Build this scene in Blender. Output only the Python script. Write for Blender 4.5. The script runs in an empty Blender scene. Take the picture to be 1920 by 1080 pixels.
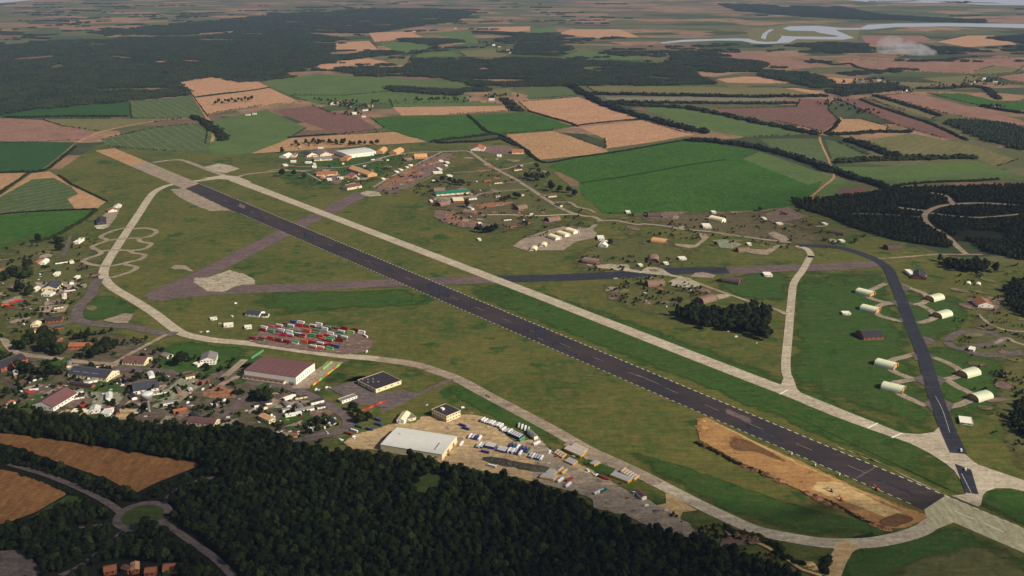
import bpy, bmesh, math, random
import numpy as np
from mathutils import Vector, Matrix
from mathutils.geometry import tessellate_polygon
R = math.radians
rnd = random.Random(11)
S = bpy.context.scene
C = S.collection

# ------------------------------------------------------------------ camera, sky, sun, exposure
CAM_H, F_PX, HORIZON = 600.0, 1866.667, -90.0
PITCH = math.atan((540 - HORIZON) / F_PX)
cd = bpy.data.cameras.new('camera'); cam = bpy.data.objects.new('camera', cd); C.objects.link(cam)
cam.location = (0, 0, CAM_H); cam.rotation_euler = (math.pi / 2 - PITCH, 0, 0)
cd.sensor_width = 36; cd.lens = 35.0; cd.clip_start = 1; cd.clip_end = 120000
S.camera = cam
SUN_EL, SUN_AZ = R(36), R(118)          # azimuth measured from the viewing direction towards the right
w = bpy.data.worlds.new('World'); S.world = w; w.use_nodes = True
nt = w.node_tree
sky = nt.nodes.new('ShaderNodeTexSky'); sky.sky_type = 'NISHITA'; sky.sun_disc = False
sky.sun_elevation = SUN_EL; sky.sun_rotation = SUN_AZ; sky.air_density = 1.0; sky.dust_density = 1.5
nt.links.new(sky.outputs[0], nt.nodes['Background'].inputs[0])
nt.nodes['Background'].inputs[1].default_value = 0.055
sd = bpy.data.lights.new('sun', 'SUN'); sd.energy = 5.0; sd.angle = R(0.6); sd.color = (1.0, 0.91, 0.78)
so = bpy.data.objects.new('sun', sd); C.objects.link(so)
sv = Vector((math.sin(SUN_AZ) * math.cos(SUN_EL), math.cos(SUN_AZ) * math.cos(SUN_EL), math.sin(SUN_EL)))
so.rotation_euler = sv.to_track_quat('Z', 'Y').to_euler(); so.location = (0, 0, 900)
S.view_settings.view_transform = 'Standard'; S.view_settings.look = 'None'
S.view_settings.exposure = 0.15; S.view_settings.gamma = 1.0; S.view_settings.use_curve_mapping = False
S.cycles.volume_bounces = 0; S.cycles.max_bounces = 5; S.cycles.diffuse_bounces = 2
S.cycles.volume_max_steps = 64

# ------------------------------------------------------------------ photograph pixels -> ground points
ZOOM = {'M': (0, 0, 1), 'T1': (0, 0, 3), 'T2': (640, 0, 3), 'T3': (1280, 0, 3), 'Z4': (0, 270, 3), 'Z5': (640, 270, 3),
        'Z6': (1280, 270, 3), 'Z7': (0, 540, 4), 'Z8': (400, 540, 4), 'Y1': (640, 720, 4), 'Y2': (1000, 800, 3.857),
        'Y3': (1400, 780, 3.6), 'Y4': (1440, 480, 3.375), 'Y5': (0, 760, 3.375), 'Y6': (900, 480, 3.31),
        'Y7': (940, 340, 4.909), 'Y8': (500, 250, 3.84), 'A1': (0, 440, 6), 'A2': (240, 480, 4), 'A3': (0, 600, 5.4),
        'A4': (220, 630, 5.4), 'A5': (450, 590, 7.385), 'A6': (480, 690, 7.7125), 'A7': (860, 770, 8.306),
        'A8': (1000, 820, 8.309), 'B1': (760, 300, 6.75), 'B2': (500, 255, 7.385), 'B3': (1140, 380, 5.053),
        'B4': (1160, 500, 6), 'B5': (1480, 340, 4.3636), 'B6': (1240, 760, 7.385), 'B7': (1220, 900, 4.3636),
        'B8': (700, 255, 6.1935), 'H1': (440, 640, 10.667), 'W1': (700, 780, 10.667)}
def px(z, pts):
    x0, y0, s = ZOOM[z]
    return [(x0 + x / s, y0 + y / s) for x, y in pts]
cp, sp = math.cos(PITCH), math.sin(PITCH)
def G(p, z=0.0):
    x = (p[0] - 960) / F_PX; y = (540 - p[1]) / F_PX
    d = (x, cp + y * sp, -sp + y * cp)
    t = (CAM_H - z) / -d[2]
    return Vector((d[0] * t, d[1] * t, z))
def pix(X, Y, Z=0.0):
    dz = Z - CAM_H
    f = Y * cp - dz * sp; u = Y * sp + dz * cp
    return (960 + F_PX * X / f, 540 - F_PX * u / f)
def GZ(z, pts): return [G(p) for p in px(z, pts)]
def inpoly(p, poly):
    x, y = p; c = False; j = len(poly) - 1
    for i in range(len(poly)):
        xi, yi = poly[i]; xj, yj = poly[j]
        if (yi > y) != (yj > y) and x < (xj - xi) * (y - yi) / (yj - yi) + xi: c = not c
        j = i
    return c
def catmull(pts, n=6, closed=False):
    out = []; N = len(pts)
    rng = range(N) if closed else range(N - 1)
    for i in rng:
        p0 = pts[(i - 1) % N] if closed or i > 0 else pts[0]
        p1 = pts[i]; p2 = pts[(i + 1) % N]
        p3 = pts[(i + 2) % N] if closed or i + 2 < N else pts[-1]
        for k in range(n):
            t = k / n
            out.append(0.5 * ((2 * p1) + (p2 - p0) * t + (2 * p0 - 5 * p1 + 4 * p2 - p3) * t * t + (3 * p1 - p0 - 3 * p2 + p3) * t ** 3))
    if not closed: out.append(pts[-1])
    return out

RUNWAY_ANG = -math.atan2((G((1753, 943)) - G((360, 348))).y, (G((1753, 943)) - G((360, 348))).x)
# ------------------------------------------------------------------ materials
def lin(c):
    return tuple(((v / 255 / 12.92) if v <= 10 else ((v / 255 + 0.055) / 1.055) ** 2.4) for v in c)
GAIN = 0.65
def col(c, g=None):
    l = lin(c); g = g or GAIN
    return (min(l[0] * g, .85), min(l[1] * g, .85), min(l[2] * g, .85), 1)
MATS = {}
def new_mat(name, rough=0.9, spec=0.15):
    m = bpy.data.materials.new(name); m.use_nodes = True
    b = m.node_tree.nodes['Principled BSDF']
    b.inputs['Roughness'].default_value = rough; b.inputs['Specular IOR Level'].default_value = spec
    MATS[name] = m
    return m, m.node_tree, b
def node(t, ty, **kw):
    n = t.nodes.new(ty)
    for k, v in kw.items(): setattr(n, k, v)
    return n
def mixcol(t, fac, a, b, blend='MIX'):
    n = node(t, 'ShaderNodeMix', data_type='RGBA', blend_type=blend)
    if isinstance(fac, (int, float)): n.inputs[0].default_value = fac
    else: t.links.new(fac, n.inputs[0])
    for i, v in ((6, a), (7, b)):
        if isinstance(v, tuple): n.inputs[i].default_value = v
        else: t.links.new(v, n.inputs[i])
    return n.outputs[2]
def noise(t, vec, size, detail=4, rough=0.55, lo=0.38, hi=0.62, dist=0.0):
    n = node(t, 'ShaderNodeTexNoise'); n.inputs['Scale'].default_value = 1.0 / size
    n.inputs['Detail'].default_value = detail; n.inputs['Roughness'].default_value = rough; n.inputs['Distortion'].default_value = dist
    t.links.new(vec, n.inputs['Vector'])
    r = node(t, 'ShaderNodeMapRange'); r.inputs[1].default_value = lo; r.inputs[2].default_value = hi
    t.links.new(n.outputs[0], r.inputs[0])
    return r.outputs[0]
def ground_mat(name, c1, c2, c3, big=120, small=9, stripes=None, rough=0.95, specks=None, fine=0.35):
    """mottled surface: c1/c2 at the big scale, c3 breaking it up at the small one; stripes = (angle, period, width share, colour)"""
    m, t, b = new_mat(name, rough, 0.1)
    tc = node(t, 'ShaderNodeTexCoord').outputs['Object']
    base = mixcol(t, noise(t, tc, big, 5, 0.6, .36, .64), col(c1), col(c2))
    base = mixcol(t, noise(t, tc, small, 5, 0.65, .42, .75), base, col(c3))
    if stripes:
        ang, per, share, sc = stripes
        mp = node(t, 'ShaderNodeMapping'); mp.inputs['Rotation'].default_value = (0, 0, ang)
        t.links.new(tc, mp.inputs[0])
        sx = node(t, 'ShaderNodeSeparateXYZ'); t.links.new(mp.outputs[0], sx.inputs[0])
        ma = node(t, 'ShaderNodeMath', operation='MULTIPLY'); ma.inputs[1].default_value = 1 / per; t.links.new(sx.outputs[0], ma.inputs[0])
        nz = noise(t, tc, 25, 2, .5, 0, 1)
        ad = node(t, 'ShaderNodeMath', operation='MULTIPLY_ADD'); ad.inputs[1].default_value = 0.12; t.links.new(nz, ad.inputs[0]); t.links.new(ma.outputs[0], ad.inputs[2])
        fr = node(t, 'ShaderNodeMath', operation='FRACT'); t.links.new(ad.outputs[0], fr.inputs[0])
        lt = node(t, 'ShaderNodeMath', operation='LESS_THAN'); lt.inputs[1].default_value = share; t.links.new(fr.outputs[0], lt.inputs[0])
        mu = node(t, 'ShaderNodeMath', operation='MULTIPLY'); t.links.new(lt.outputs[0], mu.inputs[0]); t.links.new(noise(t, tc, 30, 3, .6, .3, .55), mu.inputs[1])
        base = mixcol(t, mu.outputs[0], base, col(sc))
    if specks:
        base = mixcol(t, noise(t, tc, specks[0], 3, .6, specks[1], specks[1] + .06), base, col(specks[2]))
    mp2 = node(t, 'ShaderNodeMapping'); mp2.inputs['Rotation'].default_value = (0, 0, stripes[0] if stripes else RUNWAY_ANG)
    mp2.inputs['Scale'].default_value = (1, .12, 1) if stripes else (.12, 1, 1); t.links.new(tc, mp2.inputs[0])
    base = mixcol(t, .42, base, mixcol(t, noise(t, mp2.outputs[0], 5.5, 4, .65, .3, .7), (.25, .25, .25, 1), (.78, .78, .78, 1)), 'OVERLAY')
    base = mixcol(t, .35, base, mixcol(t, noise(t, tc, 12, 4, .7, .3, .7), (.25, .25, .25, 1), (.78, .78, .78, 1)), 'OVERLAY')
    fn = noise(t, tc, 3.5, 3, .7, .25, .75)
    base = mixcol(t, fine, base, mixcol(t, fn, (0.35, 0.35, 0.35, 1), (1.0, 1.0, 1.0, 1)), 'OVERLAY')
    t.links.new(base, b.inputs['Base Color'])
    return m
def soften(name):
    m = MATS[name].copy(); m.name = name + '_soft'; MATS[name + '_soft'] = m; t = m.node_tree
    at = node(t, 'ShaderNodeAttribute'); at.attribute_name = 'cover'
    tc = node(t, 'ShaderNodeTexCoord').outputs['Object']; nz = noise(t, tc, 38, 5, .62, .25, .75)
    a = node(t, 'ShaderNodeMath', operation='MULTIPLY_ADD'); a.inputs[1].default_value = .9; t.links.new(nz, a.inputs[0]); t.links.new(at.outputs['Fac'], a.inputs[2])
    r = node(t, 'ShaderNodeMapRange', interpolation_type='SMOOTHSTEP'); r.inputs[1].default_value = .62; r.inputs[2].default_value = 1.18
    mu = node(t, 'ShaderNodeMath', operation='MULTIPLY'); 
    t.links.new(a.outputs[0], r.inputs[0]); t.links.new(r.outputs[0], mu.inputs[0])
    c2 = node(t, 'ShaderNodeMapRange'); c2.inputs[1].default_value = 0; c2.inputs[2].default_value = .25; t.links.new(at.outputs['Fac'], c2.inputs[0]); t.links.new(c2.outputs[0], mu.inputs[1])
    t.links.new(mu.outputs[0], t.nodes['Principled BSDF'].inputs['Alpha'])
def plain_mat(name, c, var=0.25, size=6, rough=0.6, spec=0.3, metal=0.0):
    m, t, b = new_mat(name, rough, spec)
    tc = node(t, 'ShaderNodeTexCoord').outputs['Object']
    cc = col(c, 1.0); dk = tuple(v * (1 - var) for v in cc[:3]) + (1,)
    base = mixcol(t, noise(t, tc, size, 5, .65, .3, .7), dk, cc)
    t.links.new(base, b.inputs['Base Color']); b.inputs['Metallic'].default_value = metal
    return m
def leaf_mat(name, a, bcol, ccol):
    m, t, b = new_mat(name, 0.8, 0.12)
    oi = node(t, 'ShaderNodeObjectInfo')
    geo = node(t, 'ShaderNodeNewGeometry')
    pw = node(t, 'ShaderNodeMath', operation='POWER'); pw.inputs[1].default_value = 1.7; t.links.new(oi.outputs['Random'], pw.inputs[0])
    big = noise(t, geo.outputs['Position'], 240 if name == 'leaf_far' else 45, 3, .6, .35, .65)
    x = mixcol(t, big, col(a), col(ccol))
    x = mixcol(t, pw.outputs[0], x, col(bcol))
    x = mixcol(t, 0.5, x, mixcol(t, noise(t, geo.outputs['Position'], 2.2, 2, .6, .3, .7), (.22, .22, .22, 1), (.8, .8, .8, 1)), 'OVERLAY')
    t.links.new(x, b.inputs['Base Color'])
    return m

ground_mat('airfield_grass', (98, 100, 48), (66, 86, 36), (112, 98, 54), 170, 24, specks=(70, .6, (54, 80, 34)), fine=.55)
ground_mat('green_grass', (50, 86, 32), (62, 86, 38), (80, 88, 42), 90, 14, specks=(40, .62, (44, 76, 30)), fine=.55)
ground_mat('rough_grass', (96, 98, 54), (76, 86, 46), (116, 106, 66), 60, 9, specks=(22, .66, (120, 96, 66)))
ground_mat('base_ground', (104, 90, 78), (82, 82, 54), (122, 104, 90), 45, 8, specks=(26, .56, (66, 80, 40)))
ground_mat('scrub', (98, 92, 62), (82, 84, 50), (126, 104, 80), 40, 8, specks=(14, .62, (140, 120, 100)))
ground_mat('stubble', (186, 146, 104), (170, 130, 94), (200, 162, 116), 160, 18, stripes=(0.5, 16, .14, (160, 122, 90)))
ground_mat('stubble_far', (194, 150, 112), (176, 134, 102), (208, 166, 124), 120, 22, stripes=(-0.6, 22, .2, (176, 128, 102)))
ground_mat('stubble_near', (160, 114, 68), (142, 100, 60), (172, 128, 78), 90, 8, stripes=(1.1, 7, .3, (150, 102, 64)))  # darker near stubble: the shade of clouds is put into its colour
ground_mat('ploughed', (128, 92, 82), (112, 84, 74), (146, 108, 92), 140, 16, stripes=(0.9, 18, .25, (106, 78, 70)))
ground_mat('heath', (158, 116, 100), (132, 100, 86), (170, 132, 108), 120, 20, specks=(40, .6, (110, 98, 66)))
ground_mat('crop_green', (56, 98, 30), (46, 84, 28), (80, 106, 40), 150, 22, stripes=(0.35, 22, .12, (62, 98, 42)), specks=(90, .6, (74, 96, 44)), fine=.5)
ground_mat('crop_dark', (46, 82, 38), (52, 88, 42), (58, 84, 40), 130, 16, stripes=(-0.4, 24, .12, (48, 86, 50)))
ground_mat('pasture', (92, 116, 58), (80, 104, 56), (106, 116, 68), 130, 18)
ground_mat('pasture_olive', (122, 116, 74), (104, 106, 64), (138, 124, 84), 150, 20, stripes=(.7, 30, .2, (110, 104, 66)))
ground_mat('striped_crop', (86, 104, 62), (74, 96, 56), (96, 108, 68), 90, 14, stripes=(-0.55, 30, .12, (136, 124, 86)))
ground_mat('striped_crop_left', (78, 98, 56), (70, 92, 52), (92, 104, 62), 90, 14, stripes=(0.72, 36, .1, (146, 130, 90)))
ground_mat('fresh_asphalt', (58, 60, 68), (50, 52, 62), (68, 68, 74), 60, 8, rough=.8)
ground_mat('old_asphalt', (118, 98, 94), (100, 86, 88), (130, 110, 100), 60, 9, specks=(16, .66, (110, 104, 76)))
ground_mat('road_asphalt', (112, 98, 94), (98, 88, 88), (126, 110, 102), 40, 7)
ground_mat('pale_concrete', (194, 180, 154), (178, 162, 140), (206, 192, 166), 45, 7, specks=(18, .66, (160, 138, 122)))
ground_mat('bright_concrete', (198, 190, 150), (186, 176, 140), (208, 198, 160), 60, 9, stripes=(0.42, 15, .04, (180, 168, 136)), specks=(24, .66, (180, 164, 136)))
ground_mat('worn_concrete', (184, 172, 146), (160, 146, 124), (198, 186, 158), 26, 6, specks=(11, .58, (130, 120, 96)))
ground_mat('tan_concrete', (204, 172, 118), (188, 156, 112), (214, 184, 130), 40, 7, specks=(20, .62, (168, 140, 110)))
ground_mat('yard_concrete', (190, 162, 118), (170, 144, 112), (202, 176, 128), 30, 6, specks=(15, .6, (146, 124, 104)))
ground_mat('pink_concrete', (166, 148, 126), (144, 128, 112), (182, 164, 138), 30, 7, specks=(14, .6, (122, 110, 92)))
ground_mat('grey_green_pad', (146, 146, 118), (134, 136, 112), (156, 152, 126), 40, 6, stripes=(0.4, 9, .15, (126, 126, 104)))
ground_mat('rubble', (126, 104, 94), (104, 90, 84), (150, 120, 100), 22, 5, specks=(9, .6, (176, 150, 128)))
ground_mat('rust_earth', (158, 112, 82), (136, 96, 74), (172, 128, 94), 25, 6)
ground_mat('sand', (178, 134, 82), (156, 114, 74), (192, 150, 92), 24, 5, specks=(10, .62, (120, 90, 64)))
ground_mat('pale_sand', (208, 176, 118), (196, 160, 108), (216, 188, 132), 20, 5, specks=(9, .64, (170, 132, 92)))
ground_mat('spoil_earth', (118, 86, 58), (96, 76, 48), (142, 100, 68), 12, 3)
ground_mat('scrub_bank', (80, 76, 66), (64, 68, 50), (96, 88, 78), 12, 3)
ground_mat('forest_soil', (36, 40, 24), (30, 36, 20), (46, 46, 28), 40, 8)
ground_mat('verge', (58, 84, 34), (70, 82, 40), (84, 88, 46), 30, 8)
ground_mat('mud_flat', (132, 124, 104), (116, 112, 90), (150, 140, 120), 120, 30)
for nm in ('green_grass', 'rough_grass', 'scrub', 'base_ground', 'airfield_grass', 'spoil_earth', 'rubble', 'pink_concrete', 'rust_earth', 'pasture_olive', 'fresh_asphalt', 'old_asphalt'): soften(nm)
plain_mat('white_paint', (236, 228, 206), .15, 2, .7)
plain_mat('cream_wall', (232, 214, 172), .15, 5, .8)
plain_mat('white_wall', (240, 232, 214), .12, 6, .8)
plain_mat('tan_wall', (206, 158, 108), .2, 7, .8)
plain_mat('brick_wall', (158, 92, 66), .3, 3, .85)
plain_mat('maroon_roof', (112, 76, 74), .25, 5, .8)
plain_mat('tile_roof', (166, 100, 66), .3, 3, .85)
plain_mat('slate_roof', (66, 68, 76), .3, 4, .6)
plain_mat('dark_roof', (58, 52, 56), .4, 5, .7)
plain_mat('grey_roof', (132, 122, 118), .25, 5, .7)
plain_mat('pale_roof', (206, 204, 194), .12, 9, .65)
m, t, b = new_mat('runway_asphalt', .75, .2)
tc = node(t, 'ShaderNodeTexCoord').outputs['Object']; mp = node(t, 'ShaderNodeMapping'); mp.inputs['Rotation'].default_value = (0, 0, RUNWAY_ANG); mp.inputs['Scale'].default_value = (.05, 1, 1); t.links.new(tc, mp.inputs[0])
base = mixcol(t, noise(t, mp.outputs[0], 6, 5, .6, .35, .65), col((66, 56, 57)), col((82, 70, 66)))
base = mixcol(t, noise(t, tc, 90, 4, .6, .4, .65), base, col((58, 52, 56)))
base = mixcol(t, noise(t, mp.outputs[0], 2.2, 3, .6, .58, .8), base, col((98, 90, 84)))
t.links.new(base, b.inputs['Base Color'])
plain_mat('green_roof', (30, 110, 92), .25, 5, .6)
plain_mat('shelter_green', (214, 216, 182), .14, 9, .75)
plain_mat('shelter_end', (216, 156, 84), .25, 5, .85)
plain_mat('shelter_brown', (138, 112, 96), .35, 9, .9)
plain_mat('shelter_dark', (96, 78, 72), .35, 8, .9)
plain_mat('shelter_rust', (150, 92, 72), .3, 6, .9)
plain_mat('steel_grey', (150, 150, 152), .2, 4, .5)
plain_mat('dark_steel', (70, 70, 74), .3, 3, .5)
plain_mat('tyre', (28, 28, 30), .2, 1, .8)
m, t, b = new_mat('glass', .15, .5); b.inputs['Base Color'].default_value = col((40, 48, 58))
for nm, c in {'bus_yellow': (255, 176, 14), 'bus_white': (232, 232, 228), 'bus_blue': (54, 56, 128), 'bus_grey_roof': (166, 162, 158),
              'bus_teal': (30, 96, 92), 'bus_red': (140, 50, 46), 'bus_silver': (186, 184, 184), 'bus_purple': (84, 66, 120),
              'box_red': (184, 44, 42), 'box_maroon': (136, 28, 38), 'box_orange': (214, 96, 56), 'box_green': (84, 160, 108),
              'box_white': (222, 218, 212), 'box_blue': (58, 78, 128), 'box_lime': (140, 196, 90), 'box_yellow': (232, 176, 60),
              'car_white': (236, 236, 232), 'car_red': (156, 36, 34), 'car_dark': (40, 42, 48), 'car_blue': (52, 66, 116), 'car_silver': (176, 178, 182)}.items():
    plain_mat(nm, c, .12, 4, .45, .4)
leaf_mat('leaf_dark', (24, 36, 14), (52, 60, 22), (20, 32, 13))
leaf_mat('leaf_mid', (44, 58, 24), (66, 76, 32), (36, 52, 22))
leaf_mat('leaf_pine', (28, 40, 25), (36, 48, 28), (24, 36, 23))
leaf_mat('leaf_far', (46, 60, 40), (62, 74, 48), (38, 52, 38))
plain_mat('bark', (72, 58, 46), .3, 1, .95)
m, t, b = new_mat('water', .3, .5); b.inputs['Base Color'].default_value = (.42, .43, .46, 1)
tc = node(t, 'ShaderNodeTexCoord').outputs['Object']; bn = node(t, 'ShaderNodeBump'); bn.inputs['Strength'].default_value = .04
wn = node(t, 'ShaderNodeTexNoise'); wn.inputs['Scale'].default_value = .05; t.links.new(tc, wn.inputs[0]); t.links.new(wn.outputs[0], bn.inputs['Height']); t.links.new(bn.outputs[0], b.inputs['Normal'])
# far farmland: fields too far off to pick apart, as a patchwork of crops
m, t, b = new_mat('farmland', .95, .1)
tc = node(t, 'ShaderNodeTexCoord').outputs['Object']
mp = node(t, 'ShaderNodeMapping'); mp.inputs['Rotation'].default_value = (0, 0, .5); mp.inputs['Scale'].default_value = (1 / 400, 1 / 240, 1)
t.links.new(tc, mp.inputs[0])
vo = node(t, 'ShaderNodeTexVoronoi', voronoi_dimensions='2D', distance='MANHATTAN'); vo.inputs['Scale'].default_value = 1; t.links.new(mp.outputs[0], vo.inputs['Vector'])
sc = node(t, 'ShaderNodeSeparateColor'); t.links.new(vo.outputs['Color'], sc.inputs[0])
cr = node(t, 'ShaderNodeValToRGB'); cr.color_ramp.interpolation = 'CONSTANT'
pal = [(0, (186, 142, 114)), (.2, (112, 116, 74)), (.36, (88, 110, 62)), (.5, (150, 114, 98)), (.6, (60, 76, 48)), (.72, (128, 122, 82)), (.84, (198, 154, 122)), (.93, (74, 96, 56))]
el = cr.color_ramp.elements
while len(el) < len(pal): el.new(.5)
for e, (p, c) in zip(el, pal): e.position = p; e.color = col(c)
t.links.new(sc.outputs[0], cr.inputs[0])
base = mixcol(t, noise(t, tc, 140, 5, .6, .4, .8), cr.outputs[0], col((96, 96, 66)))
vd = node(t, 'ShaderNodeTexVoronoi', voronoi_dimensions='2D', feature='DISTANCE_TO_EDGE'); vd.inputs['Scale'].default_value = 1; t.links.new(mp.outputs[0], vd.inputs['Vector'])
base = mixcol(t, noise(t, tc, 20, 3, .6, .3, .7), base, mixcol(t, .5, base, col((80, 84, 54))))
t.links.new(base, b.inputs['Base Color'])

# ------------------------------------------------------------------ mesh helpers
def obj(name, me, parent=None, m=None):
    o = bpy.data.objects.new(name, me); C.objects.link(o)
    if m and me is not None and not me.materials: me.materials.append(MATS[m])
    if parent is not None: o.parent = parent
    return o
def mesh(name, v, f, m=None, smooth=False):
    me = bpy.data.meshes.new(name); me.from_pydata([tuple(a) for a in v], [], [tuple(a) for a in f])
    if m: me.materials.append(MATS[m])
    if smooth: me.polygons.foreach_set('use_smooth', [True] * len(me.polygons))
    me.update(); return me
def tag(o, label, cat, group=None):
    o['label'] = label; o['category'] = cat
    if group: o['group'] = group
    return o
LAYER = [0.05]
def nextz(step=0.004):
    LAYER[0] += step; return LAYER[0]
SURF = []                                    # (bounding box, outline, height) of every sheet, so that things stand on top of it
def sheet(name, z, pts, m, smooth=False, jitter=0, parent=None, world=None, stuff=False):
    P = world or GZ(z, pts)
    P = [Vector((p.x, p.y, 0)) for p in P]
    if smooth: P = catmull(P, 5, True)
    if jitter:
        Q = []
        for i, p in enumerate(P):
            q = P[(i + 1) % len(P)]; n = max(1, int((q - p).length / (jitter * 3)))
            for k in range(n):
                r = p.lerp(q, k / n); Q.append(r + Vector((rnd.uniform(-1, 1), rnd.uniform(-1, 1), 0)) * jitter)
        P = Q
    zz = nextz()
    tri = tessellate_polygon([P])
    SURF.append((min(p.x for p in P), max(p.x for p in P), min(p.y for p in P), max(p.y for p in P), [(p.x, p.y) for p in P], zz))
    V = [(p.x, p.y, zz) for p in P]
    F = []
    for a, b2, c in tri:
        n = (P[b2] - P[a]).cross(P[c] - P[a]).z
        F.append((a, b2, c) if n > 0 else (a, c, b2))
    o = obj(name, mesh(name, V, F, m), parent)
    if parent is None: o['kind'] = 'structure'
    return o
def soft_patch(name, z, pts, m, world=None, parent=None):
    """patch of another grass whose rim thins out raggedly into the grass around it"""
    P = catmull(world or GZ(z, pts), 5, True); c = sum(P, Vector()) / len(P); zz = nextz(.0012); V = [(c.x, c.y, zz)]
    SURF.append((min(p.x for p in P), max(p.x for p in P), min(p.y for p in P), max(p.y for p in P), [(p.x, p.y) for p in P], zz)); A = [1.0]; n = len(P); F = []
    for k, (s, al) in enumerate(((.55, 1.0), (.82, .62), (1.14, 0.0))):
        for p in P: q = c + (p - c) * s; V.append((q.x, q.y, zz)); A.append(al)
    for i in range(n): F.append((0, 1 + i, 1 + (i + 1) % n))
    for k in range(2):
        for i in range(n): a = 1 + k * n; F.append((a + i, a + n + i, a + n + (i + 1) % n, a + (i + 1) % n))
    me = mesh(name, V, F, m + '_soft'); at = me.attributes.new('cover', 'FLOAT', 'POINT'); at.data.foreach_set('value', A)
    o = obj(name, me, parent)
    if parent is None: o['kind'] = 'structure'
    return o
ROADS = []                                   # world centre lines kept clear of trees
def strip_mesh(name, L, width, m, z, w2=None):
    V = []; F = []
    for i, p in enumerate(L):
        d = (L[min(i + 1, len(L) - 1)] - L[max(i - 1, 0)]); d.z = 0; d.normalize(); n = Vector((-d.y, d.x, 0))
        ww = width if w2 is None else width + (w2 - width) * i / (len(L) - 1)
        a = p + n * ww / 2; c = p - n * ww / 2
        V += [(a.x, a.y, z), (c.x, c.y, z)]
    for i in range(len(L) - 1): F.append((2 * i, 2 * i + 1, 2 * i + 3, 2 * i + 2))
    return mesh(name, V, F, m)
def road(name, z, pts, width, m, smooth=True, keep=True, parent=None, w2=None, world=None):
    L = world or GZ(z, pts)
    if smooth and len(L) > 2: L = catmull(L, 6)
    zz = nextz(); o = obj(name, strip_mesh(name, L, width, m, zz, w2), parent)
    for a, c in zip(L, L[1:]):
        d = c - a; n = Vector((-d.y, d.x, 0)); n.normalize(); n *= width / 2
        Q = [(v.x, v.y) for v in (a + n, a - n, c - n, c + n)]
        SURF.append((min(v[0] for v in Q), max(v[0] for v in Q), min(v[1] for v in Q), max(v[1] for v in Q), Q, zz))
    if parent is None: o['kind'] = 'structure'
    if keep: ROADS.append((L, width))
    return o

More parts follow.
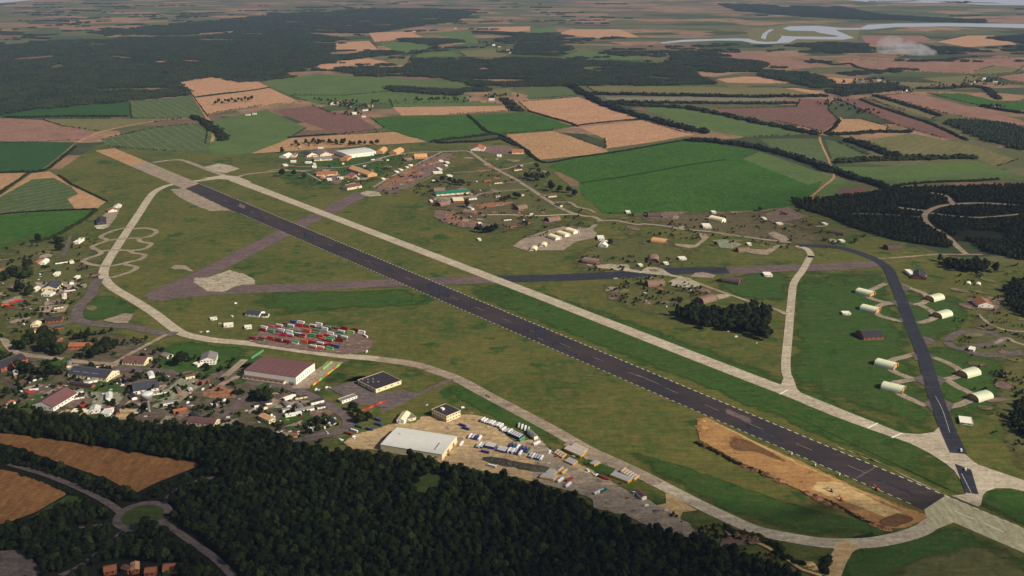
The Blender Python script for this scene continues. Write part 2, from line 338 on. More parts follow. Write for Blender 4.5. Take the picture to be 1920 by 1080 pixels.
# ------------------------------------------------------------------ the ground and the fields
g = obj('ground', mesh('ground', [(-45000, -15000, 0), (45000, -15000, 0), (45000, 60000, 0), (-45000, 60000, 0)], [(0, 1, 2, 3)], 'farmland')); g['kind'] = 'structure'
sheet('water_meadow', 'T3', [(360, 170), (600, 135), (1000, 150), (980, 225), (640, 245), (380, 250)], 'pasture_olive', jitter=8)
FIELDS = [
    ('stubble_field', 'T1', [(1000, 455), (1200, 425), (1290, 450), (1350, 462), (1440, 455), (1515, 490), (1330, 520), (1100, 545)], 'stubble_far'),
    ('stubble_field', 'T1', [(1100, 550), (1330, 523), (1515, 495), (1690, 575), (1420, 600), (1160, 645)], 'stubble_far'),
    ('striped_field', 'T1', [(730, 570), (1085, 540), (1170, 660), (740, 668)], 'striped_crop'),
    ('crop_field', 'T1', [(-40, 655), (60, 625), (725, 570), (735, 655), (130, 662)], 'crop_dark'),
    ('heath_field', 'T1', [(-60, 660), (240, 675), (350, 710), (560, 740), (440, 790), (-60, 810)], 'heath'),
    ('pasture_field', 'T1', [(240, 668), (1030, 668), (860, 690), (560, 740), (350, 710)], 'pasture_olive'),
    ('crop_field', 'M', [(487, 151), (600, 139), (660, 143), (755, 147), (890, 157), (892, 163), (730, 160), (725, 170), (640, 178), (545, 178)], 'pasture'),
    ('pasture_field', 'M', [(545, 180), (640, 180), (725, 172), (880, 178), (870, 192), (730, 195), (600, 196), (575, 190)], 'pasture'),
    ('pasture_field', 'M', [(392, 228), (500, 205), (575, 240), (545, 258), (480, 287), (400, 292), (385, 270)], 'pasture'),
    ('striped_field', 'M', [(190, 262), (290, 240), (372, 232), (400, 262), (390, 282), (330, 285), (200, 275)], 'striped_crop'),
    ('ploughed_field', 'M', [(508, 208), (585, 198), (625, 213), (665, 215), (710, 243), (635, 252)], 'ploughed'),
    ('stubble_field', 'M', [(470, 288), (545, 259), (640, 253), (745, 247), (800, 266), (690, 273), (560, 282)], 'stubble'),
    ('stubble_field', 'T2', [(290, 603), (920, 595), (945, 625), (600, 645), (340, 650)], 'stubble_far'),
    ('crop_field', 'T2', [(270, 560), (700, 570), (900, 585), (900, 594), (290, 600)], 'pasture'),
    ('crop_field', 'T2', [(160, 662), (340, 655), (710, 650), (830, 745), (520, 795), (380, 770), (240, 720)], 'crop_green'),
    ('crop_field', 'T2', [(725, 650), (1040, 630), (1310, 710), (1190, 733), (900, 752), (840, 740)], 'crop_green'),
    ('stubble_field', 'T2', [(1000, 575), (1330, 545), (1690, 670), (1330, 708), (1050, 620)], 'stubble_far'),
    ('stubble_field', 'T2', [(1345, 718), (1690, 676), (1920, 745), (2000, 755), (1750, 800), (1490, 835), (1480, 780)], 'stubble_far'),
    ('stubble_field', 'T2', [(915, 758), (1190, 737), (1300, 770), (1490, 840), (1500, 855), (1380, 872), (1120, 898), (1060, 860)], 'stubble'),
    ('striped_field', 'T2', [(1045, 490), (1300, 485), (1330, 535), (1050, 560)], 'striped_crop'),
    ('pasture_field', 'T2', [(830, 500), (955, 495), (960, 540), (820, 545)], 'pasture_olive'),
    ('pasture_field', 'T2', [(200, 240), (380, 230), (520, 262), (430, 300), (330, 300)], 'pasture'),
    ('crop_field', 'T2', [(470, 190), (720, 170), (770, 235), (700, 245), (600, 210)], 'pasture'),
    ('stubble_field', 'T2', [(155, 185), (380, 175), (460, 210), (190, 240)], 'stubble_far'),
    ('stubble_field', 'T2', [(-48, 240), (160, 230), (205, 275), (100, 287), (-40, 280)], 'stubble_far'),
    ('stubble_field', 'M', [(588, 121), (690, 109), (740, 120), (640, 128), (612, 134)], 'stubble_far'),
    ('pasture_field', 'T2', [(230, 340), (400, 310), (370, 365), (290, 365)], 'pasture_olive'),
    ('pasture_field', 'T2', [(430, 300), (600, 290), (690, 310), (640, 322), (420, 325)], 'pasture'),
    ('stubble_field', 'T2', [(730, 155), (1065, 148), (1060, 175), (1000, 182), (860, 172)], 'stubble_far'),
    ('stubble_field', 'T2', [(1220, 190), (1290, 165), (1570, 165), (1680, 210), (1400, 215)], 'stubble_far'),
    ('crop_field', 'T2', [(1060, 160), (1200, 150), (1220, 185), (1070, 190)], 'pasture'),
    ('pasture_field', 'T2', [(1220, 320), (1330, 288), (1560, 300), (1750, 340), (1600, 340)], 'pasture'),
    ('pasture_field', 'T2', [(660, 290), (860, 275), (960, 300), (900, 322), (700, 318)], 'pasture_olive'),
    ('stubble_field', 'T3', [(190, 292), (380, 295), (830, 368), (640, 390), (440, 350), (220, 315)], 'heath'),
    ('ploughed_field', 'T3', [(850, 340), (1100, 340), (1300, 350), (1940, 320), (1940, 360), (1700, 420), (1000, 390)], 'heath'),
    ('stubble_field', 'T3', [(820, 435), (990, 445), (930, 475), (840, 465)], 'stubble_far'),
    ('heath_field', 'T3', [(1000, 200), (1350, 200), (1400, 220), (1200, 265), (1050, 265)], 'heath'),
    ('stubble_field', 'T3', [(1430, 235), (1600, 200), (1750, 200), (1880, 250), (1600, 265)], 'stubble_far'),
    ('stubble_field', 'T3', [(190, 445), (350, 430), (560, 435), (740, 470), (500, 470), (250, 465)], 'stubble_far'),
    ('stubble_field', 'T3', [(560, 495), (650, 495), (800, 520), (740, 530)], 'stubble_far'),
    ('pasture_field', 'T3', [(-540, 485), (100, 485), (220, 490), (560, 492), (740, 530), (300, 530), (-500, 515)], 'pasture_olive'),
    ('pale_field', 'T3', [(-440, 545), (0, 545), (560, 555), (575, 577), (0, 572), (-420, 568)], 'mud_flat'),
    ('ploughed_field', 'T3', [(200, 612), (640, 602), (660, 557), (820, 560), (820, 620), (880, 680), (790, 740), (520, 680)], 'ploughed'),
    ('pasture_field', 'T3', [(-240, 598), (0, 600), (150, 630), (520, 705), (700, 757), (370, 772), (170, 740), (0, 695)], 'pasture'),
    ('pasture_field', 'T3', [(1210, 465), (1450, 465), (1440, 490), (1310, 500)], 'pasture_olive'),
    ('pasture_field', 'T3', [(1340, 440), (1600, 425), (1680, 430), (1590, 475), (1450, 465)], 'pasture_olive'),
    ('pasture_field', 'T3', [(1640, 400), (1760, 370), (1910, 385), (1860, 410), (1650, 425)], 'pasture_olive'),
    ('heath_field', 'T3', [(1770, 430), (1940, 410), (1940, 470), (1850, 455)], 'heath'),
    ('crop_field', 'T3', [(1370, 525), (1600, 530), (1770, 570), (1960, 580), (1960, 615), (1860, 625), (1690, 600)], 'crop_green'),
    ('ploughed_field', 'T3', [(880, 562), (1060, 557), (1290, 660), (1620, 795), (1450, 775), (1190, 700)], 'ploughed'),
    ('heath_field', 'T3', [(1120, 540), (1300, 520), (1500, 570), (1900, 675), (1960, 720), (1500, 645)], 'heath'),
    ('pasture_field', 'T3', [(1010, 552), (1110, 547), (1450, 650), (1400, 670), (1250, 620)], 'pasture_olive'),
    ('stubble_field', 'T3', [(830, 755), (900, 670), (1000, 670), (1160, 715), (1140, 740)], 'stubble'),
    ('pasture_field', 'Z6', [(1020, -20), (1280, -60), (1640, 10), (1880, 90), (1760, 130), (1650, 80), (1550, 55), (1200, 60)], 'pasture_olive'),
    ('pasture_field', 'Z6', [(870, 128), (1100, 130), (1640, 95), (1780, 140), (1960, 200), (1700, 205), (1200, 225), (950, 185)], 'pasture'),
    ('striped_field', 'Z6', [(430, -30), (780, -30), (830, 118), (500, 20)], 'striped_crop'),
    ('striped_field', 'Z6', [(800, -25), (870, -10), (1040, 65), (880, 78), (855, 120)], 'striped_crop'),
    ('crop_field', 'M', [(1025, 312), (1080, 295), (1290, 263), (1330, 268), (1420, 283), (1390, 297), (1515, 345), (1545, 335), (1520, 370), (1480, 388), (1420, 395), (1250, 400), (1130, 398), (1090, 365), (1085, 340)], 'crop_green'),
    ('pasture_field', 'M', [(1424, 284), (1562, 332), (1548, 337), (1516, 347), (1392, 298)], 'pasture'),
    ('pasture_field', 'Z6', [(850, 192), (1060, 255), (900, 302), (730, 312)], 'pasture'),
    ('bare_field', 'Z6', [(880, 252), (1000, 240), (1050, 262), (940, 290), (870, 280)], 'ploughed'),
    ('crop_field', 'Z4', [(-60, -15), (430, -10), (380, 60), (250, 150), (-60, 162)], 'crop_dark'),
    ('stubble_field', 'Z4', [(-60, 166), (165, 162), (60, 240), (-60, 300)], 'stubble'),
    ('stubble_headland', 'Z4', [(-20, 305), (180, 165), (280, 155), (335, 190), (400, 240), (450, 255), (600, 322), (540, 368), (420, 365), (-20, 400)], 'stubble'),
    ('striped_field', 'Z4', [(-60, 330), (180, 200), (300, 190), (400, 240), (440, 280), (380, 310), (420, 363), (150, 385), (-60, 402)], 'striped_crop_left'),
    ('crop_field', 'Z4', [(-60, 408), (150, 388), (540, 371), (420, 450), (330, 500), (100, 590), (-60, 650)], 'crop_green'),
    ('stubble_field', 'Z4', [(-60, 655), (70, 645), (85, 690), (-60, 740)], 'stubble'),
]
# airfield first (fields lie over its rim)
sheet('airfield_grass', 'M', [(-60, 660), (-60, 500), (60, 460), (140, 425), (165, 395), (205, 380), (120, 335), (110, 320), (180, 272), (250, 265), (330, 285), (480, 290), (560, 285), (690, 275), (800, 268), (900, 268), (945, 255), (1025, 312), (1090, 365), (1130, 400), (1250, 405), (1420, 398), (1490, 385), (1600, 420), (1700, 455), (1780, 480), (1960, 500), (2150, 700), (2300, 1150), (1300, 1150), (1000, 960), (600, 850), (200, 800), (-60, 790)], 'airfield_grass')
FPOLY = []
for nm, z, pts, mt in FIELDS:
    sheet(nm, z, pts, mt, jitter=1.0 if z == 'M' else 1.2)
    FPOLY.append(px(z, pts))
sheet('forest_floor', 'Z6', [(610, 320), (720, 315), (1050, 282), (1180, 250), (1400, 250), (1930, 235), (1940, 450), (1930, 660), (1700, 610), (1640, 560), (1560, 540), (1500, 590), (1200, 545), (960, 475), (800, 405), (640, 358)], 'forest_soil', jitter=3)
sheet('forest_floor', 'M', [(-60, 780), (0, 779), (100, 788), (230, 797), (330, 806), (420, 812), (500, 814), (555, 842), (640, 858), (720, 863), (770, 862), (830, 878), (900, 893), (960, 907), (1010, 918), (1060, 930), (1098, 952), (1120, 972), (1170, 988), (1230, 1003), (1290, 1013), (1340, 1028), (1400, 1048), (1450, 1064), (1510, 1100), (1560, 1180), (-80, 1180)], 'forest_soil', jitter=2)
# grass of other tones inside the airfield
for pts, mt in (([(1500, 515), (1640, 508), (1660, 530), (1750, 790), (1720, 805), (1640, 780), (1500, 735), (1485, 700), (1490, 590)], 'green_grass'),
                ([(1680, 560), (1790, 555), (1815, 600), (1760, 640), (1700, 640)], 'green_grass'), ([(1720, 660), (1840, 650), (1900, 690), (1850, 780), (1770, 770)], 'green_grass'),
                ([(1390, 515), (1470, 510), (1480, 560), (1400, 560), (1330, 530)], 'green_grass'),
                ([(870, 545), (960, 535), (1180, 600), (1440, 700), (1800, 850), (1805, 925), (1780, 920), (1340, 735), (1000, 600)], 'green_grass'),
                ([(1600, 1020), (1790, 990), (1880, 1030), (2050, 1110), (1580, 1110)], 'green_grass'), ([(1840, 930), (1880, 915), (2000, 950), (2000, 1020), (1850, 950)], 'green_grass'),
                ([(1180, 850), (1300, 880), (1500, 950), (1690, 995), (1600, 1012), (1460, 990), (1300, 930)], 'green_grass'),
                ([(490, 552), (640, 545), (770, 545), (800, 570), (640, 580), (520, 590)], 'green_grass'),
                ([(1090, 470), (1200, 440), (1300, 470), (1260, 500), (1150, 505), (1080, 520)], 'rough_grass'),
                ([(1130, 535), (1240, 535), (1320, 560), (1280, 600), (1180, 580)], 'rough_grass'),
                ([(1850, 580), (1960, 570), (1960, 720), (1880, 690), (1800, 640)], 'rough_grass'), ([(1870, 690), (1960, 670), (1960, 860), (1890, 850)], 'rough_grass'),
                ([(1690, 1060), (1830, 1020), (1930, 1060), (1930, 1110), (1640, 1110)], 'rough_grass'),
                ([(820, 330), (900, 300), (990, 330), (1080, 390), (1100, 420), (990, 440), (860, 420), (800, 370)], 'rough_grass'),
                ([(1190, 400), (1330, 398), (1480, 395), (1530, 420), (1560, 460), (1480, 460), (1350, 440), (1230, 425)], 'scrub'),
                ([(800, 365), (850, 350), (940, 370), (990, 400), (985, 430), (900, 430), (830, 410)], 'scrub'),
                ([(640, 290), (760, 285), (700, 340), (560, 350), (520, 320)], 'green_grass'),
                ([(0, 470), (100, 440), (190, 470), (180, 560), (100, 600), (0, 640)], 'rough_grass'),
                ([(0, 660), (200, 620), (300, 650), (500, 690), (620, 760), (600, 840), (300, 830), (0, 800)], 'base_ground'),
                ([(150, 570), (210, 555), (260, 580), (200, 600), (150, 600)], 'green_grass'), ([(410, 695), (480, 680), (620, 700), (600, 690), (500, 668), (420, 672)], 'green_grass'),
                ([(300, 660), (340, 640), (460, 655), (430, 690), (350, 705), (290, 695)], 'green_grass'), ([(535, 770), (590, 758), (600, 775), (545, 795), (520, 800)], 'green_grass'),
                ([(610, 720), (640, 685), (730, 680), (830, 710), (790, 735), (760, 730), (680, 705)], 'airfield_grass'),
                ([(840, 735), (900, 725), (1060, 830), (980, 810)], 'green_grass')):
    soft_patch('grass_patch', 'M', pts, mt)

# water
sheet('river', 'T3', [(-120, 238), (0, 224), (140, 220), (300, 216), (370, 218), (420, 232), (470, 236), (530, 234), (560, 205), (545, 200), (620, 205), (860, 208), (880, 203), (770, 185), (740, 175), (600, 172), (560, 160), (600, 148), (760, 145), (900, 158), (1000, 158), (1040, 140), (1200, 132), (1500, 130), (1930, 136), (1930, 158), (1500, 148), (1200, 152), (1060, 166), (860, 168), (880, 178), (965, 213), (900, 223), (640, 220), (600, 240), (470, 248), (400, 244), (330, 230), (200, 228), (0, 236), (-120, 244)], 'water')
sheet('creek', 'T3', [(440, 215), (450, 190), (490, 165), (515, 165), (480, 185), (465, 222)], 'water')
sheet('estuary', 'T3', [(900, -4), (1100, -8), (1930, -14), (1940, 30), (1700, 28), (1500, 18), (1200, 14), (1050, 12)], 'water')
for pts in ([(1060, 6), (1300, 2), (1350, 8), (1150, 12)], [(1400, 8), (1750, 14), (1800, 20), (1500, 16)], [(1200, -3), (1600, -6), (1650, -1), (1300, 1)]):
    sheet('marsh_island', 'T3', pts, 'pasture_olive')
sheet('coast_water', 'T1', [(-60, -10), (180, -12), (260, -6), (120, 6), (-60, 22)], 'water')

# ------------------------------------------------------------------ pavements of the airfield
sheet('old_runway', 'M', [(268, 556), (285, 545), (345, 520), (400, 505), (400, 548), (300, 565)], 'old_asphalt')
road('old_runway', 'M', [(277, 558), (365, 549), (465, 542.5), (585, 538), (720, 531), (830, 527), (930, 524)], 46, 'old_asphalt')
road('old_runway', 'M', [(310, 550), (340, 535), (400, 505), (467, 470), (520, 443), (547, 430), (580, 413), (617, 397), (640, 383), (660, 373), (684, 362)], 46, 'old_asphalt')
road('old_runway', 'M', [(1352, 507.5), (1417, 506), (1486, 502), (1526, 502), (1618, 497), (1660, 494)], 42, 'old_asphalt')
road('dark_taxiway', 'M', [(925, 524), (960, 523), (1042, 521), (1123, 517.5), (1200, 513), (1250, 508.5), (1310, 507.5), (1365, 507)], 42, 'fresh_asphalt')
sheet('concrete_pad', 'A2', [(495, 165), (590, 165), (700, 130), (760, 105), (880, 140), (950, 180), (955, 215), (860, 215), (780, 240), (720, 270), (600, 265), (540, 230), (500, 200)], 'worn_concrete', jitter=1.6)
sheet('concrete_pad', 'A2', [(320, 85), (350, 68), (430, 72), (490, 112), (480, 122), (420, 100), (350, 102)], 'pink_concrete')
for pts in ([(480, 533), (560, 530), (700, 540), (720, 545)],): pass
# perimeter track
road('perimeter_track', 'M', px('Y3', [(1380, 640), (1300, 690), (1150, 785), (900, 848), (700, 862), (500, 855), (250, 815), (60, 772)]) + px('Y2', [(1400, 660), (1200, 565), (1000, 462), (800, 358), (600, 262), (400, 172)]) + px('Y1', [(1600, 352), (1300, 192), (1090, 82)]) + [(862, 713)] + px('Z8', [(1700, 635), (1500, 572), (1200, 530), (1000, 513), (700, 475), (400, 432), (200, 410)]) + px('Z7', [(1600, 392), (1400, 352), (1300, 300), (1150, 185), (1000, 90), (850, 0)]) + px('Z4', [(590, 760), (583, 720), (610, 655), (700, 515), (780, 395), (850, 290), (900, 252), (970, 228), (1120, 207), (1260, 190)]), 19, 'pale_concrete')
road('weathered_track', 'M', [(1232, 908)] + px('Y2', [(800, 358), (600, 262), (400, 172)]) + px('Y1', [(1600, 352), (1300, 192), (1090, 82)]) + [(862, 713)] + px('Z8', [(1700, 635), (1500, 572), (1230, 532)]), 18.4, 'pink_concrete')
road('track_link', 'Y3', [(680, 850), (650, 920), (620, 970), (570, 1090)], 17, 'tan_concrete')
sheet('track_flare', 'Y3', [(580, 885), (800, 890), (740, 903), (705, 930), (690, 965), (560, 950), (590, 905)], 'tan_concrete')
sheet('tan_corner', 'Y2', [(955, 485), (1010, 500), (1150, 590), (1190, 606), (1080, 620), (1060, 662), (890, 572), (960, 555)], 'tan_concrete')
# main runway
RL = lambda x: (x, 205.5 + .4333 * x)
RR = lambda x: (x, 188.0 + .4183 * x)
sheet('overrun', 'M', [RL(178), RR(215), RR(281), RL(248)], 'stubble')
sheet('runway_end', 'M', [RL(245), RR(277), RR(376), RL(346)], 'pink_concrete')
sheet('runway_end', 'M', [(1732.6, 956.3), RR(1772), RR(1930), RR(2300), RL(2260), RL(1900), RL(1788), (1750, 995), (1738, 975)], 'bright_concrete')
runway = sheet('runway', 'M', [RL(344.6), RR(374), RR(1773), RL(1732.6)], 'runway_asphalt')
def dash_line(fn, x0, x1, period, dash, width, parent, name, inset):
    a, c = G(fn(x0)), G(fn(x1)); L = (c - a).length; u = (c - a) / L; n = Vector((-u.y, u.x, 0)) * inset
    V = []; F = []; s = 0; z = nextz()
    h = Vector((-u.y, u.x, 0)) * width / 2
    while s < L - dash:
        p = a + u * s + n; q = a + u * (s + dash) + n; k = len(V)
        V += [(v.x, v.y, z) for v in (p - h, q - h, q + h, p + h)]; F.append((k, k + 1, k + 2, k + 3)); s += period
    return obj(name, mesh(name, V, F, 'white_paint'), parent)
dash_line(RR, 376, 1916, 11.5, 6.2, 1.0, runway, 'edge_marking', -0.2)
dash_line(RL, 450, 1720, 11.5, 6.2, .7, runway, 'edge_marking', 0.2)
RC = lambda x: (x, 196.4 + .4259 * x)
dash_line(RC, 420, 1730, 75, 24, .2, runway, 'centre_marking', 0)
dash_line(RC, 1790, 1925, 34, 22, 1.2, runway, 'centre_marking', 0)
for i in range(26):                                      # repairs and tyre rubber on the asphalt
    x = rnd.uniform(420, 1700); f0, f1 = sorted((rnd.uniform(.06, .94), rnd.uniform(.06, .94))); dx = rnd.uniform(.008, .05) * x
    q = lambda x_, f_: (x_, RL(x_)[1] * f_ + RR(x_)[1] * (1 - f_))
    if i > 15: f0 = rnd.uniform(.4, .58); f1 = f0 + .05; dx *= 3.5
    dx = min(dx, 1715 - x)
    soft_patch('asphalt_patch', 'M', [q(x, f0), q(x + dx / 2, f0), q(x + dx, f0), q(x + dx, f1), q(x + dx / 2, f1), q(x, f1)], 'fresh_asphalt' if i % 7 else 'old_asphalt', parent=runway)
sheet('runway_joint', 'Y3', [(735, 420), (745, 425), (880, 345), (870, 342)], 'old_asphalt')
sheet('gravel_shoulder', 'Z4', [(960, 255), (1040, 250), (1300, 375), (1180, 378), (1080, 340), (1000, 295)], 'pink_concrete', jitter=2)
sheet('gravel_shoulder', 'Y3', [(590, 195), (680, 235), (900, 320), (1000, 370), (1320, 520), (1180, 465), (1040, 395), (870, 300), (800, 290), (700, 235), (640, 230)], 'pink_concrete')
# parallel taxiway
sheet('taxiway', 'M', [(425, 332), (440, 331), (451, 335.4), (560, 377.8), (1040, 559.8), (1320, 667), (1480, 728), (1608, 780), (1689, 812), (1640, 808), (1633, 806.5), (1561, 780), (1480, 746), (1320, 684), (1008, 561), (560, 388), (430, 339)], 'pale_concrete')
sheet('taxiway_junction', 'Y3', [(750, 0), (1040, 115), (1170, 125), (1260, 110), (1300, 75), (1340, 60), (1420, 110), (1470, 258), (1560, 330), (1880, 440), (2100, 530), (2100, 610), (1880, 512), (1780, 490), (1680, 490), (1620, 510), (1592, 540), (1582, 600), (1560, 615), (1380, 540), (1480, 530), (1455, 450), (1400, 370), (1340, 320), (1230, 250), (1100, 185), (840, 95), (580, 0)], 'pale_concrete')
for a in ([(812, 80), (880, 48), (890, 52), (822, 86)], [(975, 145), (1045, 115), (1055, 119), (985, 151)]):
    sheet('hold_line', 'Y3', a, 'white_paint')
sheet('hold_line', 'M', [(1461, 739), (1480, 729), (1482, 730), (1463, 740)], 'white_paint')
# right perimeter
road('perimeter_track', 'M', [(1490, 742)] + px('Y4', [(135, 790), (112, 700), (130, 480), (150, 260), (165, 170), (220, 90), (268, 5)]) + px('Z6', [(722, 640), (716, 612), (690, 588), (640, 574)]), 14, 'pale_concrete')
sheet('track_flare', 'Y4', [(100, 770), (145, 800), (220, 880), (320, 925), (150, 850), (80, 820)], 'pale_concrete')
road('track_link', 'Y4', [(110, 370), (60, 345), (0, 330)], 6, 'pale_concrete')
road('track_link', 'B4', [(750, 130), (950, 210), (1200, 300), (1450, 385), (1650, 450), (1760, 480), (1900, 530)], 8, 'pink_concrete')
road('track_link', 'B5', [(720, 635), (950, 620), (1210, 600), (1440, 600), (1580, 600)], 7, 'pink_concrete')
road('forest_road', 'B5', [(1450, 600), (1380, 540), (1280, 440), (1160, 370), (1110, 310), (1120, 260), (1200, 215), (1330, 190), (1600, 180), (1960, 205)], 13, 'pink_concrete')
road('forest_road', 'B5', [(1340, 185), (1270, 115), (1140, 95)], 13, 'pink_concrete')
road('forest_track', 'B5', [(1150, 260), (1400, 290), (1600, 295), (1880, 270)], 8, 'pink_concrete')
road('forest_track', 'B5', [(520, 265), (750, 270), (1090, 295)], 6, 'pasture_olive')
road('forest_track', 'B5', [(890, 215), (1050, 235), (1130, 245)], 14, 'pink_concrete')
# shelter loops
for pts in ([(745, 175), (690, 200), (640, 225), (640, 262), (720, 290), (800, 300)], [(800, 300), (720, 310), (680, 340), (700, 375), (780, 400), (850, 415)],
            [(840, 180), (900, 205), (990, 240), (1010, 275), (960, 305), (870, 300)], [(960, 310), (1010, 335), (1050, 365), (1050, 395), (980, 420), (920, 425)],
            [(940, 620), (860, 640), (780, 665), (780, 720), (860, 760), (920, 780)], [(920, 780), (850, 795), (800, 810), (830, 870), (930, 920), (1000, 950)],
            [(990, 630), (1080, 655), (1180, 700), (1220, 740), (1180, 770), (1100, 785)], [(1130, 785), (1200, 830), (1280, 870), (1290, 905), (1200, 945), (1110, 960)]):
    road('shelter_loop', 'Y4', pts, 12, 'pink_concrete')
for pts in ([(820, 170), (900, 200), (870, 230), (790, 210)], [(770, 290), (820, 280), (930, 300), (880, 330), (820, 320)], [(810, 400), (860, 390), (960, 430), (900, 440)],
            [(920, 775), (980, 750), (1080, 760), (1130, 785), (1080, 830), (980, 820)], [(985, 930), (1030, 900), (1120, 910), (1175, 940), (1150, 985), (1040, 985)],
            [(900, 620), (1000, 610), (1060, 640), (1000, 670), (930, 660)], [(955, 510), (1010, 515), (1075, 540), (1030, 560), (980, 565)]):
    sheet('apron', 'Y4', pts, 'road_asphalt')
for cpx, rx in ((('Y4', 1345, 545), 34),):
    pass
# dark cross taxiway on the right
road('dark_taxiway', 'M', px('Y3', [(1430, 255)]) + px('Y4', [(1130, 1080), (1060, 890), (980, 620), (900, 430), (850, 290), (800, 170), (765, 90), (715, 45)]) + px('Z6', [(1060, 640), (950, 600), (850, 580), (720, 573), (650, 572)]), 21, 'fresh_asphalt')
sheet('dark_taxiway', 'Y3', [(1405, 325), (1515, 365), (1565, 532), (1475, 520)], 'fresh_asphalt')
road('taxi_line', 'Y4', [(1150, 1120), (1105, 980), (1060, 890)], .3, 'white_paint', keep=False)
road('taxi_line', 'Y3', [(1450, 390), (1515, 520)], .35, 'white_paint', keep=False)
road('fuel_loop', 'Y4', [(1130, 540), (1200, 490), (1320, 475), (1440, 500), (1480, 540), (1400, 560), (1300, 575), (1230, 590), (1160, 570), (1130, 540)], 15, 'road_asphalt')
road('fuel_loop', 'Y4', [(1230, 585), (1320, 620), (1450, 630), (1620, 610)], 17, 'road_asphalt')
road('track_link', 'Y4', [(1440, 555), (1510, 520), (1560, 545), (1640, 570)], 7, 'pink_concrete')
road('track_link', 'Y4', [(1330, 370), (1400, 430), (1500, 470), (1620, 480)], 6, 'pink_concrete')
sheet('yard', 'Y4', [(1250, 270), (1400, 265), (1480, 310), (1440, 350), (1300, 330)], 'rubble')
# far end of the airfield
road('old_track', 'Z4', [(860, 105), (1000, 90), (1080, 110), (1180, 150), (1300, 190)], 17, 'pink_concrete')
sheet('hardstanding', 'Z4', [(1150, 130), (1230, 110), (1290, 120), (1350, 140), (1270, 165), (1200, 155)], 'worn_concrete', jitter=1.6)
road('perimeter_track', 'M', px('Z4', [(1330, 190), (1400, 170), (1600, 152), (1760, 150)]) , 12, 'pink_concrete')
sheet('taxi_corner', 'Z4', [(1130, 195), (1260, 175), (1340, 185), (1420, 215), (1340, 205), (1250, 200)], 'pale_concrete')
road('farm_track', 'M', px('T1', [(440, 800), (560, 745), (760, 700), (900, 680), (1040, 668)]), 13, 'stubble')
road('farm_track', 'Z4', [(250, 140), (340, 70), (430, -10)], 8, 'pasture_olive')
road('farm_track', 'T1', [(1090, 545), (1140, 620), (1180, 690), (1200, 760), (1190, 800)], 12, 'stubble')
road('farm_track', 'Z6', [(720, 300), (790, 240), (850, 185), (830, 110), (780, 0), (770, -40)], 7, 'stubble')
road('farm_track', 'T3', [(760, 760), (830, 745), (890, 680), (885, 660)], 8, 'stubble')
# serpentine dispersals
for pts in ([(740, 480), (820, 475), (880, 492), (845, 520), (785, 532), (795, 552), (850, 562), (815, 590), (745, 602), (750, 615), (815, 625), (790, 650), (715, 668), (710, 680), (768, 695), (735, 720), (625, 755)],
            [(725, 470), (650, 485), (580, 512), (570, 528), (605, 543), (545, 567), (518, 583), (560, 603), (565, 620), (500, 643), (468, 660), (515, 680), (595, 690)],
            [(600, 545), (690, 535), (785, 530)], [(560, 605), (650, 598), (745, 602)], [(515, 680), (620, 688), (715, 668)]):
    road('dispersal_track', 'Z4', pts, 11, 'pink_concrete')
# dark roads on the left
road('base_road', 'M', px('A1', [(1110, 500), (1060, 590), (1015, 690), (910, 790), (865, 890), (900, 970), (1100, 1010), (1300, 1030)]) + px('Z7', [(960, 290), (1150, 330), (1320, 350)]), 20, 'road_asphalt')
road('base_road', 'A1', [(880, 960), (700, 1010), (500, 1040), (380, 1060)], 14, 'road_asphalt')
road('base_road', 'Z7', [(1250, 350), (1100, 430), (900, 540), (820, 600)], 8, 'pink_concrete')
road('base_road', 'A3', [(-60, 200), (40, 205), (70, 250), (150, 325), (280, 360), (500, 385), (800, 425), (1200, 455)], 12, 'pink_concrete')
road('base_road', 'M', px('A4', [(0, 330), (300, 350), (600, 372), (900, 395), (1250, 425)]) + px('A6', [(0, 225), (280, 240), (550, 310), (800, 420), (1000, 520), (1200, 630), (1320, 720), (1330, 830), (1230, 910), (1000, 960), (720, 1040), (560, 1100)]), 17, 'road_asphalt')
road('base_road', 'A4', [(1296, 380), (1100, 470), (980, 560)], 10, 'pink_concrete')
road('base_road', 'A4', [(1290, 240), (1200, 320), (1080, 420)], 12, 'pink_concrete')
road('base_road', 'A6', [(640, 300), (720, 200), (900, 90), (1050, 0), (1150, -90)], 26, 'pink_concrete')
road('base_road', 'Z8', [(1260, 935), (1440, 850), (1600, 770), (1740, 710), (1800, 690)], 8, 'road_asphalt')
road('base_road', 'A6', [(1000, 640), (800, 720), (650, 800), (450, 870)], 11, 'pink_concrete')
road('base_road', 'A6', [(820, 500), (600, 500), (350, 560), (150, 540)], 10, 'pink_concrete')
road('base_road', 'A4', [(1296, 620), (1180, 720), (1080, 830)], 11, 'road_asphalt')
sheet('car_park', 'Z8', [(860, 750), (1060, 705), (1240, 790), (1440, 770), (1560, 800), (1300, 900), (1100, 880)], 'road_asphalt')
sheet('grey_pad', 'A4', [(640, 425), (760, 430), (905, 470), (720, 600), (545, 765), (350, 720), (430, 610)], 'grey_green_pad')
sheet('grey_pad', 'A3', [(850, 740), (1000, 730), (1270, 755), (1180, 880), (1130, 910), (960, 895), (900, 850)], 'grey_green_pad')
sheet('tan_pad', 'A3', [(800, 740), (880, 750), (820, 830), (700, 930), (600, 950)], 'tan_concrete')
sheet('tan_pad', 'A4', [(140, 640), (260, 630), (220, 740), (120, 850), (-60, 850), (30, 740)], 'yard_concrete')
sheet('tan_pad', 'A3', [(550, 680), (650, 680), (480, 760), (330, 870), (240, 860), (400, 760)], 'pink_concrete')
sheet('grass_patch', 'A3', [(820, 600), (1140, 640), (1260, 700), (1200, 745), (1000, 730), (830, 690)], 'green_grass')
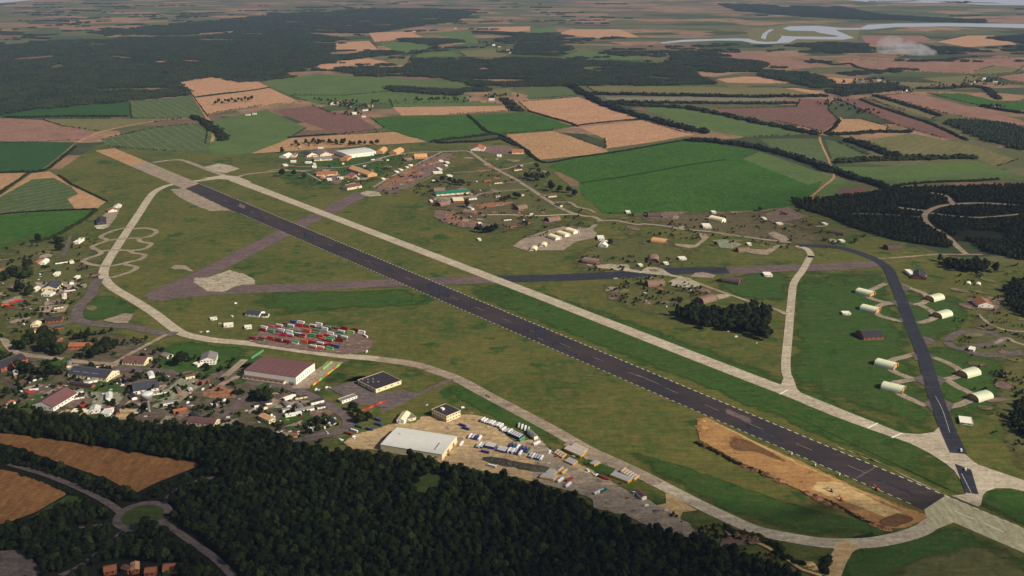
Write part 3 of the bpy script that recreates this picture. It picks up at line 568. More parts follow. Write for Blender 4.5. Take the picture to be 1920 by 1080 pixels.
sheet('grass_patch', 'A3', [(370, 410), (600, 400), (700, 470), (560, 480), (380, 450)], 'green_grass')
sheet('grass_patch', 'A3', [(-60, 300), (0, 290), (60, 330), (20, 370), (-60, 380)], 'green_grass')
sheet('red_garden', 'A4', [(860, 570), (1040, 500), (1180, 560), (1200, 630), (1000, 640), (880, 620)], 'rust_earth', jitter=1.2)
sheet('brick_yard', 'A3', [(690, 260), (800, 225), (900, 230), (890, 300), (700, 310)], 'rust_earth', jitter=.8)
# container yard and works yard
sheet('container_yard', 'A5', [(100, 365), (230, 290), (300, 180), (620, 120), (1000, 130), (1500, 200), (1700, 240), (1860, 390), (1760, 520), (1500, 560), (900, 500), (300, 420)], 'rubble', jitter=1)
sheet('works_yard', 'Y1', [(20, 440), (100, 380), (300, 330), (340, 310), (560, 290), (600, 250), (860, 230), (1000, 235), (1060, 250), (1300, 440), (1420, 420), (1560, 500), (1660, 560), (1900, 650), (1920, 800), (1700, 790), (1480, 750), (1300, 700), (1050, 660), (870, 610), (760, 600), (320, 500), (60, 490)], 'yard_concrete', jitter=1.2)
sheet('works_yard', 'Y2', [(0, 40), (120, 170), (330, 320), (560, 400), (700, 480), (900, 570), (1060, 660), (1150, 730), (1290, 850), (1150, 830), (980, 770), (820, 720), (680, 650), (440, 590), (420, 520), (300, 480), (0, 400)], 'pink_concrete', jitter=1.5)
sheet('parking_strip', 'A8', [(460, 120), (560, 80), (1420, 520), (1700, 680), (1300, 560), (900, 420), (700, 250)], 'pink_concrete')
sheet('grass_patch', 'A8', [(770, 390), (860, 350), (960, 380), (1280, 500), (1180, 600), (1000, 560), (880, 500)], 'green_grass')
# earthworks beside the runway
sheet('earthworks', 'M', [(1310, 786), (1325, 783), (1400, 822), (1500, 866), (1620, 922), (1738, 968), (1730, 978), (1690, 992), (1655, 990), (1590, 958), (1530, 934), (1440, 893), (1370, 858), (1312, 826), (1306, 800)], 'sand', jitter=1.0)
sheet('sand_floor', 'Y3', [(430, 490), (480, 450), (600, 445), (700, 490), (900, 590), (1040, 650), (1080, 690), (1000, 700), (940, 690), (700, 590), (560, 545)], 'pale_sand', jitter=1.2)
soft_patch('bare_earth', 'B6', [(930, 480), (1060, 430), (1300, 540), (1600, 690), (1750, 800), (1600, 760), (1300, 650), (1080, 640), (950, 580)], 'spoil_earth')
soft_patch('bare_earth', 'Y3', [(880, 720), (1020, 660), (1130, 700), (1050, 740), (980, 755)], 'spoil_earth')
road('kerb_strip', 'M', [(1342, 795), (1380, 812), (1430, 838), (1490, 866)], 2.4, 'pale_sand', keep=False)
road('kerb_strip', 'M', [(1490, 868), (1560, 898), (1640, 934), (1700, 958)], 1.6, 'pale_sand', keep=False)
# tracks between the shelters in the middle
road('base_road', 'M', px('B8', [(0, 292), (150, 240), (450, 197), (780, 185), (1080, 177), (1160, 212), (1300, 310), (1450, 400), (1620, 490), (1800, 600)]) + px('Y7', [(300, 92), (480, 210), (620, 282), (750, 320), (850, 330), (920, 365)]), 12, 'pink_concrete')
road('base_road', 'M', px('Y7', [(880, 370), (1000, 362), (1100, 372), (1250, 400)]) + px('B3', [(350, 205), (550, 225), (700, 255), (950, 275), (1250, 320), (1550, 360), (1780, 385)]), 11, 'pink_concrete')
road('base_road', 'B8', [(0, 600), (200, 480), (450, 365), (600, 282), (800, 185)], 9, 'pink_concrete')
road('base_road', 'B8', [(350, 632), (560, 530), (700, 460), (870, 365)], 8, 'pasture_olive')
road('track_link', 'B8', [(1450, 397), (1580, 375), (1700, 340), (1870, 310)], 9, 'pink_concrete')
road('track_link', 'B8', [(930, 430), (1100, 420), (1300, 402), (1450, 397)], 6, 'pink_concrete')
road('track_link', 'B8', [(880, 635), (1050, 630), (1130, 665), (1165, 715), (1250, 672), (1500, 642), (1790, 622)], 7, 'pink_concrete')
road('track_link', 'Z5', [(820, 400), (950, 400), (1100, 405), (1230, 400), (1330, 395)], 7, 'bright_concrete')
road('track_link', 'Y7', [(480, 220), (540, 190), (640, 200), (700, 240), (800, 260), (860, 290)], 9, 'pink_concrete')
road('track_link', 'Y7', [(870, 400), (820, 440), (780, 470)], 12, 'pink_concrete')
sheet('apron', 'Y7', [(110, 600), (170, 545), (370, 470), (560, 420), (830, 435), (880, 480), (860, 520), (680, 560), (570, 640), (330, 640), (250, 650)], 'pink_concrete', jitter=1.5)
sheet('rubble_ground', 'B8', [(0, 640), (180, 510), (480, 350), (760, 212), (920, 200), (880, 300), (800, 400), (640, 470), (360, 620), (80, 650)], 'rubble', jitter=2)
sheet('rust_ground', 'B8', [(100, 560), (300, 470), (480, 340), (560, 330), (480, 420), (300, 530), (160, 600)], 'rust_earth', jitter=2)
sheet('pale_hardstanding', 'B2', [(1300, 790), (1380, 760), (1560, 780), (1590, 830), (1400, 845), (1310, 820)], 'worn_concrete', jitter=1.6)
sheet('rubble_ground', 'B1', [(370, 640), (600, 640), (720, 730), (920, 780), (1160, 860), (1000, 870), (700, 850), (480, 790), (360, 720)], 'rubble', jitter=1.5)
sheet('rust_ground', 'B1', [(880, 570), (1120, 540), (1380, 530), (1300, 570), (950, 620)], 'rust_earth', jitter=1.5)
sheet('rust_ground', 'B1', [(500, 720), (620, 680), (640, 740), (900, 780), (880, 820), (560, 780)], 'rust_earth', jitter=1.2)
sheet('pale_hardstanding', 'B1', [(360, 480), (600, 465), (820, 450), (870, 470), (600, 500), (580, 540), (360, 510)], 'pink_concrete')
sheet('pale_hardstanding', 'Y7', [(860, 780), (980, 765), (1170, 770), (1185, 810), (1290, 830), (1340, 790), (1470, 800), (1550, 855), (1669, 880), (1669, 895), (1500, 870), (1250, 845), (1100, 825), (900, 800)], 'worn_concrete', jitter=1.6)
sheet('pale_hardstanding', 'B4', [(560, 170), (680, 120), (800, 130), (830, 160), (920, 200), (900, 230), (720, 240), (590, 215)], 'worn_concrete', jitter=1.6)
sheet('pale_hardstanding', 'B4', [(1080, 320), (1230, 310), (1270, 335), (1180, 365), (1130, 375)], 'worn_concrete', jitter=1.6)
sheet('grey_hardstanding', 'B4', [(800, 120), (860, 75), (960, 65), (1090, 100), (1060, 135), (920, 125)], 'pink_concrete')
sheet('pale_hardstanding', 'B3', [(630, 390), (820, 405), (890, 350), (850, 290), (920, 300), (960, 330), (840, 425), (760, 435), (640, 410)], 'pink_concrete')
sheet('pale_hardstanding', 'B3', [(980, 360), (1100, 350), (1200, 365), (1270, 400), (1180, 440), (1060, 430), (1040, 390)], 'grey_green_pad')
sheet('pale_hardstanding', 'B3', [(1290, 445), (1340, 440), (1500, 450), (1580, 410), (1700, 395), (1600, 440), (1510, 500), (1400, 490), (1310, 470)], 'pink_concrete')
sheet('pale_hardstanding', 'B3', [(1510, 295), (1570, 275), (1680, 320), (1760, 390), (1680, 380), (1560, 330)], 'pink_concrete')
sheet('rubble_ground', 'B3', [(330, 105), (560, 90), (760, 90), (640, 130), (560, 160), (380, 150)], 'rubble', jitter=1.5)
sheet('rubble_ground', 'B3', [(1480, 110), (1700, 40), (1780, 90), (1900, 130), (1800, 160), (1560, 200)], 'rubble', jitter=2)
sheet('rubble_ground', 'B2', [(480, 240), (700, 190), (1000, 180), (1080, 300), (900, 320), (680, 345), (540, 330)], 'rubble', jitter=2)
sheet('rubble_ground', 'B2', [(640, 500), (980, 510), (1060, 600), (1000, 680), (840, 640), (740, 580)], 'rubble', jitter=2)
road('track_link', 'B2', [(0, 490), (200, 465), (400, 490), (640, 480)], 8, 'pink_concrete')
road('track_link', 'B2', [(250, 420), (600, 430), (1000, 440), (1300, 390), (1500, 350), (1700, 280), (1920, 262)], 8, 'pink_concrete')
road('track_link', 'B2', [(560, 520), (760, 630)], 6, 'pink_concrete')
sheet('rubble_ground', 'B8', [(1080, 140), (1250, 120), (1560, 110), (1760, 190), (1700, 230), (1400, 210), (1150, 175)], 'rubble', jitter=2)
sheet('yard', 'Z4', [(590, 395), (640, 350), (680, 355), (650, 420), (610, 470), (530, 470), (545, 440)], 'pink_concrete')
sheet('yard', 'A1', [(380, 535), (560, 540), (700, 530), (980, 560), (970, 600), (760, 620), (640, 690), (480, 660), (440, 600)], 'pink_concrete')
sheet('yard', 'A1', [(420, 870), (460, 810), (780, 790), (730, 870), (600, 890)], 'pink_concrete')
sheet('yard', 'A1', [(1150, 970), (1400, 890), (1500, 900), (1440, 1000), (1300, 1000)], 'pink_concrete', jitter=1)
road('base_road', 'A1', [(790, 20), (750, 150), (700, 260)], 7, 'road_asphalt')
# worn bare patches among the shelters, stores and halls
for P, n, ms in (([(800, 330), (1000, 300), (1090, 380), (1100, 430), (980, 450), (820, 420)], 34, ('rubble', 'rubble', 'pink_concrete', 'rust_earth')), ([(1130, 405), (1340, 398), (1500, 395), (1620, 450), (1480, 470), (1150, 440)], 26, ('rubble', 'pasture_olive', 'pink_concrete', 'scrub')),
                 ([(1080, 480), (1300, 480), (1340, 560), (1180, 590)], 14, ('rubble', 'pasture_olive', 'rust_earth', 'pink_concrete')), ([(530, 280), (760, 280), (700, 350), (540, 350)], 24, ('rubble', 'pink_concrete', 'rubble')), ([(850, 285), (1000, 270), (1010, 310), (900, 310)], 14, ('rubble', 'pink_concrete')),
                 ([(0, 480), (190, 450), (170, 600), (0, 650)], 22, ('rubble', 'pink_concrete', 'pasture_olive')), ([(1790, 520), (1920, 500), (1920, 800), (1850, 790)], 22, ('pasture_olive', 'rubble', 'scrub')), ([(10, 670), (480, 690), (620, 780), (560, 820), (20, 780)], 60, ('green_grass', 'rubble', 'pink_concrete', 'green_grass'))):
    xs = [q[0] for q in P]; ys = [q[1] for q in P]; k = 0
    while k < n:
        q = (rnd.uniform(min(xs), max(xs)), rnd.uniform(min(ys), max(ys)))
        if not inpoly(q, P): continue
        k += 1; rx = rnd.uniform(8, 22); ry = rx * rnd.uniform(.35, .8)
        c_ = G(q); ang = rnd.uniform(0, 3); pw = []
        for i in range(7):
            a = i * 2 * math.pi / 7; r_ = rnd.uniform(.7, 1.25); v = Vector((math.cos(a) * rx * r_, math.sin(a) * ry * r_, 0)); pw.append(c_ + Vector((v.x * math.cos(ang) - v.y * math.sin(ang), v.x * math.sin(ang) + v.y * math.cos(ang), 0)))
        soft_patch('worn_patch', None, None, rnd.choice(ms), world=pw)
# bottom left: public road, roundabout
RB = G(px('Y5', [(905, 705)])[0])
rb_r = 24.0
def ring_pts(r, n=36): return [RB + Vector((math.cos(k * 2 * math.pi / n) * r, math.sin(k * 2 * math.pi / n) * r, 0)) for k in range(n)]
for i in range(1):
    L = ring_pts(rb_r + 3.5) ; L = L + [L[0], L[1]]
    road('roundabout_road', None, None, 9, 'road_asphalt', smooth=False, world=L)
    sheet('roundabout_island', None, None, 'verge', world=ring_pts(rb_r - 1))
for pts, ww in (([(60, 375), (150, 400), (300, 445), (450, 505), (600, 575), (700, 635), (760, 680)], 9), ([(1000, 735), (1080, 775), (1200, 860), (1350, 965), (1480, 1090)], 9),
                ([(850, 755), (800, 790), (700, 870), (600, 960), (480, 1040), (340, 1100)], 7), ([(1040, 640), (1060, 590), (1150, 525), (1250, 485), (1360, 460)], 6),
                ([(760, 755), (660, 762), (500, 780)], 5)):
    road('public_road', 'Y5', pts, ww, 'road_asphalt')
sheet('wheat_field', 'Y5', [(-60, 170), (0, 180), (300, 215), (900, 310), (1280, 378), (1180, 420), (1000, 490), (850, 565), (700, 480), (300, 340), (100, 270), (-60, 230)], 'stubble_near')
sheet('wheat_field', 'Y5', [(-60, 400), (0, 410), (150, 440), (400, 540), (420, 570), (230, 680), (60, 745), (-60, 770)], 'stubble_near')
sheet('verge', 'Y5', [(180, 720), (430, 575), (560, 590), (660, 650), (600, 670), (420, 690), (300, 720)], 'verge', jitter=1)
sheet('grey_yard', 'Y5', [(-60, 930), (130, 920), (230, 1000), (280, 1090), (-60, 1090)], 'road_asphalt')
road('pale_path', 'B7', [(860, 520), (930, 545), (1040, 610), (1150, 680), (1230, 735), (1330, 770), (1400, 790)], 4, 'pale_sand')
sheet('bare_earth', 'B7', [(620, 390), (760, 420), (880, 460), (900, 520), (760, 540), (680, 550), (560, 560), (600, 480)], 'rubble', jitter=2)
sheet('clearing', 'Y1', [(520, 760), (620, 690), (680, 660), (790, 710), (760, 780), (640, 820), (560, 810)], 'verge', jitter=1.5)
def gz(x, y):
    z = 0.0
    for x0, x1, y0, y1, P, h in SURF:
        if h > z and x0 <= x <= x1 and y0 <= y <= y1 and inpoly((x, y), P): z = h
    return z
from mathutils import noise as mnoise
# ------------------------------------------------------------------ trees
def leaf_cards(rs, centres, n, size, V, F, core=True):
    for (cx, cy, cz, rx, rz) in centres:
        if core:
            k = len(V); rr = .9
            for (a, b2, c) in ((0, 0, 1), (1, 0, .2), (.31, .95, .2), (-.81, .59, .2), (-.81, -.59, .2), (.31, -.95, .2), (.81, .59, -.6), (-.31, .95, -.6), (-1, 0, -.6), (-.31, -.95, -.6), (.81, -.59, -.6), (0, 0, -1)):
                j = rs.uniform(.8, 1.1)
                V.append((cx + a * rx * rr * j, cy + b2 * rx * rr * j, cz + c * rz * rr * j))
            for t3 in ((0, 1, 2), (0, 2, 3), (0, 3, 4), (0, 4, 5), (0, 5, 1), (1, 6, 2), (2, 7, 3), (3, 8, 4), (4, 9, 5), (5, 10, 1), (2, 6, 7), (3, 7, 8), (4, 8, 9), (5, 9, 10), (1, 10, 6), (6, 11, 7), (7, 11, 8), (8, 11, 9), (9, 11, 10), (10, 11, 6)):
                F.append(tuple(k + i for i in t3))
        for _ in range(n):
            while True:
                d = Vector((rs.uniform(-1, 1), rs.uniform(-1, 1), rs.uniform(-.6, 1)))
                if .1 < d.length < 1: break
            d.normalize(); r = rs.uniform(.86, .99)
            p = Vector((cx + d.x * rx * r, cy + d.y * rx * r, cz + d.z * rz * r))
            nrm = (d + Vector((rs.uniform(-.5, .5), rs.uniform(-.5, .5), rs.uniform(-.3, .7)))).normalized()
            a = nrm.orthogonal().normalized(); b2 = nrm.cross(a)
            th = rs.uniform(0, 6.28); a, b2 = a * math.cos(th) + b2 * math.sin(th), b2 * math.cos(th) - a * math.sin(th)
            s = size * rs.uniform(.6, 1.3); k = len(V)
            for (i, j) in ((-1, -.6), (.2, -1), (1, .3), (-.3, 1)): V.append(tuple(p + a * i * s + b2 * j * s))
            F.append((k, k + 1, k + 2, k + 3))
def crown_mesh(name, seed, kind, m, cards=34, lod=False):
    rs = random.Random(seed); V = []; F = []
    cs = []
    if kind == 'broad':                                   # about 11 m high, 9 m wide
        nl = rs.randint(7, 9)
        for i in range(nl):
            a = i * 2.4 + rs.uniform(-.4, .4); r = 2.6 * math.sqrt((i + .3) / nl) * rs.uniform(.8, 1.15)
            rr = rs.uniform(1.9, 2.7)
            cs.append((math.cos(a) * r, math.sin(a) * r, rs.uniform(5.2, 8.6) - r * .5 + (1.0 if i < 2 else 0), rr, rr * rs.uniform(.8, 1.1)))
    else:                                                 # pine: narrower, layered
        for i in range(6):
            h = 4.0 + i * 1.55; r = (6 - i) * .33
            for k in range(2 if i < 5 else 1):
                a = rs.uniform(0, 6.28)
                cs.append((math.cos(a) * r * .6, math.sin(a) * r * .6, h + rs.uniform(-.4, .4), 1.0 + r * .62, 1.1))
    leaf_cards(rs, cs, cards if not lod else 9, .78 if not lod else 1.1, V, F)
    return mesh(name, V, F, m)
def trunk_mesh(name, seed, h=6.5):
    rs = random.Random(seed); V = []; F = []
    def tube(p, q, r0, r1):
        d = (q - p).normalized(); a = d.orthogonal().normalized(); b2 = d.cross(a); k = len(V)
        for (c, r) in ((p, r0), (q, r1)):
            for i in range(6):
                th = i * math.pi / 3; V.append(tuple(c + a * math.cos(th) * r + b2 * math.sin(th) * r))
        for i in range(6): F.append((k + i, k + (i + 1) % 6, k + 6 + (i + 1) % 6, k + 6 + i))
    tube(Vector((0, 0, -.1)), Vector((.1, .1, h)), .32, .14)
    for i in range(4):
        a = rs.uniform(0, 6.28); z = h * rs.uniform(.45, .8)
        tube(Vector((0, 0, z)), Vector((math.cos(a) * 2, math.sin(a) * 2, z + 1.6)), .13, .05)
    return mesh(name, V, F, 'bark')
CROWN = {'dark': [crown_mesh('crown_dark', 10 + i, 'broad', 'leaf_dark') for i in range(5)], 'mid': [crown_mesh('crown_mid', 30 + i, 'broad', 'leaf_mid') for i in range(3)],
         'pine': [crown_mesh('crown_pine', 50 + i, 'pine', 'leaf_pine') for i in range(4)]}
TRUNK = [trunk_mesh('trunk', 70 + i) for i in range(3)]
def tree(p, kind, scale, label, group, name=None):
    e = bpy.data.objects.new(name or ('pine_tree' if kind == 'pine' else 'broadleaf_tree'), None); C.objects.link(e)
    e.empty_display_size = 1
    e.location = (p.x, p.y, gz(p.x, p.y)); e.rotation_euler = (0, 0, rnd.uniform(0, 6.28)); e.scale = (scale * rnd.uniform(.9, 1.12), scale * rnd.uniform(.9, 1.12), scale * rnd.uniform(.85, 1.15))
    tag(e, label, 'tree', group)
    obj('crown', rnd.choice(CROWN[kind]), e); obj('trunk', rnd.choice(TRUNK), e)
    return e
def scatter(poly, spacing, jit=.45):
    """jittered grid of world points whose pixels fall in the outline (pixels)"""
    W = [G(p) for p in poly]
    x0, x1 = min(p.x for p in W), max(p.x for p in W); y0, y1 = min(p.y for p in W), max(p.y for p in W)
    WP = [(p.x, p.y) for p in W]; out = []
    ny = int((y1 - y0) / spacing) + 1; nx = int((x1 - x0) / spacing) + 1
    for j in range(ny):
        for i in range(nx):
            x = x0 + (i + .5 * (j % 2)) * spacing + rnd.uniform(-jit, jit) * spacing; y = y0 + j * spacing + rnd.uniform(-jit, jit) * spacing
            if inpoly((x, y), WP): out.append(Vector((x, y, 0)))
    return out
def near_road(p, margin, roads):
    for L, wd in roads:
        for a, b2 in zip(L, L[1:]):
            if min(a.x, b2.x) - 60 > p.x or max(a.x, b2.x) + 60 < p.x: continue
            d = b2 - a; l2 = d.length_squared
            tt = 0 if l2 == 0 else max(0, min(1, (p - a).dot(d) / l2))
            if (p - a - d * tt).length < wd / 2 + margin: return True
    return False
# woods: points carrying instances of whole trees
TREESRC = {}
def tree_source(key, makers):
    col_ = bpy.data.collections.new('source_' + key)
    for i, me in enumerate(makers):
        o = bpy.data.objects.new('source_tree', me); col_.objects.link(o)
    TREESRC[key] = col_
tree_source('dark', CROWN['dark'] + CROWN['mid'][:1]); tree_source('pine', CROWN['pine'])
def patch_mesh(seed):
    rs = random.Random(seed); V = []; F = []; cs = []
    for i in range(5):
        for j in range(5):
            if rs.random() < .08: continue
            r = rs.uniform(3.4, 5.2); h = rs.uniform(6.5, 11)
            cs.append((i * 8 - 16 + rs.uniform(-3, 3), j * 8 - 16 + rs.uniform(-3, 3), h * .6, r, h * .45))
    leaf_cards(rs, cs, 5, 1.8, V, F)
    return mesh('wood_patch', V, F, 'leaf_far')
tree_source('far', [patch_mesh(90 + i) for i in range(5)])
GN = {}
def forest_group(key):
    if key in GN: return GN[key]
    ng = bpy.data.node_groups.new('scatter_' + key, 'GeometryNodeTree')
    ng.interface.new_socket('Geometry', in_out='INPUT', socket_type='NodeSocketGeometry'); ng.interface.new_socket('Geometry', in_out='OUTPUT', socket_type='NodeSocketGeometry')
    N = ng.nodes.new; gi = N('NodeGroupInput'); go = N('NodeGroupOutput')
    ci = N('GeometryNodeCollectionInfo'); ci.inputs[0].default_value = TREESRC[key]; ci.inputs[1].default_value = True; ci.inputs[2].default_value = True
    ip = N('GeometryNodeInstanceOnPoints'); ip.inputs['Pick Instance'].default_value = True
    ri = N('FunctionNodeRandomValue'); ri.data_type = 'INT'; ri.inputs[4].default_value = 0; ri.inputs[5].default_value = len(TREESRC[key].objects) - 1
    rr = N('FunctionNodeRandomValue'); rr.data_type = 'FLOAT_VECTOR'; rr.inputs[0].default_value = (0, 0, 0); rr.inputs[1].default_value = (.06, .06, 6.28)
    at = N('GeometryNodeInputNamedAttribute'); at.data_type = 'FLOAT_VECTOR'; at.inputs[0].default_value = 'tree_scale'
    ng.links.new(gi.outputs[0], ip.inputs['Points']); ng.links.new(ci.outputs[0], ip.inputs['Instance'])
    ng.links.new(ri.outputs[2], ip.inputs['Instance Index']); ng.links.new(rr.outputs[0], ip.inputs['Rotation']); ng.links.new(at.outputs[0], ip.inputs['Scale'])
    ng.links.new(ip.outputs[0], go.inputs[0]); GN[key] = ng
    return ng
def forest(name, pts, key, label, cat, smin=.8, smax=1.25):
    if not pts: return
    me = bpy.data.meshes.new(name); me.from_pydata([(p.x, p.y, .05) for p in pts], [], [])
    a = me.attributes.new('tree_scale', 'FLOAT_VECTOR', 'POINT')
    sc_ = []
    for p in pts:
        s = rnd.uniform(smin, smax); sc_ += [s * rnd.uniform(.9, 1.15), s * rnd.uniform(.9, 1.15), s * rnd.uniform(.85, 1.2)]
    a.data.foreach_set('vector', sc_)
    o = obj(name, me); o['kind'] = 'stuff'; o['label'] = label; o['category'] = cat
    md = o.modifiers.new('scatter', 'NODES'); md.node_group = forest_group(key)
    return o
def soil(z, pts):
    sheet('forest_floor', z, pts, 'forest_soil', jitter=2)

# the near wood
near = [(-60, 780), (0, 779), (100, 788), (230, 797), (330, 806), (420, 812), (500, 814), (555, 842), (640, 858), (720, 863), (770, 862), (830, 878), (900, 893), (960, 907), (1010, 918), (1060, 930), (1098, 952), (1120, 972), (1170, 988), (1230, 1003), (1290, 1013), (1340, 1028), (1400, 1048), (1450, 1064), (1510, 1100), (1560, 1180), (-80, 1180)]
EXC = [px('Y5', q) for q in ([(-60, 170), (0, 180), (300, 215), (900, 310), (1290, 378), (1180, 420), (1000, 490), (850, 565), (700, 480), (300, 340), (100, 270), (-60, 230)],
       [(-60, 400), (0, 410), (150, 440), (400, 540), (430, 570), (560, 590), (230, 690), (60, 745), (-60, 770)], [(-60, 930), (130, 920), (230, 1000), (280, 1090), (-60, 1090)],
       [(770, 640), (900, 620), (1040, 640), (1040, 720), (1000, 760), (880, 770), (780, 740)], [(560, 1050), (640, 1000), (800, 980), (1000, 1000), (1140, 1000), (1150, 1090), (540, 1090)])]
EXC.append(px('Y1', [(540, 770), (620, 700), (680, 670), (780, 710), (750, 770), (640, 800), (560, 800)]))
LOCAL_ROADS = ROADS[-7:]
def clear_view(p, h, polys):
    for k in (0, .5, 1.0):
        q = pix(p.x, p.y, h * k)
        if any(inpoly(q, e) for e in polys): return False
    return True
pts = [p for p in scatter(near, 7.6) if clear_view(p, 9.5, EXC) and not near_road(p, 5.0, LOCAL_ROADS)]
# keep the visible roads open towards the camera as well
pts = [p for p in pts if not near_road(p + Vector((0, 9.0, 0)), 2.5, LOCAL_ROADS)]
pts.sort(key=lambda p: p.length)
vis = [p for p in pts if -20 < pix(p.x, p.y, 6)[0] < 1940 and pix(p.x, p.y, 10)[1] < 1085]
one = set(); ROWS = []
for p in vis[:1]: pass
NEAR_INDIV = vis[:90]
ids = {id(p) for p in NEAR_INDIV}
for p in NEAR_INDIV:
    k = rnd.random()
    tree(p, 'dark' if k < .9 else 'mid', rnd.uniform(.85, 1.45), 'dark broadleaf tree in the near wood beside the public road', 'single trees of the near wood')
forest('near_wood', [p for p in pts if id(p) not in ids], 'dark', 'dense dark broadleaf wood along the edge of the works yard', 'wood', .8, 1.5)

# pine grove and other groves as single trees
grove = px('B4', [(612, 570), (640, 520), (760, 500), (1000, 520), (1150, 530), (1250, 520), (1400, 480), (1500, 470), (1690, 520), (1700, 620), (1690, 800), (1680, 890), (1590, 850), (1390, 760), (1130, 712), (980, 712), (800, 645)])
for p in scatter(grove, 12.0, .4): tree(p, 'pine' if rnd.random() < .2 else 'dark', rnd.uniform(1.5, 1.95), 'dark tree in the dense grove beside the pale parallel taxiway', 'trees of the taxiway grove')
grove2 = px('B5', [(1220, 650), (1300, 665), (1450, 690), (1560, 665), (1650, 700), (1695, 750), (1450, 748), (1290, 715)])
for p in scatter(grove2, 11, .4): tree(p, 'pine' if rnd.random() < .2 else 'dark', rnd.uniform(1.3, 1.7), 'dark tree in the isolated grove beside the fuel loop', 'trees of the grove by the fuel loop')
SINGLE = [('B2', [(215, 562)], 'dark', 1.9, 'largest of three round dark trees beside the parallel taxiway'), ('B2', [(378, 557)], 'dark', 1.4, 'middle one of three round dark trees beside the taxiway'),
          ('B2', [(520, 592)], 'dark', 1.4, 'last of three round dark trees, nearest the rubble'), ('B2', [(215, 236)], 'dark', 1.4, 'round dark tree standing behind the small white house'),
          ('B1', [(780, 600)], 'dark', 1.55, 'large bushy tree beside the green-roofed long shed'), ('Y7', [(1000, 590)], 'dark', 1.35, 'round dark tree beside two small white huts'),
          ('B1', [(1492, 815)], 'dark', .8, 'small dark tree alone on rough grass'), ('B5', [(537, 510)], 'mid', 1.2, 'bushy tree standing next to the dark earth mound'),
          ('A4', [(650, 300)], 'dark', 2.1, 'large dark tree on the lawn beside the white house'), ('B3', [(490, 315)], 'dark', .9, 'small dark tree behind the brown arched shelter'),
          ('B3', [(1440, 80)], 'dark', 1.2, 'dark tree at the corner of the big green field'), ('B3', [(1020, 410)], 'dark', .9, 'dark bush at the edge of the grey hardstanding'),
          ('Y5', [(925, 800)], 'dark', 1.5, 'large dark tree on the edge of the roundabout island')]
for z, q, k, s, lb in SINGLE: tree(G(px(z, q)[0]), k, s * 1.15, lb, None)
CLUMPS = [('B1', [(400, 290), (470, 285), (560, 290), (620, 310), (680, 320), (720, 315)], 1.15, 'dark tree in the row beside the rubble ground'),
          ('B1', [(1210, 530), (1260, 520), (1310, 500), (1390, 490), (1430, 495)], 1.1, 'dark tree in the clump behind the rust-coloured bank'),
          ('B1', [(900, 910), (950, 920), (1000, 925), (1050, 925), (1100, 915), (1140, 900)], 1.1, 'dark tree in the low clump before the purple rubble'),
          ('Z5', [(1040, 195), (1070, 200), (1100, 210), (1130, 205), (1160, 190), (1110, 165), (1180, 265), (1230, 270), (1280, 275), (1310, 295), (1100, 140)], 1.5, 'dark tree in the copse at the green field edge'),
          ('A3', [(310, 180), (370, 210), (430, 190), (350, 240), (470, 170), (430, 300), (470, 330), (560, 340), (610, 360), (520, 260), (180, 300), (260, 305)], 1.35, 'dark tree in the copse beside the brick yard'),
          ('A3', [(770, 200), (830, 195), (890, 190)], 1.1, 'dark tree in the short row behind the brick yard'),
          ('A3', [(890, 380), (950, 390), (1010, 360), (1080, 340), (1130, 300), (1080, 250), (1000, 330), (1170, 290)], 1.3, 'dark tree in the clump between brick yard and lawn'),
          ('A3', [(200, 520), (240, 530), (300, 545), (370, 550), (440, 555), (510, 560), (570, 560), (640, 560)], 1.15, 'dark tree in the hedge-like row behind the maroon-roofed hall'),
          ('A6', [(30, 480), (90, 500), (150, 500), (210, 495), (60, 430), (180, 440)], 1.05, 'dark tree in the square clump beside the long white trailer'),
          ('A6', [(1400, 620), (1450, 680), (1500, 730), (1560, 760), (1620, 770), (1520, 800)], 1.0, 'dark tree in the clump beside the parked blue buses'),
          ('A6', [(880, 800), (940, 790), (1000, 760), (900, 840)], .8, 'dark bush on the bank beside the bending base road'),
          ('A1', [(240, 480), (290, 500), (340, 480), (300, 400), (340, 360), (180, 480), (120, 500), (60, 520), (0, 530)], 1.4, 'dark tree in the belt beside the tan field corner'),
          ('A1', [(210, 640), (240, 650), (310, 680), (340, 680)], 1.2, 'dark tree beside the small pale huts'), ('A1', [(660, 190), (700, 180), (690, 110), (640, 100), (430, 80)], 1.2, 'dark tree on the rough bank below the green crop'),
          ('M', [(404 + 6.2 * k, 196 - .55 * k - 3.2 * (k % 2)) for k in range(12)], 1.15, 'dark tree in the small copse on the tan stubble'),
          ('M', [(1790, 508)], 1.3, 'dark tree at the rough grass beyond the shelters'),
          ('B2', [(1290, 125), (1360, 130), (1450, 135), (1530, 120), (1050, 120), (870, 115)], 1.2, 'dark tree in the row behind the big white hall')]
for z, q, s, lb in CLUMPS:
    for a in q: tree(G(px(z, [a])[0]), 'dark' if rnd.random() < .85 else 'mid', s * rnd.uniform(1.15, 1.7), lb, lb.replace('dark tree', 'trees').replace('dark bush', 'bushes'))

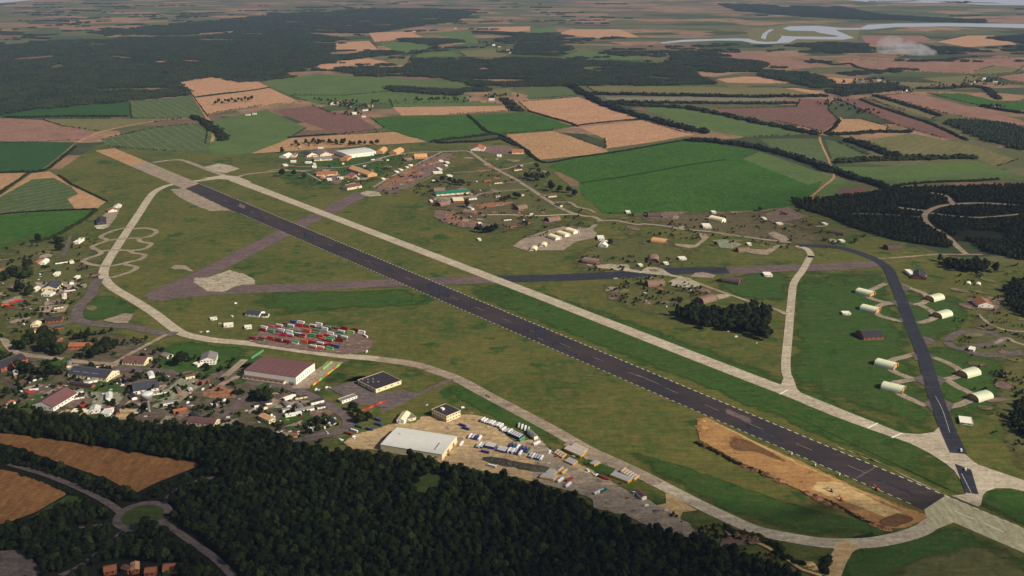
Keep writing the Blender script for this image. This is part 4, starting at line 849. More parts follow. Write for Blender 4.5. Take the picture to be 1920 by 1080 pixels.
# far woods
WOODS = [
    ('copse', 'dense dark copse beside the brown yard with white domes', 'M', [(1882, 545), (1900, 528), (1960, 520), (1960, 605), (1905, 590), (1888, 570)], 8.4),
    ('copse', 'dense dark copse on rough grass near the taxiway junction', 'M', [(1890, 790), (1905, 760), (1960, 740), (1960, 830), (1910, 820)], 8.3),
    ('forest', 'wide dark forest filling the land beyond the left fields', 'M', [(-80, 222), (0, 218), (40, 208), (243, 190), (360, 178), (335, 155), (400, 145), (450, 154), (487, 152), (612, 138), (590, 124), (640, 111), (624, 96), (624, 80), (640, 72), (560, 62), (430, 64), (330, 72), (120, 77), (0, 82), (-80, 84)], 34),
    ('forest', 'hazy dark forest between distant tan fields', 'M', [(160, 62), (300, 48), (480, 32), (700, 16), (900, 19), (850, 41), (740, 56), (690, 63), (560, 61), (430, 63), (300, 67)], 40),
    ('wood', 'long dark wood stretching across the middle distance', 'T2', [(-40, 385), (120, 385), (370, 385), (420, 345), (700, 338), (800, 340), (960, 330), (1100, 330), (1250, 340), (1750, 362), (1980, 380), (2000, 440), (1900, 470), (1500, 480), (1300, 485), (1000, 490), (850, 482), (760, 488), (580, 440), (380, 430), (100, 430), (0, 410)], 32),
    ('wood', 'dark belt of trees beside the olive pasture strip', 'T2', [(250, 495), (300, 488), (600, 512), (770, 497), (830, 508), (800, 542), (600, 537), (330, 517)], 30),
    ('wood', 'small oblong wood between bright green fields', 'T2', [(380, 230), (480, 222), (620, 222), (680, 238), (560, 250), (430, 247)], 34),
    ('wood', 'narrow wood below the tan field corner', 'T2', [(-30, 290), (100, 294), (200, 286), (350, 298), (250, 312), (0, 342)], 32),
    ('wood', 'blue-grey wood on rising land beyond the river', 'T3', [(200, 22), (500, 32), (900, 42), (1100, 82), (1400, 102), (1700, 112), (1700, 130), (1300, 120), (900, 107), (700, 97), (300, 62)], 40),
    ('wood', 'dark wood on the near bank of the river', 'T3', [(580, 258), (800, 240), (1040, 250), (1030, 297), (850, 300)], 34),
    ('wood', 'dark wood beside the white smoke', 'T3', [(1350, 262), (1500, 268), (1790, 295), (1500, 307), (1350, 300)], 34),
    ('wood', 'dark wood beyond the tan field near the river', 'T3', [(1700, 215), (1940, 200), (1940, 248)], 34),
    ('wood', 'ragged wood below the pink stubble', 'T3', [(-60, 300), (0, 295), (150, 295), (380, 345), (480, 358), (420, 402), (200, 412), (0, 385), (-60, 380)], 32),
    ('wood', 'ragged tree belt following the lane past farmhouses', 'T3', [(370, 395), (700, 412), (800, 445), (860, 485), (1200, 475), (1250, 502), (900, 542), (700, 485), (450, 435)], 32),
    ('wood', 'dark wood round the pale forest road loop', 'Z6', [(610, 320), (720, 315), (1050, 282), (1180, 250), (1400, 250), (1930, 235), (1940, 450), (1930, 660), (1700, 610), (1640, 560), (1560, 540), (1500, 590), (1200, 545), (960, 475), (800, 405), (640, 358)], 8.5),
    ('wood', 'dark wood on the right beyond the striped crops', 'T3', [(1480, 690), (1650, 680), (1800, 700), (1940, 740), (1940, 850), (1750, 805), (1600, 745)], 30),
    ('wood', 'dark block of trees above the pale field strips', 'T3', [(-250, 470), (100, 440), (200, 475), (-250, 482)], 30),
    ('wood', 'dark wood round distant white houses', 'T2', [(960, 300), (1000, 250), (1290, 265), (1290, 290), (1200, 315), (1060, 310)], 32),
    ('wood', 'dark wood beyond the green pasture', 'T2', [(740, 180), (940, 185), (1300, 205), (1400, 225), (960, 235), (800, 240), (1000, 205)], 36),
]
farr = random.Random(5)
FARR = [r for r in ROADS if r[0][0].y > 1600 and r[0][0].x > 500]
for nm, lb, z, pts0, spc in WOODS:
    P = px(z, pts0)
    if spc < 12:
        FARR2 = FARR if 'loop' in lb else []
        pp = [p for p in scatter(P, spc) if not any(near_road(p + Vector((0, k, 0)), 4, FARR2) for k in (0, 12, 24)) and not inpoly(pix(p.x, p.y), px('B5', [(1320, 470), (1480, 400), (1760, 420), (1780, 500), (1500, 480), (1370, 500)]))]
        forest(nm, pp, 'dark', lb, 'wood', .75, 1.1)
    else:
        forest(nm, [p for p in scatter(P, spc, .25) if mnoise.noise(p / 300) > -.34], 'far', lb, 'wood', .95, 1.25)
# scattered far copses and hedges that read as one mass
pp = []
for i in range(420):
    cx, cy = farr.uniform(-60, 1980), farr.uniform(2, 135)
    if cx > 1150 and cy < 70 and farr.random() < .6: continue
    q = (cx, cy)
    if any(inpoly(q, f) for f in FPOLY) or (1150 < cx and 40 < cy < 84): continue
    c = G(q); ln = farr.uniform(80, 520); a = farr.uniform(-.5, .7) ; wd = farr.choice((16, 16, 16, 50, 110))
    for k in range(int(ln / 32) * max(1, int(wd / 36))):
        s = farr.uniform(-.5, .5) * ln; t2 = farr.uniform(-.5, .5) * wd
        pp.append(c + Vector((math.cos(a) * s - math.sin(a) * t2, math.sin(a) * s + math.cos(a) * t2, 0)))
forest('far_woodland', pp, 'far', 'scattered hazy copses and hedges across the far plain', 'woodland', .7, 1.1)

# hedges along the edges of the far fields, and scrub round the base
hp = []
for P in FPOLY:
    if sum(q[1] for q in P) / len(P) > 300: continue
    W_ = [G(q) for q in P]
    for a, b2 in zip(W_, W_[1:] + W_[:1]):
        if (b2 - a).length < 25 or farr.random() < .62: continue
        n = int((b2 - a).length / 6.5)
        for k in range(n):
            if farr.random() < .82: hp.append(a.lerp(b2, k / max(1, n)) + Vector((farr.uniform(-2, 2), farr.uniform(-2, 2), 0)))
fp = []
for z, q in (('T2', [(30, 580), (120, 625), (60, 645), (30, 600), (150, 600), (-40, 570), (-20, 590), (190, 580)]), ('T2', [(930, 285), (945, 300), (1045, 297), (1150, 302), (880, 265), (850, 258), (980, 285), (800, 245)]), ('T3', [(1095, 450), (1000, 455), (1205, 512), (905, 530), (1250, 510), (1130, 470), (960, 470)]),
             ('T3', [(1640, 460), (1690, 445), (1745, 460), (1600, 472), (1550, 490), (1800, 480), (1500, 485)]), ('T3', [(1765, 606), (1720, 606)]), ('T3', [(830, 590), (900, 600), (950, 620), (870, 570), (1000, 640)]), ('B2', [(900, 110), (700, 100), (1000, 110), (620, 130)]), ('T2', [(450, 565), (560, 562), (660, 565), (830, 550), (900, 545)])):
    for a in q:
        c = G(px(z, [a])[0])
        for k in range(9): fp.append(c + Vector((farr.gauss(0, 34), farr.gauss(0, 26), 0)))
forest('farm_copses', fp, 'dark', 'dark trees gathered round the distant farms and houses', 'trees', .8, 1.4)
forest('field_hedges', hp, 'dark', 'thin dark hedges along the edges of the far fields', 'hedges', .25, .6)
def rough_fill(name, polys, n, label, smin, smax):
    out = []
    for P in polys:
        xs = [q[0] for q in P]; ys = [q[1] for q in P]; k = 0
        while k < n:
            q = (farr.uniform(min(xs), max(xs)), farr.uniform(min(ys), max(ys))); k += 1
            if inpoly(q, P):
                c = G(q)
                for _ in range(farr.randint(1, 5)):
                    d = c + Vector((farr.gauss(0, 5), farr.gauss(0, 5), 0))
                    if not near_road(d, 1.5, ROADS): out.append(d)
    forest(name, out, 'dark', label, 'scrub', smin, smax)
rough_fill('base_scrub', [[(0, 640), (200, 610), (300, 650), (500, 690), (640, 760), (660, 830), (560, 830), (300, 800), (0, 770)]], 420, 'dark scrub and small bushes between the halls of the base', .25, .8)
rough_fill('shelter_scrub', [[(800, 340), (990, 300), (1090, 390), (1110, 430), (990, 450), (830, 420)], [(1130, 400), (1340, 395), (1500, 390), (1640, 450), (1480, 470), (1150, 440)], [(1080, 480), (1300, 480), (1330, 560), (1180, 590)], [(640, 290), (850, 290), (800, 370), (560, 350)], [(10, 460), (190, 440), (160, 600), (0, 640)]], 170, 'low scrub dotted over the rough ground round the shelters', .18, .6)
rough_fill('edge_scrub', [[(1780, 500), (1930, 480), (1930, 860), (1860, 820), (1800, 640)], [(1240, 960), (1480, 1030), (1480, 1080), (1340, 1020)]], 120, 'low scrub on the rough grass rim of the airfield', .2, .5)
# hedges and tree belts
def hedge(label, z, pts0, width=5, h=4.5, name='hedgerow', cat='hedge', group=None, gap=0.0):
    L = catmull(GZ(z, pts0), 6) if len(pts0) > 2 else GZ(z, pts0)
    rs = random.Random(len(label) * 7 + int(L[0].x)); V = []; F = []; cs = []
    o0 = L[0]
    for a, b2 in zip(L, L[1:]):
        d = b2 - a; n = max(1, math.ceil(d.length / (width * .5))); pr = Vector((-d.y, d.x, 0)).normalized()
        for k in range(n):
            if rs.random() < gap: continue
            c = a + d * ((k + rs.uniform(.3, .7)) / n) + pr * rs.uniform(-.3, .3) * width
            r = width * rs.uniform(.42, .68); hh = h * rs.uniform(.6, 1.2)
            cs.append((c.x - o0.x, c.y - o0.y, hh * .48, r, hh * .55))
    leaf_cards(rs, cs, 8, width * .16, V, F)
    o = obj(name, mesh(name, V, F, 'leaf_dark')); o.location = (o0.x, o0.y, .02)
    return tag(o, label, cat, group)
HEDGES = [
    ('dark tree belt between the pink stubble and the pale strip', 'M', [(1073, 162), (1110, 185), (1160, 207), (1250, 233), (1325, 250)], 26, 12),
    ('long dark tree belt below the purple ploughed field', 'M', [(1135, 193), (1190, 198), (1280, 203), (1340, 213), (1400, 226), (1460, 238), (1533, 252)], 24, 11),
    ('straight dark belt above the pale strip', 'M', [(1090, 177), (1180, 178), (1290, 180), (1400, 182), (1550, 181)], 26, 10),
    ('straight dark belt below the pale strip', 'M', [(1140, 192), (1300, 194), (1420, 195), (1490, 194)], 24, 9),
    ('long diagonal tree belt behind the large green field', 'Z6', [(40, -20), (250, 0), (400, 20), (600, 70), (850, 160), (1000, 205), (1150, 245)], 22, 11),
    ('dark belt between two striped crops and pasture', 'Z6', [(860, 105), (1000, 95), (1200, 88), (1400, 85), (1640, 80)], 24, 11),
    ('short diagonal belt joining the dark belt', 'Z6', [(930, -20), (1050, 20), (1200, 70)], 24, 11),
    ('thick hedge below the vivid green crop', 'B8', [(720, 80), (850, 85), (1000, 75), (1200, 70), (1450, 40)], 12, 7),
    ('dark hedge down the edge of the tan stubble', 'B8', [(1450, 20), (1600, 90), (1750, 150), (1830, 220), (1900, 280)], 9, 6),
    ('hedge between the two vivid green crops', 'T2', [(712, 650), (760, 690), (815, 740), (900, 765), (1000, 820)], 9, 6),
    ('dark hedge along the foot of the vivid green crop', 'T2', [(500, 800), (600, 785), (750, 770), (860, 755)], 14, 7),
    ('hedge between the tan stubbles with small trees', 'T2', [(1300, 712), (1400, 698), (1550, 682), (1690, 672)], 7, 5),
    ('dark hedge along the lower side of pink stubble', 'T2', [(1050, 625), (1150, 655), (1260, 685), (1330, 712)], 8, 6),
    ('dark wedge of trees above the two green crops', 'T2', [(915, 560), (950, 590), (985, 615), (1010, 625)], 26, 9),
    ('hedge at the foot of the tan stubble and green field', 'M', [(985, 285), (1010, 302), (1035, 305), (1080, 296), (1140, 288), (1200, 278), (1290, 262)], 7, 5),
    ('low hedge crossing the large green field', 'M', [(1092, 343), (1180, 330), (1290, 310), (1360, 300)], 5, 2.5),
    ('dark hedge between the crop and the tan field on the left', 'Z4', [(-40, 165), (120, 160), (245, 152), (330, 95), (420, 20)], 9, 6),
    ('hedge beside the tan field running to the airfield corner', 'Z4', [(-40, 300), (60, 235), (160, 165)], 7, 5),
    ('hedge between the striped crop and the overrun', 'Z4', [(330, 175), (400, 225), (500, 275), (605, 325)], 6, 4),
    ('hedge below the striped crop on the left', 'Z4', [(-40, 402), (150, 385), (400, 372), (540, 368)], 5, 4),
    ('dark trees along the lower edge of the left crop', 'Z4', [(545, 372), (470, 430), (400, 470), (330, 510), (240, 545), (180, 560)], 9, 6),
    ('thick hedge dropping from the striped field to the meadow', 'T1', [(1090, 660), (1150, 690), (1220, 740), (1260, 790)], 24, 9),
    ('hedge along the top of the tan stubble', 'T1', [(1620, 775), (1750, 765), (1900, 755)], 8, 5),
    ('thin hedge between two tan stubbles on the left', 'T1', [(1100, 548), (1250, 528), (1400, 512), (1515, 493)], 8, 5),
    ('hedge and shrubs below the dark green crop', 'T1', [(30, 660), (180, 660), (360, 655), (550, 655), (720, 656)], 14, 6),
    ('dark hedge by the olive pasture and river field', 'T3', [(1080, 540), (1200, 575), (1350, 620), (1450, 655)], 18, 8),
    ('hedge down the brown ploughed strip', 'T3', [(1000, 560), (1100, 600), (1250, 650), (1400, 700), (1600, 790)], 14, 7),
    ('hedge under the tan triangle field', 'T3', [(830, 760), (950, 755), (1100, 745), (1280, 745)], 18, 9),
    ('hedge beside the ploughed field lane', 'T3', [(880, 680), (850, 720), (800, 755)], 12, 7),
    ('sparse tree row along the lower olive pasture', 'Z6', [(1180, 240), (1300, 225), (1450, 215), (1640, 210), (1780, 200)], 10, 6),
    ('hedge under the bright crop by the farmhouse', 'T3', [(1690, 600), (1860, 632), (1960, 640)], 18, 8),
    ('far hedge between the olive fields and farm', 'T3', [(1330, 500), (1480, 500), (1600, 490), (1700, 500), (1770, 560)], 22, 9),
    ('dark hedge between the pink far fields', 'T3', [(720, 335), (850, 365), (940, 360), (1000, 385), (1200, 410)], 16, 7),
    ('roadside hedge above the public road and tan field', 'Y5', [(0, 330), (120, 375), (300, 415), (480, 480), (640, 555), (760, 610)], 9, 7),
    ('roadside hedge below the pale tan field point', 'Y5', [(860, 600), (960, 580), (1060, 530), (1180, 470), (1290, 420)], 8, 6),
    ('roadside hedge between public road and lower tan field', 'Y5', [(130, 440), (280, 485), (420, 545), (560, 610), (660, 670)], 6, 4),
    ('scrubby bank along the outer side of the runway earthworks', 'B6', [(480, 520), (560, 560), (760, 650), (1000, 780), (1300, 900), (1550, 990)], 5, 2.4),
    ('scrub along the lower end of the runway earthworks', 'Y3', [(400, 520), (560, 580), (700, 660), (850, 730), (960, 770)], 4, 2),
    ('bushes along the track by the tan corner', 'B7', [(620, 400), (700, 440), (860, 470), (980, 520), (1080, 580)], 8, 5),
    ('bushes along the pale path through the wood edge', 'B7', [(1000, 600), (1150, 660), (1260, 700)], 7, 4),
    ('dark hedge beside the tan link road', 'B7', [(1460, 640), (1430, 700), (1410, 760)], 8, 5),
]
for a in HEDGES: hedge(a[0], a[1], a[2], a[3] * (1.35 if a[3] >= 18 else 1), a[4] * (1.15 if a[3] >= 18 else 1))
# ------------------------------------------------------------------ buildings
BOXC = {}
def box_mesh(sx, sy, sz, m, x0=0.0, y0=0.0, z0=0.0):
    key = (round(sx, 2), round(sy, 2), round(sz, 2), m, round(x0, 2), round(y0, 2), round(z0, 2))
    if key in BOXC: return BOXC[key]
    V = [(x0 + i * sx, y0 + j * sy, z0 + k * sz) for k in (0, 1) for j in (0, 1) for i in (0, 1)]
    F = [(0, 2, 3, 1), (4, 5, 7, 6), (0, 1, 5, 4), (1, 3, 7, 5), (3, 2, 6, 7), (2, 0, 4, 6)]
    BOXC[key] = mesh('box', V, F, m); return BOXC[key]
def part(name, me, parent, loc=(0, 0, 0), rz=0.0):
    o = obj(name, me, parent); o.location = loc; o.rotation_euler = (0, 0, rz); return o
def frame(z, A, B, Cc):
    a, b2, c = [G(p) for p in px(z, [A, B, Cc])]
    u = b2 - a; L = u.length; u /= L; v = Vector((-u.y, u.x, 0)); wd = (c - b2).dot(v)
    return a, u, L, abs(wd), wd
def root(name, a, ang, label, cat, group=None):
    e = bpy.data.objects.new(name, None); C.objects.link(e); e.location = (a.x, a.y, gz(a.x, a.y)); e.rotation_euler = (0, 0, ang); e.empty_display_size = 2
    return tag(e, label, cat, group)
def gable_roof(L, W, h, rise, over, m, along='x'):
    o = over; th = .25
    if along == 'x': prof = [(-o, h - o * rise / (W / 2)), (W / 2, h + rise), (W + o, h - o * rise / (W / 2))]; V = [(x, y, z) for x in (-o, L + o) for (y, z) in prof] + [(x, y, z + th) for x in (-o, L + o) for (y, z) in prof]
    else: prof = [(-o, h - o * rise / (L / 2)), (L / 2, h + rise), (L + o, h - o * rise / (L / 2))]; V = [(x, y, z) for y in (W + o, -o) for (x, z) in prof] + [(x, y, z + th) for y in (W + o, -o) for (x, z) in prof]
    F = [(6, 7, 10, 9), (7, 8, 11, 10), (0, 3, 4, 1), (1, 4, 5, 2), (0, 1, 7, 6), (1, 2, 8, 7), (3, 9, 10, 4), (4, 10, 11, 5), (0, 6, 9, 3), (2, 5, 11, 8)]
    return mesh('roof', V, F, m)
def wall_mesh(L, W, h, rise, m, along='x'):
    V = [(0, 0, 0), (L, 0, 0), (L, W, 0), (0, W, 0), (0, 0, h), (L, 0, h), (L, W, h), (0, W, h)]; F = [(0, 1, 5, 4), (1, 2, 6, 5), (2, 3, 7, 6), (3, 0, 4, 7)]
    if rise:
        if along == 'x': V += [(0, W / 2, h + rise - .05), (L, W / 2, h + rise - .05)]; F[3] = (3, 0, 4, 8, 7); F[1] = (1, 2, 6, 9, 5)
        else: V += [(L / 2, 0, h + rise - .05), (L / 2, W, h + rise - .05)]; F[0] = (0, 1, 5, 8, 4); F[2] = (2, 3, 7, 9, 6)
    else: F.append((4, 5, 6, 7))
    return mesh('wall', V, F, m)
def building(name, label, cat, z, A, B, Cc, h, wm='cream_wall', rm='grey_roof', roof='gable', rise=None, wins=(3, 2), along=None, group=None, storeys=1, chimney=False, doors=1, minW=4):
    a, u, L, W, wd = frame(z, A, B, Cc)
    W = max(W, minW); L = max(L, minW)
    if wd < 0: a = a + u * L; u = -u
    e = root(name, a, math.atan2(u.y, u.x), label, cat, group)
    al = along or ('x' if L >= W else 'y')
    rise = rise if rise is not None else min(L, W) * .2
    if roof == 'gable':
        part('wall', wall_mesh(L, W, h, rise, wm, al), e)
        r = part('roof', gable_roof(L, W, h + .03, rise, .35, rm, al), e)
        part('ridge_cap', box_mesh(L + .8, .5, .22, 'grey_roof') if al == 'x' else box_mesh(.5, W + .8, .22, 'grey_roof'), r, (-.4, W / 2 - .25, h + rise + .12) if al == 'x' else (L / 2 - .25, -.4, h + rise + .12))
        if chimney: part('chimney', box_mesh(.9, .9, 2.2, 'brick_wall'), r, (L * .2, W / 2 - .4, h + rise - .8))
    else:
        part('wall', wall_mesh(L, W, h, 0, wm), e)
        r = part('roof', box_mesh(L + .5, W + .5, .35, rm, -.25, -.25, h + .01), e)
        V = []; F = []
        part('parapet', box_mesh(L + .7, .35, .7, wm, -.35, -.35, h), e); part('parapet', box_mesh(L + .7, .35, .7, wm, -.35, W, h), e)
        part('parapet', box_mesh(.35, W, .7, wm, -.35, 0, h), e); part('parapet', box_mesh(.35, W, .7, wm, L, 0, h), e)
    ww, wh = min(2.6, L / 6), min(1.6, h / storeys * .4)
    for s in range(storeys):
        zz = h / storeys * (s + .48)
        for i in range(wins[0]): part('window', box_mesh(ww, .1, wh, 'glass'), e, (L * (i + .5 + (.12 if s == 0 else 0)) / (wins[0] + (.3 if s == 0 else 0)) - ww / 2, -.08, zz))
        for i in range(wins[1]): part('window', box_mesh(.1, ww, wh, 'glass'), e, (L - .02, W * (i + .5) / wins[1] - ww / 2, zz))
    for i in range(doors):
        d = part('door', box_mesh(1.6, .14, min(2.4, h * .7), 'dark_steel'), e, (L * (.12 + .4 * i) - .8, -.1, 0))
    return e
# the large hangar
a, u, L, W, wd = frame('H1', (200, 735), (1235, 885), (1575, 590))
hg = root('hangar', a, math.atan2(u.y, u.x), 'large white hangar with maroon roof beside the container yard', 'hangar')
part('wall', wall_mesh(L, W, 11.5, 1.6, 'white_wall', 'x'), hg)
rf = part('roof', gable_roof(L, W, 11.55, 1.6, .2, 'maroon_roof', 'x'), hg)
for k in range(9): part('roof_rib', box_mesh(.25, W / 2, .1, 'grey_roof'), rf, (L * (k + .5) / 9, 0, 11.9)).rotation_euler = (math.atan2(1.6, W / 2), 0, 0)
part('lean_to', wall_mesh(L * .8, 5, 4, 0, 'cream_wall'), hg, (-.5, -5.02, 0)); part('lean_to_roof', box_mesh(L * .8 + .6, 5.4, .3, 'maroon_roof', -.8, -5.4, 4.02), hg)
for k in range(9): part('window', box_mesh(.1, 1.9, 2.2, 'glass'), hg, (L - .02, W * (k + .35) / 9, 4.2))
part('door', box_mesh(9, .12, 3.6, 'steel_grey'), hg, (L * .86, -.1, 0))
for k in range(8): part('window', box_mesh(3.0, .1, 1.1, 'glass'), hg, (L * .8 * (k + .3) / 8, -5.1, 2.0))
# the pale-roofed works hall
a, u, L, W, wd = frame('W1', (150, 700), (1375, 900), (1725, 545))
wh_ = root('works_hall', a, math.atan2(u.y, u.x), 'wide works hall with pale flat roof among parked buses', 'hall')
part('wall', wall_mesh(L, W, 9.0, 0, 'cream_wall'), wh_); rf = part('roof', gable_roof(L, W, 9.02, 1.2, .3, 'pale_roof', 'x'), wh_)
part('roof_vent', box_mesh(.7, W * .34, .35, 'dark_steel'), rf, (L * .84, W * .14, 9.62)).rotation_euler = (.075, 0, 0)
part('roof_vent', box_mesh(2.6, 2.2, 1.0, 'steel_grey'), rf, (L * .12, W * .62, 9.6))
for k in range(2): part('door', box_mesh(.14, 6, 5.6, 'brick_wall'), wh_, (L, W * (.34 + .36 * k), 0))
for k in range(5): part('window', box_mesh(3, .12, 1.6, 'glass'), wh_, (L * (.42 + .115 * k), -.08, 3.2))
B_ = building
e = B_('office_block', 'two-storey cream office with dark flat roof and white rooftop box', 'office', 'Y1', (680, 240), (790, 292), (893, 248), 9.5, roof='flat', rm='dark_roof', wins=(6, 5), storeys=2)
part('roof_box', box_mesh(5, 4, 2.4, 'white_wall'), e, (8, 8, 9.9))
e = B_('store_building', 'square store with black roof and cream walls beyond the car park', 'store', 'Z8', (1085, 722), (1220, 792), (1417, 728), 5.5, roof='flat', rm='dark_roof', wins=(5, 4), doors=2)
for k in range(6): part('roof_unit', box_mesh(1.8, 1.8, .9, 'steel_grey'), e, (3 + 4.3 * k, 5 + (k % 3) * 6, 5.9))
B_('annex', 'long white flat-roofed hut on grass below the black-roofed store', 'hut', 'Z8', (938, 852), (966, 868), (1078, 828), 3.6, 'white_wall', 'grey_roof', 'flat', wins=(1, 5))
B_('site_cabin', 'long white cabin on the tan verge beside the base road', 'cabin', 'A6', (395, 478), (420, 490), (580, 430), 3.2, 'white_wall', 'white_paint', 'flat', wins=(0, 3))
B_('gate_house', 'small white house among the trees by the works yard', 'house', 'Y1', (415, 300), (472, 306), (480, 240), 6, 'white_wall', 'cream_wall', 'gable', wins=(2, 1))
B_('guard_hut', 'small grey shed behind the white house at the works yard', 'shed', 'Y1', (500, 285), (560, 270), (500, 240), 3.5, 'cream_wall', 'grey_roof', 'flat', wins=(1, 1))
B_('barrack', 'long barrack with maroon roof and cream front near the lone dark tree', 'barrack', 'A4', (50, 292), (272, 307), (372, 243), 4.5, 'cream_wall', 'maroon_roof', wins=(7, 4), doors=2)
B_('barrack_wing', 'low cream wing joined to the maroon-roofed barrack', 'wing', 'A4', (440, 215), (505, 235), (555, 205), 3.2, 'cream_wall', 'grey_roof', wins=(2, 2))
B_('villa', 'bright white two-storey house on the lawn below the perimeter track', 'house', 'A4', (840, 300), (1000, 290), (1120, 212), 7.5, 'white_wall', 'grey_roof', wins=(5, 4), storeys=2)
B_('villa_porch', 'low white porch block in front of the bright white house', 'porch', 'A4', (770, 302), (815, 320), (860, 295), 3.4, 'white_wall', 'cream_wall', 'flat', wins=(2, 1))
e = B_('slate_hall', 'long hall with slate roof, pale skylight strips and cream front', 'hall', 'A3', (690, 582), (1082, 632), (1215, 552), 6.2, 'cream_wall', 'slate_roof', wins=(9, 5), doors=2)
for k in range(3): part('skylight', box_mesh(11, 1.4, .2, 'white_paint'), e, (6 + 16 * k, 5.5, 8.6))
B_('workshop', 'workshop with slate roof and white ridge beside the water tower', 'workshop', 'A4', (165, 600), (420, 560), (385, 475), 5.2, 'white_wall', 'slate_roof', wins=(5, 2), doors=2)
B_('maroon_hall', 'broad hall with maroon roof and white end wall by the wood edge', 'hall', 'A3', (335, 905), (545, 935), (818, 790), 6.0, 'white_wall', 'maroon_roof', wins=(4, 7), doors=1)
B_('brick_hall', 'brick hall with dark roof at the bend of the base road', 'hall', 'A3', (-110, 500), (15, 535), (225, 412), 6.5, 'brick_wall', 'dark_roof', wins=(3, 6), storeys=2)
B_('brown_hall', 'brown-roofed building with cream front touching the wood', 'building', 'A4', (705, 915), (985, 940), (1062, 885), 5.5, 'cream_wall', 'maroon_roof', wins=(6, 3))
B_('brick_bungalow', 'low brick bungalow with red tiles inside the copse', 'bungalow', 'A3', (690, 290), (890, 290), (900, 250), 3.4, 'brick_wall', 'tile_roof', wins=(4, 1))
B_('dark_shed', 'dark-roofed shed between dark trees of the copse', 'shed', 'A3', (450, 225), (580, 235), (600, 195), 3.6, 'brick_wall', 'dark_roof', wins=(3, 1))
B_('yard_shed', 'long low dark shed below the slate hall', 'shed', 'A3', (700, 665), (930, 700), (945, 675), 2.8, 'brick_wall', 'dark_roof', wins=(4, 0))
B_('pale_store', 'pale flat store wedged between maroon hall and wood', 'store', 'A3', (720, 960), (890, 965), (900, 930), 3.6, 'cream_wall', 'white_paint', 'flat', wins=(3, 1))
B_('pale_store', 'white double-pitched shed beside the grey pad at the wood edge', 'shed', 'A3', (905, 960), (1010, 950), (1000, 905), 4.0, 'white_wall', 'pale_roof', wins=(2, 1))
B_('lilac_store', 'pale lilac flat store beside the white pitched shed', 'store', 'A3', (1020, 985), (1110, 985), (1120, 930), 3.2, 'white_wall', 'pale_roof', 'flat', wins=(2, 1))
B_('gate_store', 'small cream store standing before the maroon hall', 'store', 'A3', (340, 905), (425, 912), (430, 885), 3.4, 'cream_wall', 'cream_wall', 'flat', wins=(2, 1))
B_('pink_shed', 'little pink-roofed shed at the wood edge', 'shed', 'A3', (45, 880), (120, 880), (125, 845), 3.4, 'white_wall', 'tile_roof', wins=(2, 1))
B_('farm_house', 'tan gabled house with pale yard under the wood', 'house', 'A6', (40, 745), (190, 820), (260, 770), 5, 'cream_wall', 'tan_wall', wins=(3, 2))
B_('small_hut', 'white hut on the bank above the bending base road', 'hut', 'A6', (700, 850), (760, 865), (810, 825), 3, 'white_wall', 'grey_roof', wins=(1, 1))
B_('small_hut', 'white hut close to the track junction under the wood', 'hut', 'A6', (765, 925), (810, 930), (850, 890), 3, 'white_wall', 'pale_roof', 'flat', wins=(1, 1))
B_('small_hut', 'salmon-roofed hut almost hidden by the wood', 'hut', 'A6', (500, 1005), (600, 1010), (615, 975), 3, 'cream_wall', 'tile_roof', wins=(1, 1))
B_('white_store', 'wide white store with grey yard beside dark trees on the left', 'store', 'A1', (465, 695), (570, 700), (572, 665), 3.6, 'white_wall', 'pale_roof', 'flat', wins=(3, 1))
B_('grey_works', 'grey shed with pale stripe beside the dark base road', 'shed', 'A1', (470, 645), (640, 640), (650, 575), 5, 'cream_wall', 'slate_roof', wins=(3, 1))
B_('pale_hut', 'pale hut pair beside two dark trees on the left', 'hut', 'A1', (335, 645), (410, 645), (410, 610), 3.4, 'cream_wall', 'pale_roof', wins=(2, 1))
B_('white_tank_house', 'white oblong building on grass beside the serpentine tracks', 'building', 'A1', (830, 108), (890, 108), (915, 60), 4, 'white_wall', 'white_paint', 'flat', wins=(2, 1))
B_('white_cottage', 'white cottage with red annex on the rough bank', 'cottage', 'A1', (435, 342), (510, 340), (525, 300), 3.8, 'white_wall', 'white_paint', wins=(2, 1))
B_('red_annex', 'small red shed beside the white cottage on the rough bank', 'shed', 'A1', (380, 335), (425, 335), (440, 300), 3, 'brick_wall', 'tile_roof', wins=(1, 0))
B_('little_store', 'little white store beside the grey shed', 'store', 'A1', (600, 472), (655, 470), (660, 440), 3.4, 'white_wall', 'white_paint', 'flat', wins=(1, 1))
B_('little_store', 'little white store alone on grass by the base road', 'store', 'A1', (835, 502), (875, 502), (880, 478), 3.0, 'white_wall', 'white_paint', 'flat', wins=(1, 1))
B_('long_store', 'long dark shed with tan bank beside the base road', 'shed', 'A1', (510, 1000), (700, 985), (690, 945), 4, 'brick_wall', 'dark_roof', wins=(4, 1))
B_('cream_store', 'cream store with pink yard at the copse', 'store', 'A1', (345, 1045), (440, 1040), (440, 1005), 3.8, 'cream_wall', 'cream_wall', wins=(3, 1))
B_('radar_hut', 'black-roofed hut on a round white apron near the perimeter track', 'hut', 'Z4', (545, 460), (600, 455), (605, 425), 5, 'dark_steel', 'dark_roof', wins=(1, 1))
B_('apron_hut', 'small red-and-white hut on the apron near the striped crop', 'hut', 'Z4', (610, 388), (660, 382), (660, 370), 3.2, 'white_wall', 'tile_roof', wins=(2, 0))
B_('apron_hut', 'small pale hut at the far end of the striped crop apron', 'hut', 'Z4', (640, 362), (680, 360), (680, 350), 3, 'white_wall', 'pale_roof', wins=(2, 0))
sheet('round_apron', 'Z4', [(530, 465), (545, 480), (580, 483), (608, 470), (600, 455), (560, 455)], 'bright_concrete')
for q, lb in (([(850, 405), (905, 395), (910, 380)], 'store pair beside the diagonal old runway'),): pass
